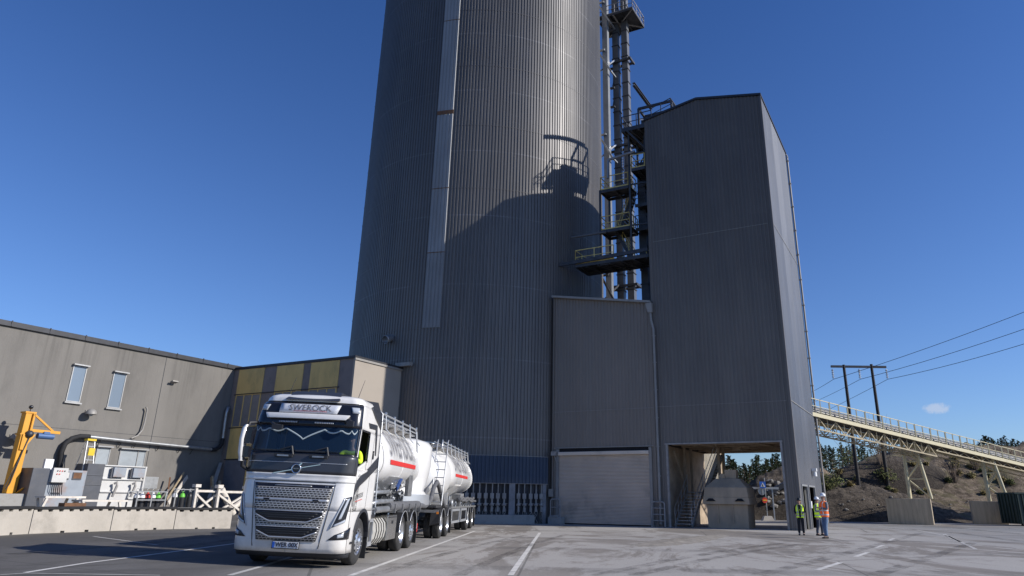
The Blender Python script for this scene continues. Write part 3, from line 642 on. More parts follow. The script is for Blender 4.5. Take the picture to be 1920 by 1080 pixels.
mb = MB(); mb.box((cxh-.2,46.2,ztp),(cxh+.5,46.8,znk)); mb.cyl((cxh-.35,46.3,ztp+.1),(cxh-.35,46.2,ztp+.1),.22,n=14); mb.build('neck', m_hop, hp)
mb = MB()
for x in (hx0+w*.27, hx0+w*.63): mb.box((x,45.42,.3),(x+.06,45.5,zsh-.02))
mb.build('stiffener', m_hop, hp)
mb = MB()
for x in (hx0+.35, hx1-.45): mb.hexa([(x-.3,45.28,zsh+.18),(x+.3,45.28,zsh+.18),(x+.3,45.34,zsh+.18),(x-.3,45.34,zsh+.18),(x-.12,45.3,zsh+.34),(x+.12,45.3,zsh+.34),(x+.12,45.36,zsh+.34),(x-.12,45.36,zsh+.34)])
mb.build('lifting_pocket', m_dark, hp)
# pale ribbed wing behind the passage
wing = thing('rear_wing', 'pale beige ribbed wall seen through the drive-through behind the staircase', 'building', F_AB, (-13.5, 56, 0))
w0 = pw_b(1322, 900, 55.5); w1 = pw_b(1354, 900, 62)
mb = MB(); corr(mb, (w0.x,55.2,0), (w1.x,62,0), 0, 8.5, (1,0,0)); mb.build('wall', m_beigeclad, wing)
mb = MB(); mb.tube([(w1.x+.1,62.05,8.4),(w1.x+.1,62.05,.1)], .09); mb.build('downpipe', m_ysteel, wing)
mb = MB(); mb.box((w0.x-6,55.2,0),(w0.x-.3,61.9,8.3)); mb.build('rear_wall', m_brown, wing)
# ------------------------------------------------------------------ elevator legs and platforms between silo and tower
def legs(name, label, xa, ya, xb, yb_, b, w, d, mat, ztop_, zbot, collar=1.55, frac=None, group=None):
    pa_, pb_ = pw_b(xa, ya, b), pw_b(xb, yb_, b); a = (pa_.x+pb_.x)/2
    t = thing(name, label, 'duct', F_AB, (a, b, zbot), group)
    mb = MB(); mb.box((a-w/2,b-d/2,zbot),(a+w/2,b+d/2,ztop_)); mb.build('shaft', mat, t)
    z = zbot+.9
    while collar and z < ztop_:
        mb = MB(); mb.box((a-w/2-.06,b-d/2-.06,z),(a+w/2+.06,b+d/2+.06,z+.07)); mb.build('collar', m_steel, t); z += collar
    return a
a_d1 = legs('elevator_leg', 'left of the two tall painted bucket elevator shafts between silo and tower', 1151, 28, 1169.5, 560, 58.5, .62, .62, m_duct, 56, 14)
a_d2 = legs('elevator_leg', 'right of the two tall painted bucket elevator shafts between silo and tower', 1167, 28, 1190, 560, 58.5, .62, .62, m_duct, 56, 14)
a_d3 = legs('dark_duct', 'dark square duct running up the left flank of the metal tower', 1202, 330, 1214, 520, 49.0, .55, .6, m_steel, 27, 14, 2.0)
a_d0 = legs('vertical_riser', 'pale smooth riser duct fixed to the right edge of the silo', 1132, 60, 1146.5, 500, 57.0, .55, .5, m_ductl, 52, 14, 0)
# brackets that tie the legs back to the silo
for i, y in enumerate((30, 120, 278, 540)):
    p = pw_b(1160, y, 58.5); z = p.z; sil = a_d0-.55
    t = thing('wall_bracket', ['steel bracket tying the elevator shafts to the silo just under the top platform','steel bracket tying the elevator shafts to the silo, second from the top','steel bracket tying the elevator shafts to the silo just above the yellow landings','steel bracket tying the elevator shafts to the silo below the long walkway'][i], 'bracket', F_AB, (a_d1-.6, 58.5, z), 'brackets tying the elevator shafts to the silo')
    mb = MB(); mb.bar((sil,58.05,z),(a_d2+.7,58.05,z),.18,.22); mb.bar((sil,59.0,z),(a_d2+.7,59.0,z),.18,.22); mb.bar((a_d2+.65,57.9,z),(a_d2+.65,59.2,z),.18,.22); mb.build('beam', m_steel, t)
    mb = MB(); mb.bar((sil-.1,56.6,z-1.7),(a_d1,57.9,z+.1),.14,.14); mb.bar((sil-.1,56.6,z+.7),(sil+1.2,56.6,z-1.9),.17); mb.bar((sil-.1,56.6,z+.75),(sil+.6,56.6,z+.77),.17); mb.bar((sil+1.2,56.6,z-1.9),(sil+1.2,58,z-1.9),.14)
    mb.build('brace', m_galv if i != 3 else m_steel, t)
for i, y in enumerate((58, 165, 200)):
    p = pw_b(1150, y, 58.4); t = thing('pipe_clamp', ['small strut bracing the left elevator shaft near the top of the photo','small strut bracing the left elevator shaft level with the roof hoist beam','small strut bracing the left elevator shaft just above the roof platform'][i], 'strut', F_AB, (a_d1-.4,58.4,p.z), 'small struts on the elevator shaft')
    mb = MB(); mb.bar((a_d1-.25,58.2,p.z+.6),(a_d0+.4,57.6,p.z-.6),.08); mb.cbox((a_d0+.45,57.5,p.z-.6),(.45,.25,.16)); mb.build('strut', m_steel, t)
def platform(name, label, x0, x1, y0, b0, b1, floor_y=None, rails=('front','left','right','back'), mat=m_yrail, h=1.1, group='steel landings between the silo and the tower'):
    p0 = pw_b(x0, y0, b0); p1 = pw_b(x1, y0, b0); z = p0.z; a0, a1 = p0.x, p1.x
    t = thing(name, label, 'platform', F_AB, ((a0+a1)/2, (b0+b1)/2, z), group)
    mb = MB(); mb.box((a0+.04,b0+.04,z),(a1-.04,b1-.04,z+.04)); mb.build('deck', m_steel, t)
    mb = MB()
    for q in ((a0,b0,a1,b0),(a0,b1,a1,b1),(a0,b0,a0,b1),(a1,b0,a1,b1)): mb.bar((q[0],q[1],z-.13),(q[2],q[3],z-.13),.08,.24)
    n = max(2, int((a1-a0)/1.0))
    for i in range(1, n): a = a0+(a1-a0)*i/n; mb.bar((a,b0,z-.13),(a,b1,z-.13),.07,.16)
    mb.bar((a0,b0,z-.2),(a1,b1,z-.2),.06); mb.build('frame', m_steel, t)
    mb = MB(); c = {'front':[(a0,b0,z),(a1,b0,z)],'back':[(a0,b1,z),(a1,b1,z)],'left':[(a0,b0,z),(a0,b1,z)],'right':[(a1,b0,z),(a1,b1,z)]}
    for r in rails: rail(mb, c[r], h, .028, 1.0, 1, .1)
    mb.build('guard_rail', mat, t); return a0, a1, z, t
P1 = platform('stair_landing', 'upper of the two yellow railed landings stacked left of the tower', 1126, 1178, 357, 47.0, 48.7, rails=('front','left','right'))
P2 = platform('stair_landing', 'lower of the two yellow railed landings stacked left of the tower', 1127, 1181, 432, 47.0, 48.7, rails=('front','left','right'))
P3 = platform('walkway', 'long yellow railed walkway bridging from the silo to the tower', 1079, 1217, 496, 45.9, 48.2, rails=('left','back'), group=None)
P0 = platform('stair_landing', 'small yellow railed landing hard against the tower, above the other landings', 1184, 1209, 316, 46.4, 48.3, rails=('front','left'))
t = P3[3]; z = P3[2]
mb = MB(); rail(mb, [(P3[0],45.9,z),(P3[0]+3.1,45.9,z)], 1.1, .028, 1.3, 1, .12); mb.build('guard_rail', m_yrail, t)
mb = MB(); q0 = pw_b(1048, 487, 45.7); mb.bar((q0.x,45.75,z+.1),(P3[1],45.75,z+.28),.14,.26); mb.bar((P3[0]+2,46,z-.3),(P3[1],46.2,z-.1),.1)
for i in range(7): a = P3[0]+.9+i*.95; mb.bar((a,45.9,z-.3),(a+.75,48.2,z-.3),.08)
mb.build('support_beam', m_steel, t)
mb = MB(); q1 = pw_b(1098, 441, 46.6); mb.cyl((q1.x-1.2,46.6,q1.z),(q1.x+1.6,46.9,q1.z+.1),.09); tag(mb.build('cross_pipe', m_duct, frame=F_AB, origin=(q1.x,46.6,q1.z)), 'short horizontal pipe running from the silo under the lower yellow landing', 'pipe')
mb = MB(); q1 = pw_b(1140, 300, 46.8); q2 = pw_b(1190, 284, 46.8); mb.cyl(q1, q2, .11); mb.cyl(q1, (q1.x-.05,q1.y,q1.z-1.6), .11); tag(mb.build('bent_pipe', m_ductl, frame=F_AB, origin=tuple(q1)), 'pale bent pipe above the upper yellow landing', 'pipe')
# columns and stair flights
tw = thing('stair_tower', 'dark steel stair flights and posts linking the yellow landings', 'staircase', F_AB, (-17.6, 48, P3[2]))
zt = P1[2]+4.6
for a, b in ((P1[1]+.15,47.0),(P1[1]+.15,48.9),(P1[0]-.05,48.9),(P2[0]-.05,47.0)):
    mb = MB(); mb.bar((a,b,P3[2]-.2 if a > -18.5 else P3[2]),(a,b,zt if a > -18.5 else P1[2]),.14); mb.build('post', m_steel, tw)
def flight(a0, z0, a1, z1, b0, b1, mat=m_steel, n=None):
    n = n or max(3, int(abs(z1-z0)/.24))
    mb = MB()
    for b in (b0, b1): mb.bar((a0,b,z0),(a1,b,z1),.05,.22)
    mb.build('stringer', mat, tw)
    for i in range(n):
        f = (i+.5)/n; a = a0+(a1-a0)*f; z = z0+(z1-z0)*f; mb = MB(); mb.box((a-.13,b0,z-.02),(a+.13,b1,z+.02)); mb.build('tread', m_galv, tw)
    mb = MB()
    for b in (b0, b1):
        mb.bar((a0,b,z0+1),(a1,b,z1+1),.045); mb.bar((a0,b,z0+.5),(a1,b,z1+.5),.035)
        for k in range(4): f = k/3; mb.bar((a0+(a1-a0)*f,b,z0+(z1-z0)*f),(a0+(a1-a0)*f,b,z0+(z1-z0)*f+1),.04)
    mb.build('handrail', m_yrail, tw)
flight(P2[0]+.7, P2[2], P1[0]+1.9, P1[2]-.1, 48.8, 49.5)
flight(P2[0]+.9, P2[2], P2[0]+2.3, P3[2], 48.0, 48.7)
flight(P1[1]+.2, P1[2], P1[1]+1.3, P0[2], 48.8, 49.4)
mb = MB()
for z0, z1 in ((P3[2],P2[2]),(P2[2],P1[2]),(P1[2],P1[2]+2.6),(P1[2]+2.3,P1[2]+4.6)):
    mb.bar((P1[1]+.15,48.9,z0),(P1[1]+1.7,48.9,z1),.09); mb.bar((P1[1]+1.7,48.9,z0),(P1[1]+.15,48.9,z1),.09); mb.bar((P1[1],48.9,z1),(TL,48.9,z1),.12)
    mb.bar((P1[1]+.15,47,z1),(TL,47,z1-.1),.1)
mb.build('cross_bracing', m_steel, tw)
for z in (P2[2]-.1, P1[2]-1.5):
    mb = MB(); mb.box((P1[1]+.3,47.6,z),(TL,49.4,z+.06)); mb.bar((P1[1]+.3,47.6,z-.1),(TL,47.6,z-.1),.08,.2); rail(mb, [(P1[1]+.3,47.6,z),(TL,47.6,z)], 1.05, .024, .8, 1, 0); mb.build('side_deck', m_steel, tw)
# caged ladder beside shafts
mb = MB(); la = a_d1+.42; z0, z1 = P1[2]+1, P1[2]+9
for a in (la-.02, la+.3): mb.bar((a,58.0,z0),(a,58.0,z1),.06)
for i in range(int((z1-z0)/.3)): mb.bar((la,58.0,z0+i*.3),(la+.3,58.0,z0+i*.3),.035)
tag(mb.build('ladder', m_steel, frame=F_AB, origin=(la,58,z0)), 'narrow steel ladder between the two elevator shafts below the roof platform', 'ladder')
# roof platform on the tower with hoist frame
rp = platform('roof_platform', 'railed platform jutting from the tower roof with a hoist frame above it', 1166, 1222, 243, 46.6, 50.6, rails=('front','left','back'), mat=m_steel, group=None)
a0, a1, z, t = rp
mb = MB()
for b in (49.2, 50.6):
    for a in (a0+.5, a1+.9): mb.bar((a,b,z),(a,b,z+3.1),.16)
    mb.bar((a0+.5,b,z+3.1),(a1+.9,b,z+3.1),.18)
for a in (a0+.5, a1+.9): mb.bar((a,49.2,z+3.1),(a,50.6,z+3.1),.16)
mb.build('hoist_frame', m_steel, t)
tip = pw_b(1188, 155, 46.3)
mb = MB(); mb.bar((tip.x,46.3,tip.z),(tip.x,50.4,tip.z),.22,.04); mb.bar((tip.x,46.3,tip.z-.25),(tip.x,50.4,tip.z-.25),.22,.04); mb.bar((tip.x,46.3,tip.z-.12),(tip.x,50.4,tip.z-.12),.03,.24); mb.build('hoist_beam', m_steel, t)
mb = MB(); mb.cbox((a1-.5,48.5,z+.65),(1.5,1.5,1.1)); mb.cyl((a1-1.4,48.3,z+.5),(a1+.2,48.3,z+.5),.45,n=14); mb.build('drive_housing', m_steel, t)
m_foil = M('silver_foil', (.75,.75,.74), .3, .6, .2, 8, bmp=.8, bs_=8)
mb = MB(); random.seed(3); rings = []
for j in range(7):
    rings.append([Vector((a1-1.3+j*.25, 48.0-.45*math.cos(k*PI/5)+random.uniform(-.1,.1), z+1.0+.32*math.sin(k*PI/5)+random.uniform(-.08,.08))) for k in range(6)])
mb.loft(rings, closed=False); mb.build('cover_sheet', m_foil, t)
mb = MB(); rail(mb, [(a1,46.6,z+.2),(a1+1.6,46.6,z+.7)], 1.05, .025, .8, 1, 0); rail(mb, [(a1+1.6,46.6,z+.7),(a1+1.6,50.6,z+.7)], 1.05, .025, .8, 1, 0); mb.build('guard_rail', m_steel, t)
mb = MB(); mb.bar((a0+.4,46.6,z-.2),(TL-.1,47,z-2.6),.12); mb.bar((a0+.4,50.4,z-.2),(TL-.1,50.2,z-2.6),.12)
for i in range(3): mb.bar((a0+.2+.6*i,46.6,z-.3),(a0+.8+.6*i,50.5,z-.3),.1)
mb.build('bracket', m_steel, t)
mb = MB(); mb.hexa([(TL-1.1,47.3,z-3.6),(TL-.02,47.3,z-3.6),(TL-.02,49,z-3.6),(TL-1.1,49,z-3.6),(TL-.9,47.3,z-.3),(TL-.02,47.3,z-.3),(TL-.02,49,z-.3),(TL-.9,49,z-.3)]); mb.build('chute', m_steel, t)
# top platform near the upper edge of the photo
tp = platform('top_platform', 'square steel platform around the elevator shafts at the top edge of the photo', 1119, 1186, 34, 56.8, 60.2, rails=('front','right','back'), mat=m_dusty, group=None)
a0, a1, z, t = tp
mb = MB(); mb.bar((a0,56.8,z-.2),(a1,60.2,z-.2),.1); mb.bar((a1,56.8,z-.2),(a0,60.2,z-.2),.1)
for a in (a0+.9, a0+1.8): mb.bar((a,56.8,z-.2),(a,60.2,z-.2),.1,.2)
mb.build('floor_beam', m_dusty, t)
# ------------------------------------------------------------------ LEFT WORKSHOP AND ANNEXE
WA, WB, WZ = -43.63, 34.74, 10.2
ws = thing('workshop_building', 'low grey rendered workshop with slim windows along the left of the yard', 'building', F_AB, (WA, 20, 0))
def gab(a, b): return gz(fromab(a,b).x)
mb = MB(); mb.box((WA-14,-2,0),(WA,WB+3,WZ)); mb.build('wall', m_stucco, ws)
mb = MB(); mb.box((WA-14,-2.1,WZ),(WA+.12,WB+3,WZ+.16)); mb.box((WA+.09,-2,WZ-.12),(WA+.14,WB+3,WZ+.02))
for i in range(18): mb.cbox((WA+.13,i*2,WZ+.05),(.06,.05,.3))
mb.build('roof_edge', m_trim, ws)
s0, s1 = pw_a(312, 663, WA), pw_a(277, 868, WA)
mb = MB(); mb.box((WA-.01,(s0.y+s1.y)/2-.02,0),(WA+.006,(s0.y+s1.y)/2+.02,WZ-.1)); mb.box((WA-.01,-2,5.0),(WA+.004,WB,5.02)); mb.build('panel_joint', m_trim, ws)
def winA(x0,y0,x1,y1,x2,y2,x3,y3, nm='window'):
    tl, tr, br, bl = (pw_a(*q, WA) for q in ((x0,y0),(x1,y1),(x2,y2),(x3,y3))); b0, b1, z0, z1 = (tl.y+bl.y)/2, (tr.y+br.y)/2, (bl.z+br.z)/2, (tl.z+tr.z)/2
    f = .05; mb = MB(); mb.box((WA,b0,z0),(WA+.05,b0+f,z1)); mb.box((WA,b1-f,z0),(WA+.05,b1,z1)); mb.box((WA,b0+f,z0),(WA+.05,b1-f,z0+f)); mb.box((WA,b0+f,z1-f),(WA+.05,b1-f,z1))
    mb.box((WA-.05,b0-.08,z0-.1),(WA+.14,b1+.08,z0-.02)); mb.box((WA,b0-.06,z1+.02),(WA+.22,b1+.06,z1+.09))
    w = mb.build(nm, m_gutter, ws); mb = MB(); mb.box((WA,b0+f,z0+f),(WA+.02,b1-f,z1-f)); mb.build('pane', m_glass if nm == 'window' else m_frost, w); return b0, b1, z0, z1
winA(137,685,165,689,147,756,123,751); winA(212,698,238,702,223,767,201,763)
w3 = winA(182,838,209,841,199,874,175,872,'low_window'); w4 = winA(225,842,273,846,268,880,219,877,'low_window')
mb = MB(); mb.box((WA+.05,w4[0]+(w4[1]-w4[0])*.68,w4[2]),(WA+.06,w4[0]+(w4[1]-w4[0])*.70,w4[3])); mb.build('pane_bar', m_drain, ws)
# lamps
def lampA(x, y, label):
    p = pw_a(x, y, WA); t = thing('wall_lamp', label, 'lamp', F_AB, (WA, p.y, p.z), 'dome lamps on the workshop wall')
    mb = MB(); mb.lathe((WA+.42,p.y+.05,p.z+.1), (0,0,1), [(.30,-.14),(.29,-.02),(.22,.1),(.1,.17),(0,.18)], 16); mb.build('shade', m_drain, t)
    mb = MB(); mb.cyl((WA,p.y,p.z+.14),(WA+.3,p.y+.03,p.z+.18),.035); mb.cbox((WA+.03,p.y,p.z+.14),(.06,.16,.16)); mb.build('arm', m_drain, t)
    mb = MB(); mb.sphere((WA+.42,p.y+.05,p.z-.02), .13, 6); mb.build('bulb', m_frost, t)
lampA(161, 776, 'grey dome lamp on the workshop wall below the slim windows')
lampA(20, 822, 'round dome lamp on the workshop wall at the left edge beside the orange crane')
p = pw_a(322, 717, WA); fl = thing('flood_light', 'small square floodlight high on the workshop wall', 'lamp', F_AB, (WA,p.y,p.z))
mb = MB(); mb.hexa([(WA+.12,p.y-.2,p.z-.06),(WA+.4,p.y-.2,p.z+.02),(WA+.4,p.y+.2,p.z+.02),(WA+.12,p.y+.2,p.z-.06),(WA+.1,p.y-.2,p.z+.02),(WA+.38,p.y-.2,p.z+.1),(WA+.38,p.y+.2,p.z+.1),(WA+.1,p.y+.2,p.z+.02)]); mb.build('housing', m_drain, fl)
mb = MB(); mb.bar((WA,p.y,p.z-.1),(WA+.2,p.y,p.z-.02),.05); mb.cbox((WA+.02,p.y,p.z-.1),(.04,.12,.12)); mb.build('arm', m_drain, fl)
# pipes
pa1 = [pw_a(x, y, WA+.28) for x, y in ((168,819),(240,827),(320,835),(398,843))]
mp = thing('wall_pipe', 'long pale pipe with black bends running along the workshop wall', 'pipe', F_AB, tuple(pa1[0]))
mb = MB(); mb.tube(pa1, .105, 10); mb.build('straight_run', m_galv, mp)
e = [pw_a(x, y, WA+.28) for x, y in ((168,819),(150,818),(135,822),(122,832),(115,848),(113,866),(112,880))]
mb = MB(); mb.tube(e, .14, 10); mb.build('hose_bend', m_black, mp)
e = [pw_a(x, y, WA+.28) for x, y in ((396,843),(404,843),(411,839),(416,832),(418,822))]
mb = MB(); mb.tube(e, .13, 10); mb.build('hose_bend', m_black, mp)
e = [pw_a(x, y, WA+.28) for x, y in ((417.5,824),(422,790),(425,772))]
mb = MB(); mb.tube(e, .10, 10); mb.tube([pw_a(425,773,WA+.28),pw_a(427,767,WA+.28),pw_a(432,764,WA+.28)+Vector((-.2,0,0))], .12, 10); mb.build('riser', m_galv, mp)
mb = MB()
for x, y in ((190,822),(228,827),(256,829),(300,833),(340,837),(362,840)):
    q = pw_a(x, y, WA+.28); mb.bar((WA,q.y,q.z-.05),(WA+.3,q.y,q.z-.12),.05); mb.bar((WA+.05,q.y,q.z-.4),(WA+.28,q.y,q.z-.1),.03)
mb.build('clamp', m_steel, mp)
e = [pw_a(x, y, WA+.2) for x, y in ((274,763),(276,768),(274,778),(271,793),(267,806),(258,817),(246,822))]
mb = MB(); mb.tube(e, .055, 8); tag(mb.build('cable_conduit', m_drain, frame=F_AB, origin=tuple(e[0])), 'curved grey cable conduit hanging on the workshop wall above the long pipe', 'conduit')
q = pw_a(283, 905, WA); mb = MB(); mb.box((WA+.01,q.y-.45,q.z-.35),(WA+.03,q.y+.45,q.z+.35)); tag(mb.build('metal_plate', m_galv, frame=F_AB, origin=(WA,q.y,q.z)), 'shiny square metal plate fixed low on the workshop wall', 'plate')
# annexe with yellow panels
EA = -32.33
ax = thing('annexe', 'flat roofed annexe with yellow panels between grey piers and a beige end wall', 'building', F_AB, (-38, WB, 0))
mb = MB(); mb.box((WA+.02,WB,0),(EA-.15,WB+5.5,10.05)); mb.build('front_wall', m_pier, ax)
mb = MB(); mb.box((EA-.15,WB-.01,0),(EA,WB+5.2,10.05)); mb.build('end_wall', m_stucco_b, ax)
mb = MB(); mb.box((WA+.05,WB-.1,10.05),(EA+.06,WB+5.4,10.2)); mb.build('roof_edge', m_trim, ax)
mb = MB(); mb.box((EA-.02,WB-.08,9.93),(EA+.08,WB+5.1,10.06)); mb.build('coping', m_drain, ax)
q0, q1 = pw_b(748, 690, 39.0), pw_b(757, 686, 39.0); mb = MB(); mb.box((EA-.3,WB+4.3,10.2),(EA+1.0,WB+4.6,10.45)); mb.build('overflow_box', m_drain, ax)
cols = [(-43.08,-40.55),(-39.33,-36.83),(-36.15,-33.64)]
for c0, c1 in cols:
    for z0, z1, kind in ((8.29,10.0,'y'),(6.0,8.22,'w'),(3.9,5.93,'y'),(.0,3.82,'d')):
        if kind == 'y':
            mb = MB(); mb.box((c0,WB-.045,z0),(c1,WB+.01,z1)); mb.build('yellow_panel', m_yel, ax)
        elif kind == 'w':
            mb = MB()
            for i in range(4):
                x = c0+.06+(c1-c0-.12)*i/3; mb.box((x-.035,WB-.06,z0),(x+.035,WB+.01,z1))
            for z in (z0, z1-.05): mb.box((c0+.1,WB-.055,z),(c1-.1,WB+.01,z+.05))
            f = mb.build('window', m_yel, ax)
            mb = MB(); mb.box((c0+.1,WB-.025,z0+.05),(c1-.1,WB+.01,z1-.05)); mb.build('pane', M('blind_pane', (.19,.185,.19), .35, 0, .1), f)
        else:
            mb = MB(); mb.box((c0,WB-.04,z0),(c1-.5,WB+.01,z1)); d = mb.build('grey_gate', M('grey_gate_paint', (.15,.155,.18), .6, .1, .1), ax)
            mb = MB(); mb.box((c1-.45,WB-.045,z0),(c1,WB+.01,z1)); mb.build('yellow_panel', m_yel, ax)
mb = MB()
for z in (8.24, 5.96, 3.86): mb.box((WA+.4,WB-.08,z-.02),(-33.5,WB+.01,z+.03))
mb.build('ledge', m_trim, ax)
# ------------------------------------------------------------------ TANKER LORRY
m_cab = M('cab_white', (.80,.775,.735), .28, 0, .02, 1, dirt=(.50,.46,.41), dirt_amt=.5, dirt_scale=1.6, coat=.5)
def add_road_film(m, col=(.36,.32,.27), z0=.3, z1=1.5, amt=.55):
    nt = m.node_tree; bs = nt.nodes['Principled BSDF']; old = bs.inputs['Base Color'].links[0].from_socket
    sep = N(nt, 'ShaderNodeSeparateXYZ'); lk(nt, wcoords(nt), sep.inputs[0])
    f = mth(nt, 'MULTIPLY', mapr(nt, sep.outputs[2], z0, z1, amt, 0), mapr(nt, nz(nt, wcoords(nt, (1,1,.6)), 3.5, 8, .75), .3, .7, .2, 1))
    lk(nt, mixc(nt, f, old, col), bs.inputs['Base Color'])
add_road_film(m_cab)
m_cabg = M('cab_graphite', (.050,.052,.060), .38, .2, .08, 2, coat=.4)
m_cabk = M('cab_black', (.012,.013,.018), .25, 0, .1, 2, coat=.3)
m_plast = M('black_plastic', (.025,.026,.03), .55, 0, .15, 3)
m_tyre = M('tyre_rubber', (.030,.029,.028), .85, 0, .25, 5, bmp=.3, dirt=(.12,.11,.10), dirt_amt=.5, dirt_scale=3)
m_rim = M('alloy_rim', (.62,.63,.65), .3, .85, .08, 5, dirt=(.25,.23,.2), dirt_amt=.3, dirt_scale=5)
m_chrome = M('chrome', (.75,.76,.78), .12, 1., .03)
m_inox = M('stainless_box', (.50,.49,.46), .22, .85, .1, 2, dirt=(.25,.23,.2), dirt_amt=.4)
m_ivory = M('ivory_paint', (.52,.50,.45), .4, .1, .06, 2, dirt=(.3,.27,.22), dirt_amt=.5)
m_chas = M('chassis', (.055,.055,.058), .7, .2, .3, 4, dirt=(.16,.15,.13), dirt_amt=.5, dirt_scale=4)
m_chasl = M('dusty_chassis', (.20,.20,.20), .6, .3, .3, 4, dirt=(.3,.28,.25), dirt_amt=.5, dirt_scale=4)
m_alu = M('aluminium_profile', (.62,.63,.64), .35, .6, .1, 3, dirt=(.35,.33,.3), dirt_amt=.3)
m_tank = M('tank_white', (.78,.765,.74), .25, 0, .03, .8, dirt=(.52,.50,.47), dirt_amt=.45, dirt_scale=.8, coat=.5, stretch=(1,1,.5))
add_road_film(m_tank, (.42,.39,.35), 1.0, 3.2, .45)
m_tankm = M('tank_bare_metal', (.52,.53,.54), .28, .75, .12, 2, dirt=(.25,.24,.22), dirt_amt=.4, stretch=(1,1,.4))
m_hose = M('grey_hose', (.12,.12,.125), .6, 0, .2, 5)
m_red = M('red_band', (.62,.035,.03), .5, 0, .05)
m_sign = M('sign_face', (.60,.61,.64), .4, 0, .05)
m_lens = glassm('lamp_lens', (.45,.48,.52), .08)
m_amber = M('amber_lens', (.8,.25,.03), .3, 0, .05)
m_hi = M('hi_vis_yellow', (.62,.86,.03), .7, 0, .06, 8)
m_hi.node_tree.nodes['Principled BSDF'].inputs['Emission Color'].default_value = (.55,.9,.02,1); m_hi.node_tree.nodes['Principled BSDF'].inputs['Emission Strength'].default_value = .16   # small glow added to brighten the cloth, standing in for fluorescence
m_skin = M('skin', (.52,.31,.22), .55, 0, .08, 9)
m_seat = M('cab_interior', (.10,.098,.095), .8, 0, .2)
m_curt = M('pale_curtain_trim', (.40,.46,.47), .8, 0, .05)
m_mud = m_plast
def soft_text_mat(name, col, a):
    m, nt, bs = new_mat(name); bs.inputs['Base Color'].default_value = rgb(col); bs.inputs['Roughness'].default_value = .6
    tr = N(nt, 'ShaderNodeBsdfTransparent'); mx = N(nt, 'ShaderNodeMixShader'); mx.inputs[0].default_value = 1-a
    lk(nt, bs.outputs[0], mx.inputs[1]); lk(nt, tr.outputs[0], mx.inputs[2]); lk(nt, mx.outputs[0], nt.nodes['Material Output'].inputs[0]); return m
m_soft = soft_text_mat('faded_lettering', (.13,.13,.15), .19)
m_softr = soft_text_mat('faded_red', (.6,.12,.14), .3)
m_txt = M('dark_lettering', (.03,.03,.04), .5, 0, .05)
def grille_mat():
    m, nt, bs = new_mat('grille_mesh'); tc = N(nt, 'ShaderNodeTexCoord'); sep = N(nt, 'ShaderNodeSeparateXYZ'); lk(nt, tc.outputs['Object'], sep.inputs[0])
    cmb = N(nt, 'ShaderNodeCombineXYZ'); sh = mth(nt, 'ADD', sep.outputs[0], mth(nt, 'MULTIPLY', sep.outputs[2], -.25))
    lk(nt, sh, cmb.inputs[0]); lk(nt, sep.outputs[2], cmb.inputs[1])
    br = N(nt, 'ShaderNodeTexBrick', i_Scale=1.0); br.inputs['Brick Width'].default_value = .085; br.inputs['Row Height'].default_value = .046; br.inputs['Mortar Size'].default_value = .012; br.inputs['Mortar Smooth'].default_value = .2
    br.inputs['Color1'].default_value = rgb((.012,.012,.015)); br.inputs['Color2'].default_value = rgb((.02,.02,.022)); br.inputs['Mortar'].default_value = rgb((.44,.43,.42)); br.offset = .5
    lk(nt, cmb.outputs[0], br.inputs['Vector']); lk(nt, br.outputs['Color'], bs.inputs['Base Color']); bs.inputs['Roughness'].default_value = .35; bs.inputs['Metallic'].default_value = .3
    bump(nt, bs, br.outputs['Fac'], .9, .015); return m
m_grille = grille_mat()
def lerp_tab(tab, z):
    if z <= tab[0][0]: return tab[0][1]
    for (a, va), (b, vb) in zip(tab, tab[1:]):
        if z <= b: return va+(vb-va)*(z-a)/(b-a)
    return tab[-1][1]
YF = [(.25,.14),(.32,.04),(.5,.0),(1.2,.0),(1.7,.02),(1.88,.06),(1.95,.04),(2.3,.07),(2.4,.09),(3.0,.22),(3.06,.22),(3.25,.26),(3.5,.33),(3.6,.42),(3.66,.55)]
HW = [(.3,1.25),(1.9,1.26),(2.35,1.26),(3.0,1.25),(3.5,1.22),(3.6,1.19),(3.66,1.12)]
RCt = [(.3,.34),(1.9,.36),(2.4,.25),(3.2,.23),(3.66,.30)]
YB = 2.28
def Sf(t, z, off=0.):
    yf, hw, rc = lerp_tab(YF, z), lerp_tab(HW, z), lerp_tab(RCt, z); sgn = 1 if t >= 0 else -1; t = abs(t); xm = hw-rc; cr = .07
    if t <= 1: x = xm*t; y = yf+cr*t*t; n = Vector((2*cr*t/xm*1., -1, 0))
    elif t <= 2:
        a = (t-1)*PI/2; x = xm+rc*math.sin(a); y = yf+cr+rc*(1-math.cos(a)); n = Vector((math.sin(a), -math.cos(a), 0))
    else: x = hw; ys = yf+cr+rc; y = ys+(YB-ys)*(t-2); n = Vector((1,0,0))
    n.normalize(); p = Vector((x, y, z))+n*off; p.x *= sgn; return p
def tx(x, z): return x/(lerp_tab(HW, z)-lerp_tab(RCt, z))
def ty(y, z): ys = lerp_tab(YF, z)+.07+lerp_tab(RCt, z); return 2+(y-ys)/(YB-ys)
def resample(c, n):
    L = [0]
    for p, q in zip(c, c[1:]): L.append(L[-1]+math.hypot(q[0]-p[0], q[1]-p[1])+1e-9)
    out = []
    for i in range(n+1):
        d = L[-1]*i/n; j = 0
        while j < len(c)-2 and L[j+1] < d: j += 1
        f = (d-L[j])/(L[j+1]-L[j]); out.append((c[j][0]+(c[j+1][0]-c[j][0])*f, c[j][1]+(c[j+1][1]-c[j][1])*f))
    return out
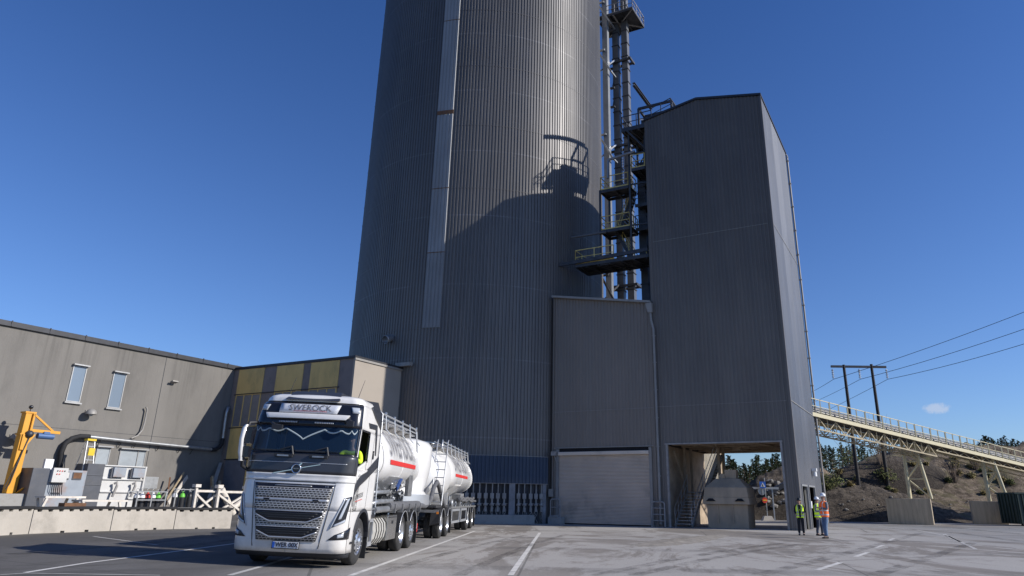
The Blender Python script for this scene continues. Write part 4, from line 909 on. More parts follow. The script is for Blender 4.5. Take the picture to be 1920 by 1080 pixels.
def patch(mb, c0, c1, off=.0, nu=24, nv=8, thick=.03, mirror=False, res=True):
    if res: c0, c1 = resample(c0, nu), resample(c1, nu)
    else: nu = len(c0)-1
    for sg in ((1,-1) if mirror else (1,)):
        top = [[Sf(sg*(a[0]+(b[0]-a[0])*j/nv), a[1]+(b[1]-a[1])*j/nv, off) for a, b in zip(c0, c1)] for j in range(nv+1)]
        bot = [[Sf(sg*(a[0]+(b[0]-a[0])*j/nv), a[1]+(b[1]-a[1])*j/nv, off-thick) for a, b in zip(c0, c1)] for j in range(nv+1)]
        n = nu+1; vs = [p for r in top for p in r]+[p for r in bot for p in r]; K = n*(nv+1)
        fs = [(j*n+i,j*n+i+1,(j+1)*n+i+1,(j+1)*n+i) for j in range(nv) for i in range(nu)]
        mb.add(vs, fs, True)
        base = len(mb.v)-len(vs); ed = [i for i in range(n)]+[j*n+n-1 for j in range(1,nv+1)]+[nv*n+i for i in range(n-2,-1,-1)]+[j*n for j in range(nv-1,0,-1)]
        mb.f += [[base+ed[i], base+ed[(i+1)%len(ed)], base+K+ed[(i+1)%len(ed)], base+K+ed[i]] for i in range(len(ed))]; mb.sm += [False]*len(ed)
    return mb
lorry = thing('tanker_lorry', 'white tanker lorry with a wide mesh grille, driver at the open side window', 'lorry', F_T, (0,0,0))
LP = lambda nm, mt, mb, par=None, **k: mb.build(nm, mt, par or lorry, **k)
# --- white shell
mb = MB(); AR, AY, AZ = .64, 1.45, .56
zz = [.32+i*.04 for i in range(15)]
def arcF(z): return AY-math.sqrt(max(0, AR*AR-(z-AZ)**2))
def arcB(z): return AY+math.sqrt(max(0, AR*AR-(z-AZ)**2))
zl_ = [.32,.42,.5,.56,.64,.72,.80,.88,.96,1.02,1.08,1.13,1.165,1.19]
for sg in (1,-1):
    patch(mb, [(sg*ty(arcF(z),z),z) for z in zl_], [(0,z) for z in zl_], 0, nv=36, res=False)           # front + side up to the arch
patch(mb, [(-2.2,1.19),(2.2,1.19)], [(-2.2,1.93),(2.2,1.93)], 0, 48, 6)
zr = [.96,1.02,1.08,1.13,1.165,1.19]
patch(mb, [(ty(arcB(z),z),z) for z in zr], [(3,z) for z in zr], 0, nv=6, res=False, mirror=True)
patch(mb, [(2.0,1.195),(3,1.195)], [(2.0,2.10),(3,2.10)], 0, 20, 8, mirror=True)
body = LP('cab_body', m_cab, mb)
wz0, wz1 = 2.12, 2.99
mb = MB() # upper sides, pillars, above window
wF0, wF1, wB0, wB1 = .40, .46, 1.22, 1.24
patch(mb, [(1.72,2.10),(ty(wF0,2.1),2.10)], [(1.72,3.0),(ty(wF1,3.0),3.0)], 0, 8, 10, mirror=True)
patch(mb, [(ty(wB0,2.1),2.10),(3,2.10)], [(ty(wB1,3.0),3.0),(3,3.0)], 0, 8, 10, mirror=True)
patch(mb, [(ty(wF0,2.1),2.10),(ty(wB0,2.1),2.10)], [(ty(wF0,2.12),2.12),(ty(wB0,2.35),2.34)], 0, 8, 3, mirror=True)
patch(mb, [(1.72,3.0),(3,3.0)], [(1.72,3.6),(3,3.6)], 0, 20, 8, mirror=True)
LP('cab_upper_side', m_cab, mb)
mb = MB(); ring = lambda sc_, z, dy=0: [Vector(((p.x)*sc_, 1.45+(p.y-1.45)*sc_+dy, z)) for p in [Sf(t, 3.6) for t in [3-6*i/60 for i in range(61)]]]
mb.loft([ring(1,3.6), ring(.985,3.67), ring(.94,3.735,.0), ring(.85,3.785,.05), ring(.6,3.83,.1), ring(.3,3.85,.12), ring(.02,3.85,.12)], caps=False); LP('roof', m_cab, mb)
mb = MB(); mb.box((-1.2,YB-.03,.95),(1.2,YB,3.6)); LP('rear_wall', m_cab, mb)
# roof dark hatch, front top
mb = MB(); mb.hexa([(-.66,.36,3.63),(.66,.36,3.63),(.60,1.9,3.82),(-.60,1.9,3.82),(-.58,.80,3.885),(.58,.80,3.885),(.5,1.9,3.92),(-.5,1.9,3.92)]); LP('roof_panel', m_cabg, mb, bevel=.02)
# upper black front
mb = MB(); patch(mb, [(-1.86,3.02),(1.86,3.02)], [(-1.74,3.575),(1.74,3.575)], .012, 40, 8); LP('upper_front_panel', m_cabk, mb)
mb = MB(); z0, z1 = 3.18, 3.30
patch(mb, [(tx(-.92,z0),z0),(tx(.92,z0),z0)], [(tx(-.98,z1),z1),(tx(.98,z1),z1)], .11, 24, 2, .1); LP('sun_visor', m_cab, mb, bevel=.01)
mb = MB(); z0, z1 = 3.32, 3.53
patch(mb, [(tx(-.70,z0),z0),(tx(.66,z0),z0)], [(tx(-.70,z1),z1),(tx(.72,z1),z1)], .04, 12, 2, .05); sgn = LP('name_sign', m_sign, mb)
vs, fs = text_mesh('SWEROCK', .21, 0)
def soft_front(vs, fs, zc, xc, jit, rows=3, ext=1.0):
    mb = MB()
    for i, j in ((-1,-.5),(-.4,.5),(.3,-.3),(1,.5)):
        if True:
            q = [Sf(tx(xc+v.x*ext+i*jit, zc), zc+v.y+j*jit*.8, .047+.0015*(i+1.5)) for v in vs]; mb.add(q, fs)
    return mb
LP('lettering', soft_text_mat('sign_lettering', (.10,.10,.12), .34), soft_front(vs, fs, 3.435, .02, .009, 4), sgn, fixn=False)
mb = MB(); patch(mb, [(tx(-.36,3.36),3.345),(tx(.42,3.36),3.345)], [(tx(-.36,3.36),3.375),(tx(.42,3.36),3.375)], .052, 8, 1, .005); LP('red_underline', m_softr, mb, sgn)
for x in (-1,1):
    mb = MB(); patch(mb, [(x*1.12,3.36),(x*1.5,3.36)], [(x*1.05,3.50),(x*1.45,3.50)], .03, 6, 2, .03); LP('marker_lamp', m_lens, mb)
for x in (-.42,.42):
    mb = MB(); z = 3.10; patch(mb, [(tx(x-.22,z),z-.025),(tx(x+.22,z),z-.025)], [(tx(x-.22,z),z+.03),(tx(x+.22,z),z+.03)], .05, 10, 1, .04); l = LP('light_bar', m_plast, mb)
    for k in range(11):
        mb = MB(); xx = x-.2+k*.04; patch(mb, [(tx(xx-.014,z),z-.016),(tx(xx+.014,z),z-.016)], [(tx(xx-.014,z),z+.02),(tx(xx+.014,z),z+.02)], .056, 1, 1, .01); LP('led', m_lens, mb, l)
# windscreen
m_ws, nt_, bs_w = new_mat('windscreen_glass'); bs_w.inputs['Base Color'].default_value = (.015,.035,.07,1); bs_w.inputs['Roughness'].default_value = .03; bs_w.inputs['Specular IOR Level'].default_value = .9
bump(nt_, bs_w, nz(nt_, wcoords(nt_), .9, 2), .05, .05)
tr_ = N(nt_, 'ShaderNodeBsdfTransparent'); tr_.inputs[0].default_value = (.28,.36,.42,1); mx_ = N(nt_, 'ShaderNodeMixShader'); mx_.inputs[0].default_value = .5
lk(nt_, bs_w.outputs[0], mx_.inputs[1]); lk(nt_, tr_.outputs[0], mx_.inputs[2]); lk(nt_, mx_.outputs[0], nt_.nodes['Material Output'].inputs[0])
mb = MB(); patch(mb, [(-1.66,2.41),(1.66,2.41)], [(-1.62,3.04),(1.62,3.04)], .004, 40, 8, .01); LP('windscreen', m_ws, mb)
mb = MB()
patch(mb, [(-1.78,2.36),(1.78,2.36)], [(-1.76,2.42),(1.76,2.42)], .012, 40, 1); patch(mb, [(1.64,2.40),(1.80,2.40)], [(1.60,3.05),(1.80,3.05)], .012, 3, 8, mirror=True); LP('screen_surround', m_cabk, mb)
# pale scalloped trim inside the screen
mb = MB(); n = 60; cc = []; L_ = [-1.35,-.9,-.5,0,.5,.9,1.35]
for i in range(n+1):
    u = -1.5+3.0*i/n; au = abs(u)
    if au < .45: d = .27-.24*(au/.45)**.8
    elif au < .82: d = .03+.07*math.sin((au-.45)/.37*PI)
    elif au < 1.16: d = .02+.08*math.sin((au-.82)/.34*PI)
    else: d = .02+.08*math.sin((au-1.16)/.34*PI)
    cc.append((u, 3.0-d))
patch(mb, cc, [(u, z-.038) for u, z in cc], .009, nu=n, nv=1, thick=.004, res=False); LP('window_trim', m_curt, mb)
# dark panel between grille and screen
mb = MB(); patch(mb, [(-1.75,1.96),(1.75,1.96)], [(-1.78,2.38),(1.78,2.38)], .014, 48, 6)
LP('lower_screen_panel', m_cabg, mb)
mb = MB() # sweep along the door
def sweep(lo, hi, off=.012): patch(mb, [(ty(y,z),z) for y, z in lo], [(ty(y,z),z) for y, z in hi], off, 30, 4, mirror=True)
patch(mb, [(1.72,1.96),(1.99,2.0),(2.0,2.06)], [(1.75,2.38),(2.0,2.38),(2.02,2.30)], .010, 14, 4, mirror=True)
sweep([(.40,1.30),(.50,1.60),(.8,1.75),(1.4,1.93),(2.27,2.22)], [(.38,1.34),(.40,1.82),(.8,1.98),(1.4,2.17),(2.27,2.50)])
LP('door_stripe', m_cabg, mb)
mb = MB(); sweep([(1.15,3.10),(1.9,3.12)], [(1.05,3.22),(1.7,3.24)]); sweep([(1.9,2.5),(2.0,2.5)], [(1.7,3.24),(1.9,3.24)], .011); LP('upper_stripe', m_cabg, mb)
mb = MB(); patch(mb, [(ty(1.62,3.4),3.40),(2.99,3.16)], [(ty(1.3,3.6),3.6),(2.99,3.6)], .025, 8, 4, mirror=True)
for sg in (1,-1): mb.hexa([(sg*1.2,1.3,3.6),(sg*1.2,2.27,3.6),(sg*.8,2.27,3.62),(sg*.9,1.3,3.62),(sg*1.05,1.5,3.79),(sg*1.10,2.27,3.86),(sg*.75,2.27,3.9),(sg*.85,1.5,3.84)])
LP('air_deflector', m_cabg, mb)
# chrome line and badge
mb = MB(); patch(mb, [(-1.45,2.19),(1.3,2.19)], [(-1.45,2.205),(1.3,2.205)], .02, 40, 1, .008); LP('chrome_strip', m_alu, mb)
mb = MB(); p = Sf(0,2.06,.03); mb.lathe(p, (0,-1,0), [(.085,-.02),(.11,-.02),(.112,.0),(.105,.015),(.085,.015),(.082,0),(.085,-.02)], 28)
for a, b in (((-.52,1.95),(-.10,2.035)),((.10,2.085),(.50,2.17))): mb.bar(Sf(tx(a[0],2),a[1],.02), Sf(tx(b[0],2),b[1],.02), .01, .018)
mb.bar(p+Vector((.06,-.005,.08)), p+Vector((.12,-.005,.12)), .03, .03)
bd = LP('badge', m_chrome, mb)
mb = MB(); mb.cbox((p.x,p.y-.012,p.z),(.17,.01,.05)); bb = LP('badge_bar', m_cabk, mb, bd)
vs, fs = text_mesh('VOLVO', .036, .001); mb = MB(); mb.add([(p.x+v.x, p.y-.019-v.z, p.z+v.y) for v in vs], fs); LP('badge_lettering', m_alu, mb, bd, fixn=False)
# grille area
gx = lambda x, z: (tx(x, z), z)
mb = MB(); patch(mb, [gx(-.66,.56),gx(.66,.56)], [gx(-.90,1.74),gx(.90,1.74)], .012, 24, 12); LP('grille_frame', m_cabk, mb)
def gp(z0, w0, z1, w1, off=.03, **k): mb = MB(); patch(mb, [gx(-w0,z0),gx(w0,z0)], [gx(-w1,z1),gx(w1,z1)], off, 24, 4, .03, **k); return mb
LP('upper_grille', m_grille, gp(1.42,.83,1.66,.87))
LP('middle_grille', m_grille, gp(1.20,.80,1.38,.825))
LP('lower_grille', m_grille, gp(.55,.64,1.20,.80,.022))
mb = MB(); z = 1.40; patch(mb, [gx(-.82,1.375),gx(.82,1.375)], [gx(-.83,1.425),gx(.83,1.425)], .036, 20, 1, .03); LP('grille_bar', m_alu, mb)
for x in (-.55,.55): mb = MB(); patch(mb, [gx(x-.07,1.378),gx(x+.07,1.378)], [gx(x-.07,1.42),gx(x+.07,1.42)], .042, 4, 1, .02); LP('sensor_cover', m_cabk, mb)
for z0, w0, z1, w1 in ((.96,.42,1.16,.73),(.64,.36,.83,.66)):
    mb = MB(); c0 = [gx(-w0-.3*(w1-w0),z0+.07),gx(-w0,z0-.0),gx(w0,z0-.0),gx(w0+.3*(w1-w0),z0+.07)]
    c0 = [gx(-w1,z1-.07),gx(-w0,z0),gx(w0,z0),gx(w1,z1-.07)]; c1 = [gx(-w1-.02,z1),gx(-w0,z1),gx(w0,z1),gx(w1+.02,z1)]
    patch(mb, c0, c1, .05, 30, 4, .05); it = LP('air_intake', m_cabk, mb)
    mb = MB(); patch(mb, [(a,b-.028) for a, b in c0], c0, .062, 30, 1, .04); patch(mb, c1, [(a,b+.022) for a, b in c1], .062, 30, 1, .04); LP('intake_frame', m_alu, mb, it)
    for k in range(3):
        f = .28+.24*k; z = z0+(z1-z0)*f; w = w0+(w1-w0)*f*.9; mb = MB(); patch(mb, [gx(-w,z),gx(w,z)], [gx(-w,z+.018),gx(w,z+.018)], .062, 20, 1, .02); LP('intake_slat', m_plast, mb, it)
mb = MB(); mb.add([], []); z = 1.70
patch(mb, [gx(-.42,1.685),gx(.42,1.685)], [gx(-.40,1.71),gx(.40,1.71)], .03, 16, 1, .02); LP('grille_step', m_galv, mb)
vs, fs = text_mesh('FH', .06, .001, space=1.2); mb = MB(); mb.add([Sf(tx(.74+v.x,1.7),1.70+v.y,.02) for v in vs], fs); LP('model_lettering', m_alu, mb, fixn=False)
mb = MB() # dark gaps either side of the fascia
patch(mb, [gx(.72,.42),gx(.735,.42)], [gx(.925,1.76),gx(.94,1.76)], .010, 2, 8, .02, mirror=True); patch(mb, [gx(-.93,1.78),gx(.93,1.78)], [gx(-.93,1.795),gx(.93,1.795)], .006, 20, 1); LP('panel_gap', m_cabk, mb)
mb = MB(); patch(mb, [(-1.99,1.80),(1.99,1.80)], [(-1.99,1.955),(1.99,1.955)], .016, 48, 4); LP('bonnet_lip', m_cab, mb)
for sg in (1,-1):
    mb = MB(); patch(mb, [(sg*1.12,.86),(sg*1.62,.98)], [(sg*1.50,1.48),(sg*1.84,1.52)], .014, 8, 10); h = LP('headlight', m_cabk, mb)
    mb = MB(); patch(mb, [(sg*1.30,1.02),(sg*1.42,1.04)], [(sg*1.58,1.46),(sg*1.70,1.48)], .024, 4, 10, .01); LP('daytime_lamp', m_lens, mb, h)
    mb = MB(); patch(mb, [(sg*1.02,.82),(sg*1.06,.82)], [(sg*1.46,1.48),(sg*1.52,1.48)], .02, 2, 10, .012); LP('light_blade', m_lens, mb, h)
    mb = MB(); patch(mb, [(sg*1.14,.87),(sg*1.60,.97)], [(sg*1.18,.92),(sg*1.60,1.03)], .028, 6, 2, .01); LP('main_beam', m_lens, mb, h)
    mb = MB(); patch(mb, [(sg*1.0,.60),(sg*2.02,.62)], [(sg*1.25,.71),(sg*2.04,.86)], .014, 16, 3); f = LP('fog_lamp_housing', m_cabk, mb)
    mb = MB(); patch(mb, [(sg*1.35,.64),(sg*1.62,.66)], [(sg*1.35,.71),(sg*1.62,.74)], .024, 6, 2, .01); LP('fog_lamp', m_lens, mb, f)
    mb = MB(); patch(mb, [(sg*2.1,.50),(sg*ty(arcF(.5),.5),.50)], [(sg*2.1,.55),(sg*ty(arcF(.55),.55),.55)], .012, 4, 1); LP('side_marker', m_cabk, mb)
    mb = MB(); patch(mb, [(sg*1.92,.3),(sg*1.935,.3)], [(sg*1.86,1.5),(sg*1.89,1.5)], .006, 2, 8, .02); LP('corner_gap', m_cabk, mb)
mb = MB(); patch(mb, [(-2.1,.22),(2.1,.22)], [(-2.2,.34),(2.2,.34)], -.02, 40, 2, .05); LP('bumper_lip', m_plast, mb)
# number plate
px_, pz = 0.04, .47; mb = MB(); mb.box((px_-.29,-.05,pz-.065),(px_+.29,-.025,pz+.065)); pl = LP('number_plate', m_sign, mb, bevel=.006)
mb = MB(); mb.box((px_-.30,-.045,pz-.08),(px_+.30,-.02,pz+.075)); LP('plate_holder', m_cabk, mb, pl)
mb = MB(); mb.box((px_-.285,-.054,pz-.06),(px_-.235,-.049,pz+.06)); LP('plate_band', M('plate_blue', (.02,.10,.45), .4, 0, .05), mb, pl)
vs, fs = text_mesh('WER 00X', .13, .002, bold=.003); mb = MB(); mb.add([(px_+.03+v.x*.92, -.054-v.z, pz+v.y) for v in vs], fs); LP('plate_lettering', m_txt, mb, pl, fixn=False)
# wipers
for x in (-.35,.45):
    mb = MB(); q = Sf(tx(x,2.35),2.34,.05); e = Sf(tx(x+.22,2.4),2.36,.05); t_ = Sf(tx(x+.15,2.6),2.55,.04); e2 = Sf(tx(x-.55,2.44),2.45,.035)
    mb.bar(e, t_, .03); mb.bar(t_, Sf(tx(x-.1,2.45),2.47,.04), .02); mb.bar(e2, Sf(tx(x+.12,2.44),2.45,.035), .02, .03); mb.cbox(q, (.42,.05,.06)); LP('wiper', m_plast, mb)
    mb = MB(); mb.cbox(q+Vector((0,-.025,-.005)), (.26,.02,.035)); LP('wiper_step', m_galv, mb)
# mirrors
for sg in (-1,):
    mb = MB(); X = sg*1.275; mb.loft([[Vector((X+sg*dx, .0+dy, z)) for dx, dy in ((-.02,-.06),(.06,-.02),(.08,.10),(-.02,.12))] for z in (2.18,2.24)]+[[Vector((X+sg*(dx+.04*math.sin((z-2.24)/.76*PI)), dy-.02, z)) for dx, dy in ((-.03,-.09),(.06,-.05),(.08,.12),(-.02,.16))] for z in (2.36,2.66,2.9)]+[[Vector((X+sg*dx, dy, 2.98)) for dx, dy in ((-.02,-.04),(.04,-.02),(.05,.08),(-.02,.1))]]); mm = LP('mirror', m_cab, mb)
    mb = MB(); mb.box((X-sg*.02,-.04,2.56),(X-sg*.15,.14,2.93)); mb.box((X-sg*.02,-.04,2.26),(X-sg*.14,.13,2.50)); LP('mirror_glass', m_cabk, mb, mm)
    mb = MB(); mb.tube([(X,.05,2.92),(X+.02,.05,3.03),(sg*1.18,.3,3.06)], .04); mb.tube([(X,.05,2.26),(sg*1.28,.10,2.08),(sg*1.2,.25,2.0)], .04); LP('mirror_arm', m_plast, mb, mm)
mb = MB(); mb.tube([(.9,.28,3.14),(1.0,.1,3.18),(1.12,.15,3.12)], .04); mb.cbox((1.06,.12,3.1),(.16,.1,.12)); LP('kerb_mirror', m_plast, mb)
mb = MB(); mb.tube([(-.78,.18,3.05),(-.66,.05,3.0),(-.5,.08,2.98)], .035); mb.cbox((-.6,.06,2.96),(.24,.08,.1)); LP('front_mirror', m_plast, mb)
for x, h in ((-.78,.5),(.95,.5)):
    mb = MB(); mb.cyl((x,.95,3.68),(x-.03,.95,3.78),.05,.02,8); mb.cyl((x-.03,.95,3.76),(x+.05,1.1,3.76+h),.008,.004,6); mb.bar((x-.15,.9,3.72),(x+.03,.95,3.75),.03); LP('aerial', m_cabk, mb)
# door details
mb = MB(); patch(mb, [(ty(wF0-.03,2.1),2.10),(ty(wF0+.02,2.1),2.10)], [(ty(wF1-.03,3),3.0),(ty(wF1+.02,3),3.0)], .010, 2, 8); patch(mb, [(ty(wB0-.02,2.1),2.30),(ty(wB0+.04,2.1),2.30)], [(ty(wB1-.02,3),3.0),(ty(wB1+.04,3),3.0)], .01, 2, 8)
patch(mb, [(ty(wF0,2.1),2.98),(ty(wB1,3.),2.98)], [(ty(wF0,2.1),3.02),(ty(wB1,3.),3.02)], .01, 8, 1); LP('window_seal', m_cabk, mb)
mb = MB(); patch(mb, [(ty(1.66,2.4),2.40),(ty(1.72,2.4),2.40)], [(ty(1.66,2.6),2.60),(ty(1.72,2.6),2.60)], .03, 2, 2); patch(mb, [(ty(1.55,1.2),1.24),(ty(1.56,1.2),1.24)], [(ty(1.72,2.9),3.05),(ty(1.73,2.9),3.05)], .004, 1, 10); LP('door_handle', m_cabk, mb)
mb = MB(); patch(mb, [(ty(.62,2.02),1.98),(ty(1.2,2.1),2.09)], [(ty(.62,2.05),2.02),(ty(1.2,2.15),2.13)], .05, 6, 1, .05); LP('window_ledge', m_cab, mb)
vs, fs = text_mesh('SWEROCK', .15, .001, align='LEFT'); mb = MB(); mb.add([Sf(ty(.60+v.x*.85,1.5), 1.50+v.y+.1*v.x, .014) for v in vs], fs); LP('door_lettering', m_txt, mb, fixn=False)
mb = MB(); patch(mb, [(ty(.60,1.4),1.40),(ty(1.16,1.45),1.46)], [(ty(.60,1.4),1.412),(ty(1.16,1.45),1.472)], .014, 6, 1, .004); LP('door_underline', m_red, mb)
mb = MB() # wheel arch trim
for sg in (1,-1):
    for k in range(14):
        a0_, a1_ = [math.radians(a) for a in (178-k*11.5, 178-(k+1)*11.5)]
        r0, r1 = AR-.02, AR+.055; q = lambda a, r, x: Vector((sg*x, AY-math.cos(a)*r*-1*-1, AZ+math.sin(a)*r))
        mb.hexa([q(a0_,r0,1.1),q(a0_,r1,1.1),q(a1_,r1,1.1),q(a1_,r0,1.1),q(a0_,r0,1.275),q(a0_,r1,1.275),q(a1_,r1,1.275),q(a1_,r0,1.275)])
LP('wheel_arch', m_cabg, mb)
mb = MB(); mb.box((-1.15,.95,1.12),(1.15,2.25,1.2)); mb.box((-1.0,.3,.4),(1.0,.9,1.1)); LP('cab_floor', m_chas, mb)
mb = MB(); mb.box((-1.1,.50,1.2),(1.1,.55,2.38)); mb.box((-1.12,.55,2.3),(1.12,.9,2.36)); LP('dashboard', m_seat, mb)
mb = MB(); mb.box((.35,1.25,1.7),(.9,1.75,1.9)); mb.box((.38,1.7,1.9),(.88,1.85,2.75)); mb.box((.5,1.72,2.75),(.76,1.83,2.95)); mb.box((-.9,1.25,1.7),(-.35,1.75,1.9)); mb.box((-.88,1.7,1.9),(-.38,1.85,2.75)); LP('seat', m_seat, mb, bevel=.04)
mb = MB(); mb.lathe((.62,.98,2.3), (0,-.6,.8), [(.22,0),(.235,.015),(.22,.03),(.205,.015),(.22,0)], 24); mb.bar((.62,.98,2.3),(.62,.75,2.15),.05); mb.bar((.42,.98,2.31),(.82,.98,2.31),.04); LP('steering_wheel', m_cabk, mb)
mb = MB(); mb.box((-1.15,YB-.12,1.3),(1.15,YB-.06,3.5)); mb.box((-1.05,.6,3.45),(1.05,YB-.1,3.5)); LP('cab_lining', m_seat, mb)
# --- wheels
def wheel(par, x, y, sg, R=.52, w=.30, dual=False, z=None, front=False, name='wheel'):
    z = R-.005 if z is None else z; n = 40; tw = None
    for k in range(2 if dual else 1):
        xo = x-sg*k*.34
        mb = MB(); prof = [(.30,-w/2),(R-.09,-w/2),(R-.03,-w/2+.02),(R,-w/2+.05),(R,w/2-.05),(R-.03,w/2-.02),(R-.09,w/2),(.30,w/2)]
        mb.lathe((xo-sg*w/2,y,z), (sg,0,0), prof, n)
        for g in (-.06,.0,.06): mb.lathe((xo-sg*w/2,y,z), (sg,0,0), [(R+.001,g-.004),(R+.004,g),(R+.001,g+.004)], n)
        if k == 0: tw = mb.build(name, m_tyre, par)
        else: mb.build(name, m_tyre, par)
        mb = MB(); xf_ = xo-sg*w/2
        pr = [(.305,w/2),(.30,w/2-.02),(.27,w/2-.03),(.265,.02),(.20,-.0),(.12,.02),(.11,.10 if not front else .17),(.07,.13 if not front else .2),(0,.13 if not front else .2)] if not front else \
             [(.305,w/2),(.30,w/2-.015),(.275,w/2-.05),(.26,w/2-.05),(.20,w/2+.01),(.15,w/2+.02),(.12,w/2-.0),(.10,w/2+.05),(0,w/2+.06)]
        if k == 0:
            mb.lathe((xf_,y,z), (sg,0,0), pr, n)
            for b in range(10):
                a = 2*PI*b/10; rr = .165; hx = (w/2+.02) if front else .02; c = Vector((xf_+sg*hx, y+rr*math.cos(a), z+rr*math.sin(a))); mb.cyl(c, c+Vector((sg*.03,0,0)), .016, n=6)
            mb.build('rim', m_rim, tw)
            mb = MB()
            for b in range(10):
                a = 2*PI*(b+.5)/10; rr = .235; hx = (w/2-.018) if front else .018; c = Vector((xf_+sg*hx, y+rr*math.cos(a), z+rr*math.sin(a))); mb.cyl(c, c+Vector((sg*.012,0,0)), .026, n=10)
            mb.build('rim_hole', m_dark, tw)
    return tw
for sg in (1,-1):
    wheel(lorry, sg*1.22, AY, sg, front=True, z=.515)
    wheel(lorry, sg*1.22, 6.3, sg, dual=True); wheel(lorry, sg*1.22, 7.72, sg, front=True)
# mudguards
def guard(par, y, sg, r=.60, a0=8, a1=172, w0=.85, w1=1.27, edge=True, mat=None):
    mb = MB(); n = 16; rings = []
    for k in range(n+1):
        a = math.radians(a0+(a1-a0)*k/n); rings.append([Vector((sg*x, y-math.cos(a)*rr, .52+math.sin(a)*rr)) for x, rr in ((w0,r),(w1,r),(w1,r+.03),(w0,r+.03))])
    mb.loft(rings, smooth=False); g = mb.build('mudguard', mat or m_plast, par)
    if edge:
        mb = MB(); mb.tube([(sg*(w1+.0), y-math.cos(math.radians(a0+(a1-a0)*k/n))*(r+.012), .52+math.sin(math.radians(a0+(a1-a0)*k/n))*(r+.012)) for k in range(n+1)], .014, 5); mb.build('guard_edge', m_alu, g)
    return g
for sg in (1,-1): guard(lorry, 6.3, sg, a0=2, a1=150); guard(lorry, 7.72, sg, a0=30, a1=176)
mb = MB(); mb.box((.9,8.38,.12),(1.27,8.41,.62)); mb.box((-1.27,8.38,.12),(-.9,8.41,.62)); mb.box((.8,2.12,.10),(1.25,2.15,1.0)); LP('mud_flap', m_black, mb)
mb = MB(); mb.box((1.12,8.42,.45),(1.27,8.5,.72)); LP('rear_lamp', m_red, mb)
# chassis
for x in (-.42,.42): mb = MB(); mb.box((x-.04,1.0,.75),(x+.04,11.6,1.02)); LP('chassis_rail', m_chas, mb)
mb = MB()
for y in (2.6,4,5.4,6.7,8.3,10,11.5): mb.box((-.42,y,.78),(.42,y+.1,.98))
for y in (AY,6.3,7.72): mb.cyl((-1.1,y,.52),(1.1,y,.52),.09,n=10); mb.sphere((0,y,.52),.22,6)
LP('axle', m_chas, mb)
mb = MB(); mb.box((-1.2,2.3,1.02),(1.2,2.9,1.12)); mb.box((-1.24,2.9,1.22),(1.24,8.4,1.26)); LP('deck_plate', m_plast, mb)
mb = MB(); mb.box((1.0,2.22,.34),(1.24,2.27,1.0)); mb.box((1.19,2.22,.92),(1.25,2.62,1.0)); mb.box((1.19,2.22,.36),(1.25,2.62,.46)); mb.box((1.19,2.56,.4),(1.25,2.62,.96)); LP('step_frame', m_alu, mb)
mb = MB(); mb.box((.55,2.3,.45),(1.15,2.6,.95)); LP('battery_box', m_chas, mb)
for sg in (1,-1):
    mb = MB(); rings = [[Vector((sg*x,y,z)) for x, z in ((.52,.36),(.9,.30),(1.12,.36),(1.22,.5),(1.25,.68),(1.22,.86),(1.12,.98),(.9,1.02),(.52,1.02))] for y in (2.68,4.05)]; mb.loft(rings, smooth=False); ft = LP('fuel_tank', m_ivory, mb, bevel=.03)
    for y in (2.98,3.25,3.52,3.79):
        mb = MB(); rings = [[Vector((sg*(x*1.0+.008),yy,z)) for x, z in ((.52,.35),(.9,.29),(1.12,.35),(1.225,.5),(1.255,.68),(1.225,.86),(1.12,.99),(.9,1.03),(.52,1.03))] for yy in (y,y+.05)]; mb.loft(rings, smooth=False); LP('tank_strap', m_black, mb, ft)
    mb = MB(); mb.box((sg*.6,4.15,.40),(sg*1.26,5.28,1.04)); bx_ = LP('tool_box', m_inox, mb, bevel=.02)
    mb = MB(); mb.box((sg*1.262,4.2,.98),(sg*1.27,5.2,1.0)); mb.box((sg*1.262,4.65,.82),(sg*1.275,4.8,.9)); LP('box_latch', m_plast, mb, bx_)
# --- silo bodies
def tank(par, y0, y1, R, zc, mat, xs=0):
    mb = MB(); prof = [(0,-.30),(R*.35,-.28),(R*.65,-.21),(R*.85,-.12),(R*.96,-.04),(R,.05)]
    L = y1-y0; mb.lathe((xs,y0,zc), (0,1,0), prof+[(R,L*.25),(R,L*.5),(R,L*.75),(R,L-.05),(R*.96,L+.04),(R*.85,L+.12),(R*.65,L+.21),(R*.35,L+.28),(0,L+.30)], 56)
    for v in mb.v:
        if v.z < zc: v.z = zc-(zc-v.z)*.62
    tk_ = mb.build('tank_shell', mat, par)
    mb = MB()
    for y in (y0+.04, y0+L*.5, y1-.04): mb.lathe((xs,y,zc), (0,1,0), [(R,-.02),(R+.012,-.015),(R+.012,.015),(R,.02)], 56)
    for v in mb.v:
        if v.z < zc: v.z = zc-(zc-v.z)*.62
    mb.build('weld_seam', mat, tk_); return tk_
def cone(par, yc, hl, hwid, zt, zb, rb, mat, yo=0):
    mb = MB(); n = 40; rings = []
    for f in [0,.25,.5,.75,1]:
        rings.append([Vector((math.cos(2*PI*k/n)*(hwid+(rb-hwid)*f), yc+yo*f+math.sin(2*PI*k/n)*(hl+(rb-hl)*f), zt+(zb-zt)*f)) for k in range(n)])
    mb.loft(rings); return mb.build('hopper_cone', mat, par)
tk1 = tank(lorry, 3.25, 8.35, 1.17, 2.40, m_tank)
cone(lorry, 5.5, 2.45, 1.12, 2.08, 1.08, .18, m_tankm, -.2)
mb = MB() # rear upright body
n = 44; rings = []
for z, r in ((1.45,1.12),(1.62,1.12),(1.75,1.0),(2.2,1.12),(2.6,1.18),(3.25,1.18),(3.42,1.05),(3.52,.7),(3.56,.3),(3.57,.02)): rings.append([Vector((math.cos(2*PI*k/n)*r, 10.3+math.sin(2*PI*k/n)*r*1.25, z)) for k in range(n)])
mb.loft(rings); LP('upright_vessel', m_tank, mb)
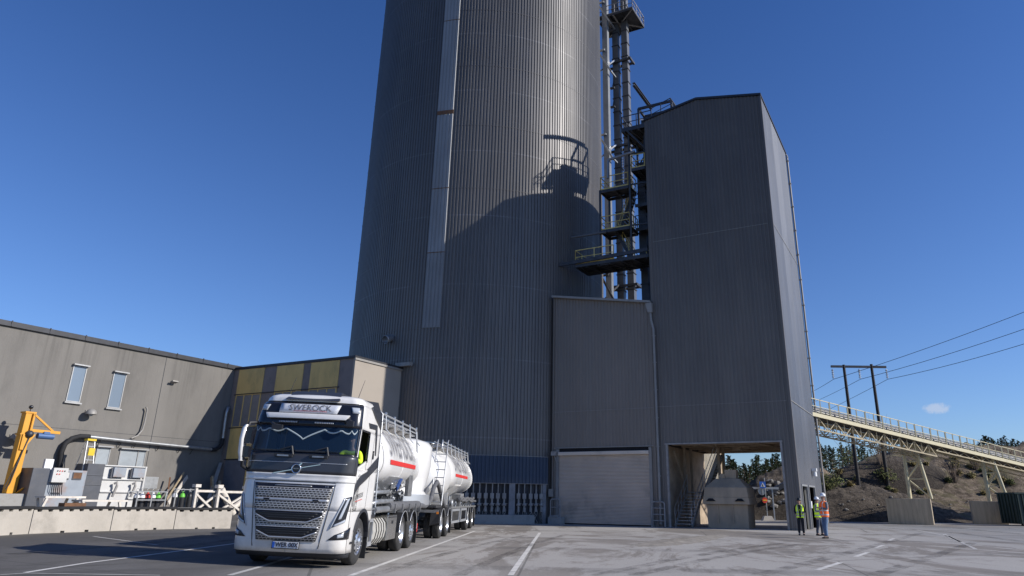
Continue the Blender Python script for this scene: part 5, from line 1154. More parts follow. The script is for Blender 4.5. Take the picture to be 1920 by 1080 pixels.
mb = MB(); rings = []
for z, r in ((1.28,1.25),(1.62,1.25)): rings.append([Vector((math.cos(2*PI*k/n)*r, 10.2+math.sin(2*PI*k/n)*r*1.25, z)) for k in range(n)])
mb.loft(rings); LP('vessel_skirt', m_alu, mb)
def tank_text(par, y0, y1, R, zc, z_lo, z_hi, redz):
    # lettering wrapped on the tank flank facing +x, reading from the front of the vehicle backwards
    vs, fs = text_mesh('SWEROCK', 1.0, 0); xs_ = [v.x for v in vs]; ys_ = [v.y for v in vs]; w = max(xs_)-min(xs_); h = max(ys_)-min(ys_)
    bm = bmesh.new(); vv = [bm.verts.new((v.x,v.y,0)) for v in vs if True]
    for f in fs:
        try: bm.faces.new([vv[i] for i in f])
        except ValueError: pass
    bmesh.ops.delete(bm, geom=[f for f in bm.faces if abs(f.normal.z) < .5 and f.calc_area() < 1e-9], context='FACES')
    for k in range(1, 14):
        yy = min(ys_)+h*k/14; bmesh.ops.bisect_plane(bm, geom=bm.verts[:]+bm.edges[:]+bm.faces[:], plane_co=(0,yy,0), plane_no=(0,1,0))
    V = [v.co.copy() for v in bm.verts]; bm.verts.index_update(); F = [[v.index for v in f.verts] for f in bm.faces]; bm.free()
    th = lambda z: math.asin(max(-1, min(1, (z-zc)/R))); t0, t1 = th(z_lo), th(z_hi); mb = MB()
    for i, j in ((-1,-.6),(-.5,.6),(0,0),(.6,-.5),(1,.6)):
        if True:
            o = .012+.002*(i+1.5)+.001*j
            q = []
            for v in V:
                f = (v.y-min(ys_))/h; y = y0+(y1-y0)*(v.x-min(xs_))/w+i*.06; a = t0+(t1-t0)*f+j*.045; q.append((math.cos(a)*(R+o), y, zc+math.sin(a)*(R+o)))
            mb.add(q, F)
    mb.build('tank_lettering', m_soft, par, fixn=False)
    mb = MB(); k = 4; c0 = th(redz-.075); c1 = th(redz+.055); pts = []
    vs = [(math.cos(c0+(c1-c0)*i/k)*(R+.012), y, zc+math.sin(c0+(c1-c0)*i/k)*(R+.012)) for y in (y0,y1) for i in range(k+1)]
    mb.add(vs, [(i,i+1,k+2+i,k+1+i) for i in range(k)]); mb.build('red_band', m_red, par)
tank_text(tk1, 4.05, 7.65, 1.17, 2.40, 2.62, 3.30, 2.46)
def topside(par, y0, y1, zt):
    # walkway, lids and folding handrail on top of the tank
    mb = MB(); mb.box((.45,y0,zt+.02),(.80,y1,zt+.06)); mb.box((-.2,y0,zt+.02),(.1,y1,zt+.05)); mb.build('walkway', m_galv, par)
    n = max(2, int((y1-y0)/1.6))
    for i in range(n):
        y = y0+(y1-y0)*(i+.5)/n; mb = MB(); mb.lathe((.15,y,zt-.02), (0,0,1), [(.30,0),(.30,.16),(.33,.17),(.33,.21),(.1,.25),(0,.25)], 18); mb.bar((-.1,y,zt+.26),(.5,y,zt+.22),.04); mb.bar((.5,y,zt+.0),(.52,y,zt+.3),.05); mb.build('manhole_lid', m_tankm, par)
    mb = MB(); mb.tube([(.85,y0,zt-.05),(.85,y0+.02,zt+.2),(.85,y0+.3,zt+.24),(.85,y1-.2,zt+.24),(.85,y1,zt+.16),(.95,y1+.1,zt-.8)], .03, 6); mb.tube([(.85,y0+.1,zt+.12),(.85,y1,zt+.12)], .022, 6)
    k = int((y1-y0)/1.1)
    for i in range(k+1): y = y0+.1+(y1-y0-.2)*i/k; mb.tube([(1.0,y+.12,zt-.28),(.9,y,zt-.15),(.85,y,zt+.24)], .022, 5); mb.cbox((.85,y,zt+.27),(.05,.05,.10))
    mb.tube([(.5,y0,zt+.22),(.5,y1,zt+.22)], .022, 6); mb.build('top_rail', m_alu, par)
    mb = MB(); mb.tube([(.65,y0-.2,zt+.08),(.62,y0+1,zt+.1),(.66,(y0+y1)/2,zt+.1),(.6,y1,zt+.08)], .05, 8); mb.tube([(.3,y0,zt+.05),(.35,y1,zt+.06)], .045, 8)
    for i in range(k): mb.cbox((.72,y0+.5+i*1.1,zt-.02),(.3,.08,.18))
    mb.build('top_pipe', m_dusty, par)
topside(lorry, 3.0, 8.9, 3.50)
def ladder(par, y, x0, x1, z0, z1, lean=0, mat=None, w=.36, alongx=False):
    mb = MB(); ends = []
    for s_ in (-w/2, w/2):
        b = Vector((x0, y+s_, z0)); t_ = Vector((x1, y+s_+lean, z1)); 
        if alongx: b = Vector((x0+s_, y, z0)); t_ = Vector((x1+s_, y+lean, z1))
        mb.tube([b, t_, t_+Vector((-.1,0,.1)) if not alongx else t_+Vector((0,.12,.1))], .024, 6); ends.append((b, t_))
    mb.build('ladder_rail', mat or m_alu, par); n = int((z1-z0)/.3)
    for i in range(n):
        f = (i+.4)/n; mb = MB(); mb.cyl(ends[0][0].lerp(ends[0][1], f), ends[1][0].lerp(ends[1][1], f), .018, n=6); mb.build('ladder_rung', mat or m_alu, par)
ladder(lorry, 2.55, 1.22, 1.12, 1.1, 3.62, .05, m_galv, .34)
# pipework behind the cab and along the flank
mb = MB(); mb.tube([(.4,2.55,1.3),(1.15,2.55,1.35),(1.2,2.9,1.4),(1.2,4.6,1.42)], .06); mb.tube([(1.2,2.7,1.2),(1.2,5.2,1.22),(1.0,6.0,1.25)], .08); mb.tube([(.5,2.6,1.55),(1.1,2.7,1.62),(1.15,4.3,1.66),(.7,4.7,1.5)], .055); LP('air_pipe', m_galv, mb)
mb = MB(); mb.cyl((1.18,4.2,1.27),(1.18,8.6,1.29),.13,n=14); LP('hose_tray', m_hose, mb)
mb = MB()
for y in (4.6,5.6,6.6,7.6,8.4): mb.box((1.02,y,1.10),(1.34,y+.06,1.34))
LP('tray_bracket', m_chasl, mb)
random.seed(11)
for y, z in ((5.3,1.02),(6.3,1.12)):
    mb = MB(); mb.cyl((.0,y,z-.12),(.0,y,z+.1),.2,n=14); mb.cyl((0,y,z-.05),(1.0,y,z+.02),.09,n=10); mb.cyl((.8,y,z),(.8,y+.02,z+.35),.05); mb.lathe((.95,y,z+.02),(1,0,0),[(.09,0),(.15,.02),(.15,.06),(.09,.08)],14); mb.lathe((.8,y,z+.36),(0,0,1),[(.12,0),(.13,.015),(.12,.03)],14); LP('outlet_valve', m_galv, mb)
    for k in range(6):
        mb = MB(); c = Vector((random.uniform(.7,1.15), y+random.uniform(-.4,.8), random.uniform(1.3,1.9))); mb.lathe(c, (random.uniform(-1,1),random.uniform(-1,1),.4), [(.03,-.12),(.05,-.1),(.05,.0),(.09,.01),(.09,.04),(.03,.06),(.03,.16)], 10); mb.bar(c, c+Vector((.0,.1,-.3)), .03); LP('valve', m_chasl if k % 2 else m_galv, mb)
mb = MB(); mb.box((1.0,7.15,1.55),(1.12,7.75,2.25)); LP('control_cabinet', m_chasl, mb, bevel=.01)
mb = MB(); q = [Vector((1.02,5.9,1.75)),Vector((1.0,6.8,2.25))]; mb.bar(q[0], q[1], .05, .14); LP('blue_tube', M('blue_plastic', (.03,.07,.22), .5, 0, .1), mb)
mb = MB(); mb.sphere((0,0,0),.1,4)
# ------------------------------------------------------------------ TRAILER
tr = thing('tank_trailer', 'white silo trailer with front ladder and four axles coupled behind the lorry', 'trailer', F_T2, (0,12.5,0))
TPp = lambda nm, mt, mb, par=None, **k: mb.build(nm, mt, par or tr, **k)
for sg in (1,-1):
    for y, d in ((13.8,True),(15.5,False),(22.35,True),(24.35,False)): wheel(tr, sg*1.22, y, sg, dual=True)
    g = guard(tr, 13.8, sg, .60, -2, 150); g = guard(tr, 15.5, sg, .60, 30, 176); guard(tr, 22.35, sg, .60, 2, 150); guard(tr, 24.35, sg, .60, 30, 178)
mb = MB(); mb.hexa([(.9,12.9,.50),(1.26,12.9,.62),(1.26,13.2,.55),(.9,13.2,.5),(.9,13.07,1.12),(1.26,13.07,1.05),(1.26,13.4,1.1),(.9,13.4,1.12)]); TPp('front_flap', m_black, mb)
mb = MB(); mb.box((.5,12.55,.98),(1.27,12.62,1.08)); TPp('bumper_bar', m_chasl, mb)
mb = MB(); mb.box((1.2,12.52,.94),(1.28,12.56,1.02)); TPp('side_lamp', m_amber, mb)
mb = MB()
for sg in (1,-1):
    mb.box((sg*.9,16.14,.12),(sg*1.27,16.17,.7)); mb.box((sg*.9,25.05,.12),(sg*1.27,25.08,.7))
TPp('mud_flap', m_black, mb)
for x in (-.42,.42): mb = MB(); mb.box((x-.05,12.8,.95),(x+.05,25.2,1.15)); TPp('chassis_rail', m_chas, mb)
mb = MB(); mb.bar((-.42,12.8,.9),(0,10.9,.75),.1,.14); mb.bar((.42,12.8,.9),(0,10.9,.75),.1,.14); mb.box((-1.1,12.9,1.16),(1.1,16.0,1.24)); TPp('drawbar', m_chas, mb)
mb = MB()
for y in (13.8,15.5,22.35,24.35): mb.cyl((-1.1,y,.52),(1.1,y,.52),.09,n=10)
for y in (14.2,16,18,20,21.8,23.4,25): mb.box((-.42,y,.98),(.42,y+.1,1.12))
TPp('axle', m_chas, mb)
mb = MB() # aluminium side guard
for y0, y1 in ((16.3,18.9),(19.3,21.4)):
    X = 1.24; mb.box((X-.02,y0,.98),(X+.02,y1,1.08)); mb.box((X-.02,y0,.48),(X+.02,y1,.58)); mb.box((X-.02,y0,.58),(X+.02,y0+.14,.98)); mb.box((X-.02,y1-.14,.58),(X+.02,y1,.98))
TPp('side_guard', m_alu, mb)
mb = MB(); mb.box((1.1,16.0,1.1),(1.26,25.2,1.17)); mb.box((.8,19.0,.5),(1.2,19.25,1.7)); TPp('side_rail', m_chasl, mb)
tk2 = tank(tr, 15.6, 23.2, 1.20, 2.42, m_tank)
mb = MB(); n = 44; rings = []
for y, r, zc in ((13.55,.35,2.3),(13.7,.8,2.32),(14.2,1.02,2.36),(15.0,1.15,2.4),(15.62,1.20,2.42)): rings.append([Vector((math.cos(2*PI*k/n)*r, y, zc+math.sin(2*PI*k/n)*r)) for k in range(n)])
mb.loft(rings); TPp('front_nose', m_tank, mb)
c = cone(tr, 18.9, 3.6, 1.15, 2.08, 1.15, .2, m_tank, -.6)
tank_text(tk2, 16.9, 21.2, 1.20, 2.42, 2.68, 3.36, 2.52)
topside(tr, 14.6, 23.3, 3.56)
ladder(tr, 13.3, 1.02, .92, 1.25, 3.75, 1.0, m_galv, .44, True)
mb = MB(); mb.tube([(.25,13.2,1.3),(.35,13.0,2.2),(.45,13.3,3.0),(.5,13.8,3.62)], .09); mb.tube([(.55,13.1,2.3),(.3,12.9,2.6),(.32,12.95,2.95),(.55,13.3,3.2)], .06); TPp('front_hose', m_plast, mb)
mb = MB() # big hose looping from the lorry over the drawbar
mb.tube([(1.15,8.6,1.28),(1.15,10.2,1.25),(1.15,11.2,1.4),(1.1,12.0,1.9),(1.1,12.6,2.12),(1.1,13.2,1.95),(1.15,14.0,1.45),(1.15,14.6,1.25)], .085, 10); mb.tube([(.95,9.6,1.3),(.95,10.9,1.5),(.95,11.5,1.85)], .07, 8); TPp('coupling_hose', m_hose, mb)
random.seed(5)
mb = MB()
for k in range(4):
    pts = [(1.18+random.uniform(-.08,.08), 18.6+i*.45, 1.42+random.uniform(-.06,.06)+.03*k) for i in range(15)]; mb.tube(pts, .06, 7)
TPp('hose_bundle', m_hose, mb)
for y in (17.4,20.2):
    mb = MB(); mb.cyl((0,y,1.0),(0,y,1.2),.2,n=14); mb.cyl((0,y,1.15),(1.05,y,1.2),.1,n=10); mb.lathe((1.0,y,1.3),(1,0,0),[(.16,0),(.18,.03),(.18,.09),(.12,.12),(0,.12)],16); mb.cyl((.9,y,1.1),(.9,y,1.6),.05); TPp('outlet_valve', m_galv, mb)
for k in range(7): mb = MB(); y = 18.2+k*.95; mb.cyl((1.1,y,1.15),(1.1,y,1.38),.05,n=8); mb.cbox((1.1,y,1.28),(.14,.1,.1)); TPp('valve', m_galv, mb)
mb = MB()
for y in (16.3,21.6): mb.box((-1.0,y,1.15),(1.0,y+.12,1.75))
TPp('tank_cradle', m_tank, mb)
# cradle of the lorry tank
mb = MB()
for y in (3.6,7.2): mb.box((-.95,y,1.0),(.95,y+.12,1.7))
LP('tank_cradle', m_tankm, mb)
# ------------------------------------------------------------------ YARD THINGS ON THE LEFT
def W3(px, py, a): return pw_a(px, py, a)
# concrete barriers: line through measured feet
bp = [gpt(-60, 1008), gpt(53, 1001), gpt(206, 995.5), gpt(325, 992), gpt(432, 991)]
for i in range(4):
    p, q = bp[i], bp[i+1]; d = (q-p); L = d.length; ang = math.atan2(d.y, d.x); z = min(p.z, q.z)
    lab = ['concrete barrier block at the left edge of the photo','second concrete barrier block from the left, in front of the steel tables','concrete barrier block between the second and the last, in front of the gas bottle rack','right hand concrete barrier block, ending beside the lorry'][i]
    fr = Matrix.Translation((p.x,p.y,z)) @ Matrix.Rotation(ang,4,'Z')
    t = bpy.data.objects.new('barrier_block', None); COL.objects.link(t); t.matrix_world = fr; OFF[t.name] = Vector((0,0,0)); tag(t, lab, 'barrier', 'concrete barrier blocks in a row')
    h = .72; mb = MB(); e = .015; ns = [(0,h)]
    k = max(5, int(L/.36)); tooth = L/k
    poly = [(e,0),(L*.36,0),(L*.36,.07),(L*.41,.07),(L*.41,0),(L*.66,0),(L*.66,.07),(L*.71,.07),(L*.71,0),(L-e,0),(L-e,h)]
    for j in range(k-1, -1, -1):
        x = j*tooth; poly += [(x+tooth*.80,h),(x+tooth*.72,h-.07),(x+tooth*.38,h-.07),(x+tooth*.28,h)]
    poly.append((e,h)); mb.extr([(x,0,z_) for x, z_ in poly], (0,.55,0)); mb.build('block', m_conc, t)
    mb = MB(); mb.box((-.0,-.03,h+.003),(L,.5,h+.075)); mb.build('rubber_strip', m_black, t)
# concrete ledge and orange jib crane
c = W3(35, 922, -42.2); zl0 = c.z
t = thing('concrete_ledge', 'rough concrete loading ledge under the orange jib crane at the left edge', 'ledge', F_AB, (-42,16,0))
e = W3(61, 926, -41.3); mb = MB(); mb.box((-43.6,2,0),(-41.3,e.y,e.z)); mb.build('ledge_block', m_concr, t, bevel=.03)
cr_ = thing('jib_crane', 'orange column jib crane with a short triangular arm and blue hoist', 'crane', F_AB, (-42.2, c.y, e.z))
b0 = W3(20, 922, -42.2); t0 = W3(51, 773, -42.2); cy0 = (b0.y+t0.y)/2; zt = t0.z; zb_ = e.z
mb = MB(); mb.box((-42.42,cy0-.22,zb_),(-41.98,cy0+.22,zt)); mb.build('column', m_orange, cr_, bevel=.02)
j0 = W3(56, 806, -42.0); j1 = W3(110, 812, -42.0); jt = W3(60, 778, -42.0)
mb = MB(); jz = (j0.z+j1.z)/2
mb.bar((-41.9,cy0+.1,jz),(-41.9,j1.y,jz-.02),.10,.14); mb.bar((-41.9,cy0+.15,zt-.1),(-41.9,j1.y-.35,jz+.02),.09,.09); mb.bar((-41.9,cy0+.15,zt-.05),(-41.9,cy0+.15,jz-.4),.09); mb.build('jib_arm', m_orange, cr_)
mb = MB(); mb.box((-42.45,cy0-.27,jz-.25),(-41.95,cy0+.27,jz-.18)); mb.box((-42.45,cy0-.27,zt-.05),(-41.95,cy0+.27,zt+.03)); mb.hexa([(-42.0,cy0-.15,jz-1.0),(-41.9,cy0-.15,jz-1.0),(-41.9,cy0+.02,jz-1.0),(-42.0,cy0+.02,jz-1.0),(-42.0,cy0-.15,jz-.2),(-41.9,cy0-.15,jz-.2),(-41.9,cy0+.45,jz-.2),(-42.0,cy0+.45,jz-.2)]); mb.build('bearing_bracket', m_orange, cr_)
hm = W3(83, 818, -41.9); mb = MB(); mb.cyl((-41.9,hm.y-.35,hm.z),(-41.9,hm.y+.45,hm.z),.15,n=12); mb.cbox((-41.9,hm.y+.05,hm.z+.17),(.25,.3,.12)); mb.build('hoist_motor', M('hoist_blue', (.07,.14,.30), .5, .1, .1), cr_)
mb = MB(); mb.sphere((-41.9,hm.y-.75,hm.z+.05),.2,7); mb.bar((-41.9,hm.y-.8,hm.z+.2),(-41.9,hm.y+.3,hm.z+.2),.06); mb.tube([(-41.9,hm.y-.75,hm.z-.1),(-41.9,hm.y-.9,hm.z-1),(-41.9,hm.y-1.1,hm.z-2.4),(-41.95,hm.y-1.2,e.z+.2)],.03,6); mb.tube([(-41.9,hm.y-.7,hm.z-.1),(-41.9,hm.y-.95,hm.z-1.2),(-41.9,hm.y-1.3,e.z+.3)],.02,6); mb.build('chain', m_steel, cr_)
bx = W3(90, 871, -41.9); mb = MB(); mb.box((-41.98,bx.y-.22,bx.z-.28),(-41.8,bx.y+.22,bx.z+.28)); mb.build('control_box', m_white, cr_, bevel=.02)
mb = MB(); mb.sphere((-42.2,cy0+.05,zt+.28),.11,6); mb.cyl((-42.2,cy0+.05,zt),(-42.2,cy0+.05,zt+.3),.02); mb.build('beacon', m_cabk, cr_)
mb = MB()
for k in range(5): mb.bar((-41.9+.1*k,cy0+.2,zb_+.05+.05*k),(-41.9,cy0+1.4,zb_+.08+.06*k),.06)
mb.cyl((-41.7,cy0+1.0,zb_+.1),(-41.5,cy0+1.0,zb_+.1),.14); mb.build('foot_trolley', m_orange, cr_)
m_cabinet = M('cabinet_grey', (.30,.33,.37), .5, .1, .08, 2, dirt=(.35,.15,.05), dirt_amt=.7, dirt_scale=1.1)
m_cabd = M('cabinet_dark', (.085,.09,.105), .5, .1, .12, 2, dirt=(.2,.18,.15), dirt_amt=.3)
m_cabw = M('cabinet_white', (.58,.57,.55), .5, 0, .06, 3, dirt=(.3,.25,.2), dirt_amt=.4)
# switch cabinets and the tall bins against the wall (a ~ -41.5)
def g0(a, b): return gab(a, b)
p0, p1 = W3(93, 880, -41.2), W3(165, 880, -41.2)
sc_ = thing('switch_cabinet', 'grey electrical cabinet with red buttons and rust runs beside the crane', 'cabinet', F_AB, (-41.6, (p0.y+p1.y)/2, 0))
mb = MB(); mb.box((-42.1,p0.y,.3),(-41.2,p1.y,p0.z)); mb.build('body', m_cabinet, sc_, bevel=.02)
pd = W3(66, 880, -41.15); mb = MB(); mb.box((-42.2,p0.y-.85,.3),(-41.1,p0.y-.01,p0.z+.05)); mb.build('dark_side', m_cabd, sc_, bevel=.02)
q0, q1 = W3(101, 877, -41.0), W3(126, 905, -41.0); mb = MB(); mb.box((-41.2,q0.y,q1.z),(-40.95,q0.y+.75,q0.z)); cpn = mb.build('control_panel', m_cabw, sc_, bevel=.01)
random.seed(2)
for k in range(6):
    mb = MB(); y = q0.y+.2+.12*(k % 4); z = q0.z-.15-.16*(k//4); mb.cyl((-40.95,y,z),(-40.91,y,z),.03,n=8); mb.build('push_button', m_red if k % 3 else m_black, cpn)
mb = MB()
for k in range(6): y = q0.y+.1+k*.1; mb.tube([(-41.0,y,q1.z),(-41.0,y+.03,q1.z-.35),(-41.1,y+.15,q1.z-.6)], .02, 5)
mb.build('cable', m_black, sc_)
for k, f in enumerate((.42,.75)):
    y = p0.y+(p1.y-p0.y)*f; mb = MB(); mb.box((-41.2,y-.26,p0.z-.48),(-41.16,y+.22,p0.z-.1)); f_ = mb.build('cabinet_window', m_cabd, sc_); mb = MB(); mb.box((-41.16,y-.22,p0.z-.42),(-41.15,y+.2,p0.z-.12)); mb.build('pane', m_cabw if k == 0 else m_rust, f_)
p0, p1 = W3(164, 870, -41.4), W3(273, 876, -41.4)
bn = thing('mixer_bin', 'pale steel bin with two grey wall boxes and a dark left flank', 'machine', F_AB, (-41.9, (p0.y+p1.y)/2, 0))
mb = MB(); mb.box((-42.6,p0.y+.95,.4),(-41.4,p1.y,p0.z)); mb.build('body', m_cabw, bn, bevel=.02)
mb = MB(); mb.box((-42.5,p0.y,.3),(-41.3,p0.y+.94,p0.z+.03)); mb.box((-41.32,p0.y,p0.z-.6),(-41.28,p0.y+.94,p0.z-.55)); mb.box((-41.32,p0.y,p0.z-1.1),(-41.28,p0.y+.94,p0.z-1.05)); mb.build('dark_flank', m_cabd, bn, bevel=.01)
mb = MB()
for dz in (0, .72, 1.4): mb.box((-41.4,p0.y+.95,p0.z-.06-dz),(-41.3,p1.y+.05,p0.z-dz))
mb.box((-41.4,p1.y-.06,.5),(-41.28,p1.y+.03,p0.z)); mb.build('rim', m_cabw, bn)
for y in (W3(221,888,-41.3).y, W3(257,890,-41.3).y):
    zz_ = p0.z-.12; mb = MB(); mb.box((-41.3,y-.36,zz_-.52),(-41.12,y+.36,zz_)); b_ = mb.build('grey_box', m_cabinet, bn, bevel=.02)
    mb = MB(); mb.box((-41.31,y-.44,zz_-.56),(-41.2,y-.37,zz_-.02)); mb.build('box_hinge', m_cabd, b_)
for y in (W3(211,912,-41.3).y, W3(245,914,-41.3).y): mb = MB(); mb.tube([(-41.2,y,p0.z-1.0),(-41.1,y+.08,p0.z-.9),(-41.1,y+.12,p0.z-1.1),(-41.15,y,p0.z-1.7)], .07, 8); mb.build('elbow_pipe', m_dusty, bn)
# step ladder
p0 = W3(170, 825, -42.0); pb_ = W3(161, 878, -42.0); y0 = p0.y; yb_ = pb_.y
sl_ = thing('step_ladder', 'aluminium step ladder with yellow top leaning in front of the workshop wall', 'ladder', F_AB, (-41.8, y0, 0))
zt_ = p0.z; mb = MB()
for s_ in (-.2, .2): mb.bar((-41.4,y0+s_*1.7,1.0),(-41.95,y0+s_,zt_),.04,.07); mb.bar((-42.9,y0+s_*1.7,1.0),(-42.05,y0+s_,zt_),.03,.05)
mb.build('ladder_rail', m_alu, sl_)
for k in range(9): f = k/9; mb = MB(); w = .34-.14*f; mb.box((-41.4-.55*f-.06,y0-w,1.1+(zt_-1.1)*f),(-41.4-.55*f+.03,y0+w,1.1+(zt_-1.1)*f+.03)); mb.build('ladder_step', m_alu, sl_)
mb = MB(); mb.box((-42.15,y0-.25,zt_-.05),(-41.85,y0+.25,zt_+.06)); mb.box((-41.72,y0-.17,zt_-.85),(-41.66,y0+.17,zt_-.45)); mb.build('yellow_top', M('ladder_yellow', (.7,.5,.02), .5, 0, .05), sl_)
# steel trestle tables
def table(x0, x1, y, a, label, cat='table'):
    p, q = W3(x0, y, a), W3(x1, y, a); z = p.z; t = thing('steel_bench', label, cat, F_AB, (a, (p.y+q.y)/2, 0), 'rusty white steel benches behind the barrier')
    mb = MB(); mb.box((a-.9,p.y,z-.09),(a,q.y,z)); mb.build('bench_top', m_wsteel, t)
    n = max(2, int((q.y-p.y)/1.1)); 
    for i in range(n):
        b = p.y+.1+(q.y-p.y-.5)*i/max(1, n-1); mb = MB(); mb.bar((a-.06,b,z-.1),(a-.06,b+.35*(1 if i % 2 else -1),.2),.1); mb.build('leg', m_wsteel, t); mb = MB(); mb.bar((a-.84,b,z-.1),(a-.84,b-.3*(1 if i % 2 else -1),.2),.1); mb.build('leg', m_wsteel, t)
    return t
table(86, 162, 930, -37.6, 'rusty white steel bench left of the middle, behind the second barrier')
table(155, 240, 937, -37.0, 'lower rusty white steel bench to the right, in front of the pale bin')
p = W3(140, 943, -36.5); mb = MB(); mb.box((-36.9,p.y-.5,p.z-.5),(-36.4,p.y+.5,p.z)); tag(mb.build('rusty_box', m_rust, frame=F_AB, origin=(-36.6,p.y,p.z-.5)), 'small rusty steel box under the benches', 'box')
# gas bottle rack
p, q = W3(256, 926, -37.6), W3(310, 922, -37.6)
rk = thing('bottle_rack', 'grey steel cage of gas bottles with white and green shoulders', 'rack', F_AB, (-37.9, (p.y+q.y)/2, 0))
b0_, b1_ = p.y, q.y; zt_ = p.z+.12
mb = MB()
for z in (zt_, zt_-.42, zt_-.85):
    for a in (-38.3,-37.5): mb.bar((a,b0_,z),(a,b1_,z),.05)
for a in (-38.3,-37.5):
    for b in (b0_,(b0_+b1_)/2,b1_): mb.bar((a,b,.3),(a,b,zt_+.02),.06)
mb.build('frame', m_galv, rk)
colsb = [m_white, m_white, M('bottle_red', (.5,.03,.02), .5, 0, .1), m_white, M('bottle_green', (.15,.55,.06), .5, 0, .1)]
m_bot = M('bottle_black', (.03,.03,.033), .4, .1, .2)
def bottle(a, b, ztop, top, label, group):
    t = thing('gas_bottle', label, 'gas bottle', F_AB, (a, b, .3), group)
    mb = MB(); mb.lathe((a,b,0), (0,0,1), [(0,.3),(.14,.3),(.15,.35),(.15,ztop-.32)], 16); mb.build('cylinder', m_bot, t)
    mb = MB(); mb.lathe((a,b,0), (0,0,1), [(.15,ztop-.32),(.145,ztop-.22),(.10,ztop-.12),(.045,ztop-.08),(.04,ztop)], 16); mb.build('shoulder', top, t)
    mb = MB(); mb.lathe((a,b,ztop+.06), (1,0,0), [(.09,-.015),(.105,-.015),(.105,.015),(.09,.015),(.09,-.015)], 14); mb.build('valve_guard', m_galv, t)
labs = ['white shouldered gas bottle at the left end of the cage','white shouldered gas bottle second from the left in the cage','narrow red gas bottle in the middle of the cage','white shouldered gas bottle right of the red one in the cage','green shouldered gas bottle at the right end of the cage']
for k in range(5): bottle(-37.85, b0_+.2+(b1_-b0_-.4)*k/4, zt_+.0, colsb[k], labs[k], 'gas bottles in the steel cage')
p = W3(330, 921, -39.0); q = W3(358, 921, -39.0)
rk2 = thing('bottle_stand', 'grey tube stand holding tall black gas bottles beside the leaning planks', 'rack', F_AB, (-39.2,(p.y+q.y)/2,0)); mb = MB()
for b in (p.y-.1, q.y+.4):
    mb.bar((-38.85,b,.3),(-38.85,b,p.z+.1),.05); mb.bar((-39.6,b,.3),(-39.6,b,p.z+.1),.05)
for z in (p.z+.1, p.z-.9):
    mb.bar((-38.85,p.y-.1,z),(-38.85,q.y+.4,z),.045)
mb.build('frame', m_galv, rk2)
for k, lb in enumerate(('tall black gas bottle with pale shoulder in the tube stand','tall black gas bottle with green shoulder in the tube stand','tall all black gas bottle at the right of the tube stand')):
    bottle(-39.2, p.y+.12+k*(q.y-p.y)/2, p.z+.0, (m_white, colsb[4], m_bot)[k], lb, 'gas bottles in the tube stand')
# leaning planks and poles
p = W3(312, 918, -42.5); q = W3(345, 886, -43.3)
for k, (d, mt, lb, w) in enumerate(((0,m_wood,'yellowish timber plank leaning on the workshop wall',.12),(.3,m_wsteel,'pale board leaning beside the yellowish plank',.26))):
    mb = MB(); mb.bar((p.x,p.y+d,p.z-.8),(q.x,q.y+d,q.z-.25*k),.05,w); tag(mb.build('leaning_plank', mt, frame=F_AB, origin=tuple(p)), lb, 'plank', 'planks leaning on the wall')
p = W3(317, 915, -42.8); q = W3(319, 895, -43.2); mb = MB(); mb.bar((p.x,p.y,p.z-1),q,.09); tag(mb.build('rusty_post', m_rust, frame=F_AB, origin=tuple(p)), 'short rusty steel post left of the leaning planks', 'post')
p = W3(392, 935, -42.0); q = W3(414, 868, -43.4); mb = MB(); mb.bar(p,q,.22,.08); tag(mb.build('tall_plank', m_drain, frame=F_AB, origin=tuple(p)), 'long grey board leaning in the shaded corner by the annexe', 'plank')
p = W3(405, 930, -41.6); mb = MB(); mb.bar(p+Vector((0,0,-1)),p+Vector((-1.2,.4,1.2)),.1,.3); mb.bar(p+Vector((.1,.2,-1)),p+Vector((-1,.9,.9)),.15,.25); tag(mb.build('wood_scrap', m_wood, frame=F_AB, origin=tuple(p)), 'brown timber offcuts leaning in the shaded corner', 'timber')
# white steel trestles
def trestle(x0, x1, yt, a, label):
    p, q = W3(x0, yt, a), W3(x1, yt, a); z = (p.z+q.z)/2; t = thing('steel_trestle', label, 'trestle', F_AB, (a,(p.y+q.y)/2,0), 'white steel trestles')
    for b in (p.y, q.y):
        mb = MB(); mb.bar((a,b,.25),(a,b,z),.13); mb.cbox((a,b,z+.02),(.3,.34,.16)); mb.build('post', m_wsteel, t)
    mb = MB(); mb.bar((a,p.y,z-.25),(a,q.y,z-.25),.12); mb.build('top_rail', m_wsteel, t)
    mb = MB(); mb.bar((a+.03,p.y,z-.4),(a+.03,q.y,z-1.4),.10); mb.bar((a-.06,p.y,z-1.4),(a-.06,q.y,z-.4),.10); mb.build('cross_brace', m_wsteel, t)
trestle(369, 411, 912, -36.2, 'white steel trestle frame right of the gas bottles'); trestle(411, 462, 914, -36.0, 'white steel trestle frame partly hidden by the lorry cab')
p = W3(420, 920, -37.4); mb = MB(); mb.cyl(p+Vector((0,-.2,.1)), p+Vector((0,.9,-1.3)), .18, n=12); mb.cyl(p+Vector((.3,1.6,-.3)), p+Vector((.2,.1,-1.3)), .16, n=12); tag(mb.build('pale_pipe', m_wsteel, frame=F_AB, origin=tuple(p)), 'pale thick pipe sections lying across the trestles', 'pipe')
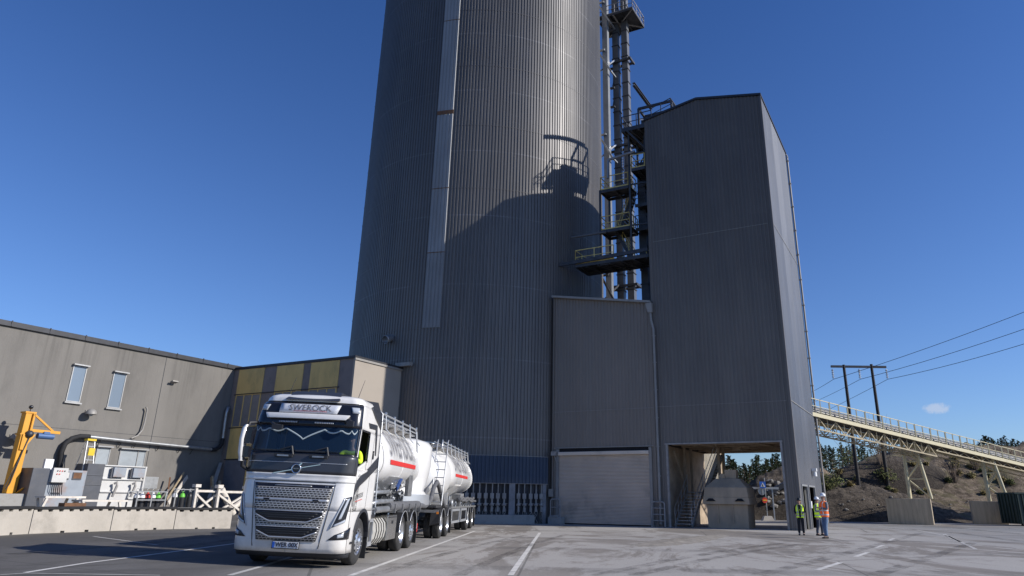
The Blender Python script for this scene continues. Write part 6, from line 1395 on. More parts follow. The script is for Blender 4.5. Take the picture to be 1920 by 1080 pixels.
# ------------------------------------------------------------------ RIGHT SIDE: terrain
def hill_mat(name, c1, c2, c3, sc_=.25, grass=True):
    m, nt, bs = new_mat(name); w = wcoords(nt); a = nz(nt, w, sc_, 8, .7, .4); b = nz(nt, wcoords(nt, (1,1,.5)), sc_*5, 8, .75)
    g = N(nt, 'ShaderNodeNewGeometry'); sep = N(nt, 'ShaderNodeSeparateXYZ'); lk(nt, g.outputs['Normal'], sep.inputs[0])
    st = nz(nt, wcoords(nt, (.25,.25,2.2)), 1., 8, .7, 1.5); c = mixc(nt, mapr(nt, b, .38, .62), c1, c2); c = mixc(nt, mapr(nt, st, .5, .62, 0, .55), c, tuple(q*.55 for q in c1))
    pb_ = nz(nt, wcoords(nt), 5., 4, .6); c = mixc(nt, mapr(nt, pb_, .62, .70, 0, .8), c, tuple(min(1,q*1.7) for q in c2)); steep = mapr(nt, sep.outputs[2], .55, .9, 1, 0)
    c = mixc(nt, mth(nt, 'MULTIPLY', steep, .7), c, tuple(q*.6 for q in c1))
    if grass: c = mixc(nt, mth(nt, 'MULTIPLY', mapr(nt, a, .48, .62), mapr(nt, sep.outputs[2], .6, .85)), c, c3)
    lk(nt, c, bs.inputs['Base Color']); bs.inputs['Roughness'].default_value = .95; bs.inputs['Specular IOR Level'].default_value = .2
    bump(nt, bs, mth(nt, 'ADD', nz(nt, w, 2.2, 10, .75), nz(nt, w, 9, 6, .7)), 1., .25); return m
m_hill = hill_mat('excavated_soil', (.10,.076,.054), (.34,.27,.20), (.17,.155,.075))
m_mound = hill_mat('dark_gravel', (.070,.058,.048), (.20,.165,.13), (.1,.1,.06), .4, False)
m_sand = hill_mat('sandy_track', (.30,.23,.16), (.38,.30,.22), (.2,.17,.1), .2, False)
HP = [(1180,947),(1300,944),(1345,938),(1400,934),(1440,916),(1480,912),(1530,912),(1560,903),(1600,888),(1640,864),(1700,850),(1760,842),(1820,838),(1900,836),(2000,834),(2200,860),(2500,940),(2700,947)]
def hz(px, Y):            # height of the bank seen at column px, depth Y
    yy = lerp_tab(HP, px); ztop = 1.5+(947-yy)*84/1400
    f = min(1, max(0, (Y-67)/19)); f = f*f*(3-2*f); X = (px-1052)/1418*Y
    n = noise.fractal(Vector((X*.11,Y*.11,.3)), .9, 2.1, 6); n2 = noise.fractal(Vector((X*.45,Y*.45,4)), .8, 2.2, 4)
    z = ztop*f+(n*.9+n2*1.0)*f*(1-.5*f)
    # gullies
    z += .5*f*(1-f)*4*abs(noise.noise(Vector((px*.03, Y*.04, 1))))-.2*f
    return z-.05 if f > 0 else -.25
def polar_grid(name, mat, p0, p1, dp, Y0, Y1, dY, hf, kind):
    pxs = []; p = p0
    while p <= p1: pxs.append(p); p += dp
    Ys = []; y = Y0
    while y <= Y1: Ys.append(y); y += dY*(1 if y < 100 else 4)
    vs = [((px-1052)/1418*Y, Y, hf(px, Y)) for Y in Ys for px in pxs]; n = len(pxs)
    mb = MB(); mb.add(vs, [(j*n+i,j*n+i+1,(j+1)*n+i+1,(j+1)*n+i) for j in range(len(Ys)-1) for i in range(n-1)], True)
    o = mb.build(name, mat, fixn=False); o['kind'] = kind; return o
polar_grid('hillside', m_hill, 1180, 2700, 5, 65, 190, .8, lambda px, Y: hz(px, min(Y, 100))-(max(0, Y-100)*.02), 'structure')
def mound(name, label, pts, mat, Y, wY, seed, amp=.5, step=2.5):
    # heap whose skyline follows the given pixels
    x0, x1 = pts[0][0], pts[-1][0]; cx_ = (x0+x1)/2; org = ((cx_-1052)/1418*Y, Y, 0)
    pxs = [x0+(x1-x0)*i/int((x1-x0)/step) for i in range(int((x1-x0)/step)+1)]; ny = 26; vs = []
    for j in range(ny+1):
        yy = Y-wY+2*wY*j/ny; f = 1-abs(2*j/ny-1)**1.6
        for px in pxs:
            zt_ = 1.5+(947-lerp_tab(pts, px))*Y/1400; X = (px-1052)/1418*yy
            n = noise.fractal(Vector((X*.35,yy*.35,seed)), .9, 2.1, 6)*amp*.8+abs(noise.noise(Vector((X*1.1,yy*1.1,seed))))*amp*.35
            vs.append((X, yy, max(0, zt_)*f+n*f*min(1, max(0, zt_)/1.2)-.08))
    n = len(pxs); mb = MB(); mb.add(vs, [(j*n+i,j*n+i+1,(j+1)*n+i+1,(j+1)*n+i) for j in range(ny) for i in range(n-1)], True)
    return tag(mb.build(name, mat, frame=F_W, origin=org, fixn=False), label, 'mound')
mound('earth_mound', 'long dark earth and gravel heap beside the road behind the workers', [(1536,972),(1560,935),(1585,918),(1610,910),(1640,913),(1680,916),(1720,930),(1760,938),(1800,955),(1835,968),(1850,972)], m_mound, 70, 4.5, 3.3, .7)
mound('earth_mound', 'steep dark spoil bank below the tree line left of the power poles', [(1560,935),(1590,905),(1615,880),(1650,868),(1700,862),(1760,860),(1800,878),(1840,905)], m_mound, 78, 5, 9.3, .35)
mound('rubble_heap', 'heap of pale rubble and earth seen through the drive-through opening', [(1405,962),(1430,925),(1450,905),(1470,893),(1500,885),(1530,900),(1550,950)], m_mound, 72, 4, 6.1, .8)
mound('sand_bank', 'smooth sandy track bank under the pines beside the tower', [(1515,935),(1530,892),(1550,884),(1580,884),(1610,905),(1640,930)], m_sand, 92, 5, 2.1, .15)
# boulders: dropped on the surface that is actually there
from mathutils.bvhtree import BVHTree
def tree_of(objs):
    vs, fs = [], []
    for o in objs:
        n = len(vs); vs += [o.matrix_world @ v.co for v in o.data.vertices]; fs += [[i+n for i in p.vertices] for p in o.data.polygons]
    return BVHTree.FromPolygons(vs, fs)
bpy.context.view_layer.update()
TERR = tree_of([o for o in COL.objects if o.get('category') == 'mound' or o.name.startswith('hillside')])
def hit(px, py):
    r = TERR.ray_cast(CAM, ray(px, py).normalized(), 400); return r[0]
m_rock = M('pale_rock', (.22,.205,.185), .9, 0, .3, 1.5, bmp=.7, bs_=4, dirt=(.12,.105,.09), dirt_amt=.7)
random.seed(21)
def rock(x, y, r, label):
    p = hit(x, y)
    if p is None: return
    mb = MB(); mb.sphere((0,0,0), 1, 5); s = [random.uniform(.9,1.6), random.uniform(.8,1.2), random.uniform(.45,.8)]; o_ = Vector((random.random()*9,)*3); rz = Matrix.Rotation(random.uniform(0,3), 3, 'Z')
    mb.v = [rz @ Vector((v.x*s[0], v.y*s[1], v.z*s[2]))*r*(1+.55*noise.noise(v*1.7+o_))+p+Vector((0,0,.15*r)) for v in mb.v]; mb.sm = [False]*len(mb.sm)
    return tag(mb.build('boulder', m_rock, frame=F_W, origin=tuple(p)), label, 'boulder', 'boulders on the earth heaps')
for i in range(18): rock(random.uniform(1434,1478), random.uniform(902,950), random.uniform(.12,.34), 'pale broken stone on the rubble heap seen through the drive-through')
for i in range(26):
    x = random.uniform(1570,1830); rock(x, random.uniform(918,965), random.uniform(.06,.15), 'small pale stone scattered on the dark heap beside the road')
# ------------------------------------------------------------------ trees
def leaf_mat(name, c):
    m, nt, bs = new_mat(name); oi = N(nt, 'ShaderNodeObjectInfo'); w = wcoords(nt)
    cc = mixc(nt, mapr(nt, nz(nt, w, .9, 4, .6), .35, .65), tuple(q*.55 for q in c), tuple(q*1.4 for q in c)); cc = mixc(nt, mth(nt, 'MULTIPLY', oi.outputs['Random'], .45), cc, (c[0]*1.5, c[1]*1.25, c[2]*.9))
    lk(nt, cc, bs.inputs['Base Color']); bs.inputs['Roughness'].default_value = .8; bs.inputs['Specular IOR Level'].default_value = .15
    return m
m_needle = leaf_mat('pine_needles', (.040,.058,.026)); m_bark = M('pine_bark', (.16,.105,.07), .9, 0, .25, 3); m_lgreen = leaf_mat('fresh_leaves', (.085,.10,.035)); m_twig = M('bare_twigs', (.16,.12,.09), .9, 0, .2, 4)
def make_tree(kind, h, seed):
    random.seed(seed); root = bpy.data.objects.new('spruce_tree' if kind == 's' else 'pine_tree', None); COL.objects.link(root); OFF[root.name] = Vector((0,0,0))
    mb = MB(); lean = random.uniform(-.03,.03); mb.tube([(0,0,-2),(0,0,h*.3),(lean*h,0,h*.7),(lean*h*1.2,0,h*.97)], [h*.014,h*.013,h*.008,h*.002], 6)
    cr_m = MB(); base = .12 if kind == 's' else random.uniform(.42,.58)
    nb = 60 if kind == 's' else 44
    for i in range(nb):
        f = base+(1-base)*((i+random.random())/nb); z = h*f
        if kind == 's': L = h*.19*(1-f)**.75+.15
        else: L = h*.15*min(1, ((1-f)/(1-base))**.65*1.15)*min(1, .45+(f-base)/(1-base)*3)+.15
        L *= random.uniform(.6,1.2); a = random.uniform(0,2*PI); dr = -.25 if kind == 's' else .25
        o = Vector((lean*h*f,0,z)); e = o+Vector((math.cos(a)*L, math.sin(a)*L, L*dr*random.uniform(.3,1.3)))
        mb.tube([o, e], [h*.004, h*.0012], 4, False)
        for k in range(int(17 if kind == 's' else 24)):
            g = random.uniform(.2,1.05); c = o.lerp(e, g)+Vector((random.gauss(0,1), random.gauss(0,1), random.gauss(0,.45)))*(.08*L+.10)
            s = random.uniform(.07,.19)*(h/12)**.5; u = Vector((random.gauss(0,1),random.gauss(0,1),random.gauss(0,.5))).normalized()*s; v = u.orthogonal().normalized()*s*random.uniform(.5,1)
            cr_m.add([c-u-v*.4, c+u*.2-v, c+u+v*.3, c-u*.1+v], [(0,1,2,3)])
    mb.build('trunk', m_bark, root); cr_m.build('crown', m_needle, root, fixn=False)
    return root
protos = [make_tree('s', 13, 1), make_tree('s', 11, 2), make_tree('p', 15, 3), make_tree('p', 14, 4), make_tree('p', 16, 5), make_tree('s', 12, 6)]
PH = [13,11,15,14,16,12]; used = [False]*6
random.seed(31)
def put_tree(px, ytop, Y, zb, ki, label, group):
    top = pY(px, ytop, Y); h = top.z-zb; s = h/PH[ki]
    if used[ki]: o = copy_tree(protos[ki])
    else: o = protos[ki]; used[ki] = True
    o.location = (top.x, top.y, zb); o.rotation_euler = (0,0,random.uniform(0,6.28)); o.scale = (s*random.uniform(.9,1.15),)*2+(s,); tag(o, label, 'tree', group)
# row behind the bank, between the tower and the poles
row = []; x = 1531
while x < 1735: row.append(x); x += random.uniform(3.0,5.5)
skyl = [(1530,835),(1545,838),(1560,832),(1578,826),(1590,828),(1605,838),(1620,826),(1640,842),(1660,832),(1675,828),(1690,836),(1720,845),(1740,852)]
for i, x in enumerate(row):
    Y = random.uniform(112,150); put_tree(x, lerp_tab(skyl, x)+random.uniform(-4,16), Y, 4.0, random.choice([0,1,5,0,2]), 'dark conifer in the row behind the spoil bank beside the power poles', 'conifers beside the power poles')
for x in [1745+i*3.6 for i in range(50)]:
    put_tree(x+random.uniform(-3,3), lerp_tab([(1740,850),(1780,846),(1830,838),(1845,815),(1860,822),(1875,817),(1900,823),(1925,830)], x)+random.uniform(-3,9), random.uniform(98,120), 5.5, random.choice([0,3,4,5]), 'dark pine on top of the bank above the conveyor', 'pines on the bank above the conveyor')
for i in range(44):
    x = 1350+i*2.9+random.uniform(-2,2); yt = lerp_tab([(1350,868),(1368,850),(1385,862),(1400,868),(1415,850),(1435,858),(1455,848),(1475,862)], x)+random.uniform(0,16)
    put_tree(x, yt, random.uniform(84,105), .3, random.choice([2,3,4,5,0,1]), 'slender pine seen through the drive-through opening', 'pines seen through the opening')
# bushes and bare shrubs on the bank
def bush(px, y, Y, r, mat, label, twigs=False):
    p = (hit(px, y) or pY(px, y, Y))+Vector((0,0,r*.5)); t = thing('shrub', label, 'shrub', F_W, (p.x,p.y,p.z-r*.8), 'shrubs on the bank'); mb = MB(); lf = MB()
    for k in range(26 if twigs else 10):
        a = random.uniform(0,2*PI); e = p+Vector((math.cos(a)*r*random.uniform(.2,.9), math.sin(a)*r*.6, r*random.uniform(.3,1.2))); mb.tube([(p.x,p.y,p.z-r*.8), p.lerp(e,.5)+Vector((0,0,-.1*r)), e], [.03,.02,.008], 4, False)
    mb.build('stem', m_twig, t)
    if not twigs:
        for k in range(260):
            c = p+Vector((random.gauss(0,.42)*r, random.gauss(0,.42)*r, random.gauss(0,.3)*r)); u = Vector((random.gauss(0,1),random.gauss(0,1),random.gauss(0,1))).normalized()*random.uniform(.06,.14); v = u.orthogonal().normalized()*.08; lf.add([c-u,c-v,c+u,c+v], [(0,1,2,3)])
        lf.build('foliage', mat, t, fixn=False)
bush(1598,873,84,2.0,m_lgreen,'fresh green birch shrub against the dark conifers'); bush(1661,902,76,1.1,m_lgreen,'pale green shrub beside the right power pole')
bush(1566,912,78,1.0,m_lgreen,'olive shrub on the slope beside the tower'); bush(1545,905,74,.8,m_lgreen,'low olive shrub right against the tower edge')
bush(1655,872,80,3.0,m_twig,'bare leafless shrub between the power poles',True); bush(1790,905,78,1.6,m_twig,'bare brown shrub low on the bank under the conveyor',True); bush(1830,880,80,1.8,m_twig,'bare brown shrub halfway up the bank at the second support',True)
random.seed(77)
m_dry = leaf_mat('dry_grass', (.20,.17,.075)); m_olive = leaf_mat('olive_scrub', (.085,.095,.035))
for i in range(30):
    x = random.uniform(1545,1915); y = random.uniform(862,930)
    if hit(x, y) is None: continue
    k = i % 3; bush(x, y, 78, random.uniform(.2,.5), m_dry if k else m_olive, 'low dry grass tuft on the earth bank' if k else 'low olive scrub bush on the earth bank')
# ------------------------------------------------------------------ power line
h0, h1 = hit(1609, 908), hit(1664, 911)
YP = (h0.y+h1.y)/2 if h0 and h1 else 80
pl_ = thing('power_pylon', 'twin pole wooden power pylon with a crossarm and three insulators', 'pylon', F_W, tuple(pY(1620,905,YP)-Vector((0,0,1))))
for (xb_, yb_, xt_, yt_) in ((1609,912,1583,684),(1664,916,1635,683)):
    b = pY(xb_, yb_, YP); tt = pY(xt_, yt_, YP); mb = MB(); xm = (b.x+tt.x)/2; mb.tube([(xm,YP,b.z-2.5),(xm,YP,tt.z)], [.20,.14], 10); mb.build('pole', M('tarred_pole', (.035,.03,.028), .8, 0, .2, 3), pl_)
ca0, ca1 = pY(1558, 687, YP), pY(1661, 687, YP); mb = MB(); mb.bar((ca0.x,YP,ca0.z),(ca1.x,YP,ca0.z),.22,.22); mb.build('crossarm', m_steel, pl_)
ins = []
for x in (1560, 1610, 1661):
    p = pY(x, 689, YP); mb = MB()
    for k in range(5): mb.lathe(p+Vector((0,0,-.25-.2*k)), (0,0,1), [(.03,-.1),(.13,-.06),(.13,-.03),(.04,0),(.03,.1)], 10)
    mb.build('insulator', m_gutter, pl_); ins.append(p+Vector((0,0,-1.25)))
rt = [(1925,574,1),(1925,606,2),(1925,634,3)]; lf_ = [(1500,744),(1500,764),(1500,792)]
for k in range(3):
    e = pY(rt[k][0], rt[k][1], 62); d = e-ins[k]; e2 = ins[k]+d*1.6; l = pY(lf_[k][0], lf_[k][1], 135); pts = []
    for i in range(13): f = i/12; pts.append(ins[k].lerp(e2, f)+Vector((0,0,-.9*4*f*(1-f)*.5)))
    left = [l.lerp(ins[k], i/8)+Vector((0,0,-.6*4*(i/8)*(1-i/8)*.3)) for i in range(8)]
    mb = MB(); mb.tube(left+pts, .024, 5); tag(mb.build('power_line', m_black, frame=F_W, origin=tuple(ins[k])), ['highest of the three power lines crossing the sky on the right','middle one of the three power lines crossing the sky on the right','lowest of the three power lines crossing the sky on the right'][k], 'cable')
# ------------------------------------------------------------------ conveyor gantry
c0, c1 = pY(1519, 746, 51.2), pY(1925, 849.5, 64.6)
cv = thing('conveyor', 'pale yellow inclined conveyor gantry with handrails running down to the right', 'conveyor', F_W, tuple(c0))
dv = (c1-c0); c1 = c0+dv*1.25; dv = c1-c0; L = dv.length; du = dv/L; hd = Vector((du.x,du.y,0)).normalized(); sd = Vector((hd.y,-hd.x,0)); up = Vector((0,0,1))   # sd faces the camera side
def cp_(u, s, z): return c0+du*u+sd*s+up*z       # z measured down from the front handrail
mb = MB()
for s in (0,-2.2):
    mb.bar(cp_(0,s,0), cp_(L,s,0), .05); mb.bar(cp_(0,s,-.5), cp_(L,s,-.5), .04)
k = int(L/.95)
for i in range(k+1):
    for s in (0,-2.2): mb.bar(cp_(L*i/k,s,.02), cp_(L*i/k,s,-1.05), .06 if i % 2 else .09)
mb.build('handrail', m_ysteel, cv)
mb = MB()
for s in (0,-2.2): mb.bar(cp_(0,s,-1.12), cp_(L,s,-1.12), .12, .26)
mb.build('side_beam', m_ysteel, cv)
mb = MB(); mb.hexa([cp_(0,-.02,-.98),cp_(L,-.02,-.98),cp_(L,-2.15,-.98),cp_(0,-2.15,-.98),cp_(0,-.02,-.95),cp_(L,-.02,-.95),cp_(L,-2.15,-.95),cp_(0,-2.15,-.95)]); mb.build('walkway_deck', m_steel, cv)
mb = MB(); n = 10; rings = []
for u in (0, L): rings.append([cp_(u, -1.35-.75*math.cos(PI*j/n), -.72+.52*math.sin(PI*j/n)) for j in range(n+1)])
mb.loft(rings, closed=False, caps=False); 
for i in range(int(L/.5)):
    u = .25+i*.5; mb.tube([cp_(u, -1.35-.76*math.cos(PI*j/6), -.72+.53*math.sin(PI*j/6)) for j in range(7)], .012, 4, False)
mb.build('belt_cover', M('belt_cover_sheet', (.20,.19,.165), .55, .2, .1, 2, dirt=(.2,.19,.16), dirt_amt=.4), cv)
mb = MB()
zt1 = -1.25; zt2 = -2.05; uL = L*.42
for s in (-.2,-2.0):
    mb.bar(cp_(0,s,zt2), cp_(uL,s,zt2), .09); n = 16
    for i in range(n): u0, u1 = uL*i/n, uL*(i+1)/n; mb.bar(cp_(u0,s,zt1 if i % 2 else zt2), cp_(u1,s,zt2 if i % 2 else zt1), .06); mb.bar(cp_(u0,s,zt1), cp_(u0,s,zt2), .05)
for i in range(17): mb.bar(cp_(uL*i/16,-.2,zt2), cp_(uL*i/16,-2,zt2), .05); mb.bar(cp_(uL*i/16,-.2,zt2), cp_(min(uL,uL*(i+1)/16),-2,zt2), .04)
for s in (-.2,-2.0): mb.bar(cp_(uL,s,-1.6), cp_(L,s,-1.6), .08)
n = 26
for i in range(n): u0 = uL+(L-uL)*i/n; u1 = uL+(L-uL)*(i+1)/n; mb.bar(cp_(u0,-.2,-1.25 if i % 2 else -1.6), cp_(u1,-.2,-1.6 if i % 2 else -1.25), .04)
mb.build('truss', m_truss, cv)
def support(x, ub, lx, rx, lxb, rxb, yb_, label, blab, bx0, bxc, Y):
    # concrete plinth aligned with the site grid
    corner = pY(bxc, 985, Y); corner.z = 0; wdt = abs(pY(bx0, 985, Y).x-corner.x)/A.x*1.0; ca = toab(corner)
    htp = pY(bxc-4, 935 if Y < 61 else 940, Y).z
    pt = thing('concrete_plinth', blab, 'plinth', F_AB, (ca.x-wdt/2, ca.y+1.2, 0), 'concrete plinths under the conveyor')
    mb = MB(); mb.box((ca.x-wdt,ca.y,0),(ca.x,ca.y+3.3,htp)); mb.build('block', m_board, pt, bevel=.03)
    st_ = thing('conveyor_support', label, 'support', F_AB, (ca.x-wdt/2, ca.y+1.2, htp), 'raking steel supports of the conveyor')
    ac = ca.x-wdt/2; b = ca.y+.7
    P_ = lambda px, py, bb: pw_b(px, py, bb)
    lt, lb = P_(lx[0], lx[1], b), P_(lxb, yb_, b); rt_, rb = P_(rx[0], rx[1], b), P_(rxb, yb_, b)
    lb.z = rb.z = htp
    for bb in (0, 1.3):
        o = Vector((0,bb,0)); mb = MB(); mb.cyl(lb+o, Vector((lb.x,lt.y,lt.z))+o, .13, n=12); mb.build('upright', m_ysteel, st_)
        mb = MB(); mb.cyl(rb+o, rt_+o, .13, n=12); mb.build('raking_leg', m_ysteel, st_)
        L0 = Vector((lb.x,lb.y,0)); zz_ = lambda f: lb.z+(lt.z-lb.z)*f; rr = lambda f: rb.lerp(rt_, f)
        mb = MB(); q = lambda f: Vector((lb.x,lb.y,zz_(f)))
        mb.cyl(q(.38)+o, rr(.02)+o, .06, n=8); mb.cyl(q(.38)+o, rr(.72)+o, .06, n=8); mb.cyl(q(.95)+o, rr(.72)+o, .06, n=8); mb.bar(q(1)+o, rr(1)+o, .1); mb.bar(q(.72)+o, rr(.72)+o, .05); mb.bar(q(.38)+o, rr(.38)+o, .05); mb.build('brace', m_ysteel, st_)
    mb = MB(); mb.bar((lb.x,b,lt.z),(lb.x,b+1.3,lt.z),.1); mb.bar((rt_.x,b,rt_.z),(rt_.x,b+1.3,rt_.z),.1); mb.bar((lb.x,b+.0,lt.z),(lb.x,b,lt.z+.5),.2); mb.bar((rt_.x,b+.0,lt.z),(rt_.x,b,lt.z+.5),.2); mb.build('head_beam', m_ysteel, st_)
support(0, 0, (1702,838), (1716,838), 1706, 1746, 933, 'pale yellow steel support with raking leg at the nearer plinth', 'board marked concrete plinth nearer the tower', 1683, 1752, 58.2)
support(0, 0, (1846,868), (1862,864), 1856, 1890, 938, 'pale yellow steel support with raking leg at the right plinth', 'board marked concrete plinth at the right beside the dark container', 1842, 1893, 61.8)
# dark container
cn_ = thing('container', 'dark green skip container cut off by the right edge of the photo', 'container', F_W, (36.5,60.5,0))
p = pY(1917, 987, 58); q = pY(1900, 923, 58); X0 = (p.x+q.x)/2
m_cont = M('dark_green_paint', (.02,.035,.028), .5, .1, .2, 2)
mb = MB(); mb.box((X0,58,.15),(X0+5,60.4,q.z)); mb.build('body', m_cont, cn_)
mb = MB()
for i in range(14): mb.box((X0+.1+i*.36,57.92,.2),(X0+.2+i*.36,58.0,q.z-.1))
for i in range(6): mb.box((X0-.07,58.1+i*.4,.2),(X0,58.2+i*.4,q.z-.1))
mb.box((X0-.08,57.9,q.z-.12),(X0+5,60.5,q.z)); mb.build('rib', m_cont, cn_)
mb = MB()
for x in (.3,3.8): mb.cyl((X0+x,57.95,.15),(X0+x,58.2,.15),.15,n=12)
mb.build('roller', m_black, cn_)
# ------------------------------------------------------------------ signs through the opening
sg_ = thing('road_sign', 'signpost with blue crossing sign above, round mirror and red no entry disc', 'sign', F_W, tuple(Vector((pY(1436,965,66).x,66,0))))
YS = 66; top = pY(1430, 898, YS); X = pY(1434, 930, YS).x
def flatdisc(mb, c, r, y, n=24): mb.cyl((c[0],y,c[1]), (c[0],y+.03,c[1]), r, n=n)
mb = MB(); mb.cyl((X+.1,YS+.06,0),(X+.1,YS+.06,top.z+.1),.035,n=8); mb.build('pole', m_galv, sg_)
r1 = pY(1434, 938, YS); mb = MB(); flatdisc(mb, (r1.x,r1.z), .23, YS-.02); d = mb.build('disc', M('sign_red', (.75,.06,.03), .5, 0, .05), sg_)
mb = MB(); mb.box((r1.x-.17,YS-.035,r1.z-.045),(r1.x+.17,YS-.022,r1.z+.045)); mb.build('bar', M('sign_yellow', (.85,.55,.03), .5, 0, .05), d)
r2 = pY(1430, 921, YS); mb = MB(); flatdisc(mb, (r2.x-.05,r2.z), .33, YS+.06); mb.box((r2.x-.06,YS+.0,r2.z-.3),(r2.x+.0,YS+.05,r2.z+.3)); mb.build('round_mirror', m_gutter, sg_)
r3 = pY(1430, 909, YS); w = .27; mb = MB(); mb.box((r3.x-w,YS-.02,r3.z-w),(r3.x+w,YS+.02,r3.z+w)); b_ = mb.build('crossing_sign', M('sign_blue', (.02,.12,.5), .5, 0, .05), sg_)
mb = MB(); mb.extr([(r3.x-.20,YS-.03,r3.z-.17),(r3.x+.20,YS-.03,r3.z-.17),(r3.x,YS-.03,r3.z+.20)], (0,.008,0)); tri = mb.build('triangle', m_white, b_)
mb = MB(); zc = r3.z-.05; y = YS-.036
mb.cyl((r3.x,y-.003,zc+.1),(r3.x,y+.003,zc+.1),.026,n=10); mb.bar((r3.x,y,zc+.08),(r3.x-.01,y,zc-.01),.05,.01,(0,1,0)); mb.bar((r3.x-.01,y,zc-.01),(r3.x+.06,y,zc-.11),.028,.01,(0,1,0)); mb.bar((r3.x-.01,y,zc-.01),(r3.x-.07,y,zc-.11),.028,.01,(0,1,0)); mb.bar((r3.x,y,zc+.06),(r3.x+.06,y,zc+.0),.022,.01,(0,1,0)); mb.bar((r3.x,y,zc+.06),(r3.x-.06,y,zc+.01),.022,.01,(0,1,0)); mb.build('walking_figure', m_cabk, b_)
mb = MB(); f0 = pY(1436, 966, YS); mb.hexa([(X-.4,YS-.3,0),(X+.6,YS-.3,0),(X+.6,YS+.4,0),(X-.4,YS+.4,0),(X-.22,YS-.2,.38),(X+.42,YS-.2,.38),(X+.42,YS+.3,.38),(X-.22,YS+.3,.38)]); mb.build('foot', m_conc, sg_)
p = pY(1418, 915, 66.5); mb = MB(); mb.box((p.x-2.2,66.5,p.z-.09),(p.x+2.0,66.58,p.z+.09)); mb.box((p.x-2,66.6,0),(p.x-1.9,66.7,p.z)); mb.box((p.x+1.4,66.6,0),(p.x+1.5,66.7,p.z)); tag(mb.build('guard_beam', m_gutter, frame=F_W, origin=(p.x,66.5,0)), 'plain grey horizontal beam behind the signpost seen through the opening', 'beam')
p = pY(1440, 925, 67.2); q = pY(1478, 902, 67.2); mb = MB(); mb.bar((p.x,67.2,p.z),(q.x+1,67.2,q.z+.4),.4,.4); tag(mb.build('belt_boom', m_trim, frame=F_W, origin=(p.x,78,p.z)), 'dark sloping conveyor boom behind the rubble, seen through the opening', 'conveyor')
# dirt windrow on the apron
mb = MB(); random.seed(8); q0, q1 = gpt(1195, 1026), gpt(1360, 1002); d = (q1-q0); L_ = d.length; d = d/L_; nn = Vector((-d.y,d.x,0)); ns, nw = 90, 16; vs = []
for i in range(ns+1):
    for j in range(nw+1):
        u = L_*i/ns; v = (j/nw-.5)*2.4*(.5+.5*math.sin(PI*(i/ns)**.7)); p = q0+d*u+nn*v; f = math.sin(PI*i/ns)**.6*(1-abs(2*j/nw-1))**1.; vs.append((p.x,p.y,-.012+f*(.05+.07*abs(noise.noise(p*2.2))+.05*noise.noise(p*6))))
mb.add(vs, [(i*(nw+1)+j,(i+1)*(nw+1)+j,(i+1)*(nw+1)+j+1,i*(nw+1)+j+1) for i in range(ns) for j in range(nw)], True); o = mb.build('loose_dirt', M('loose_dirt', (.27,.24,.20), .95, 0, .3, 2, bmp=.9, bs_=14, dirt=(.38,.36,.33), dirt_amt=.6), fixn=False); tag(o, 'thin drift of loose brown dirt on the asphalt in front of the opening', 'dirt', kind='stuff')
# ------------------------------------------------------------------ PEOPLE
def skin_obj(name, chains, mat, parent, sub=2, root=None):
    bm = bmesh.new(); lay = bm.verts.layers.skin.verify(); key = {}
    def V(p, r):
        k = tuple(round(c, 4) for c in p)
        if k not in key:
            v = bm.verts.new(p); v[lay].radius = (r, r) if not isinstance(r, tuple) else r; key[k] = v
        return key[k]
    for ch in chains:
        vs = [V(p, r) for p, r in ch]
        for a, b in zip(vs, vs[1:]):
            if a != b and not bm.edges.get((a, b)): bm.edges.new((a, b))
    bm.verts.ensure_lookup_table(); bm.verts[0][lay].use_root = True
    me = bpy.data.meshes.new(name); bm.to_mesh(me); bm.free(); me.materials.append(mat)
    o = bpy.data.objects.new(name, me); COL.objects.link(o); o.parent = parent; OFF[o.name] = OFF[parent.name]
    s = o.modifiers.new('skin', 'SKIN'); s.use_smooth_shade = True; ss = o.modifiers.new('sub', 'SUBSURF'); ss.levels = sub; ss.render_levels = sub
    return o
m_navy = M('dark_cloth', (.018,.019,.024), .85, 0, .2, 9); m_jean = M('denim', (.12,.19,.30), .85, 0, .2, 12, dirt=(.25,.32,.42), dirt_amt=.4, dirt_scale=6); m_jeand = M('dark_denim', (.045,.055,.08), .85, 0, .2, 9)
m_greyc = M('grey_cloth', (.16,.17,.19), .85, 0, .15, 9); m_orv = M('hi_vis_orange', (.85,.17,.03), .7, 0, .06, 8); m_orv.node_tree.nodes['Principled BSDF'].inputs['Emission Color'].default_value = (1,.15,.01,1); m_orv.node_tree.nodes['Principled BSDF'].inputs['Emission Strength'].default_value = .14  # faint emission added so the orange cloth looks brighter
m_refl = M('reflective_tape', (.55,.57,.58), .35, .2, .05)
m_hel = M('helmet_white', (.78,.78,.78), .3, 0, .03); m_helb = M('helmet_dark', (.02,.022,.024), .4, 0, .1); m_shoe = M('shoe_leather', (.03,.024,.02), .7, 0, .2); m_hair = M('dark_hair', (.03,.02,.015), .8, 0, .2)
m_eye = M('eye_dark', (.02,.015,.012), .3, 0, 0); m_lip = M('lips', (.35,.14,.11), .6, 0, 0)
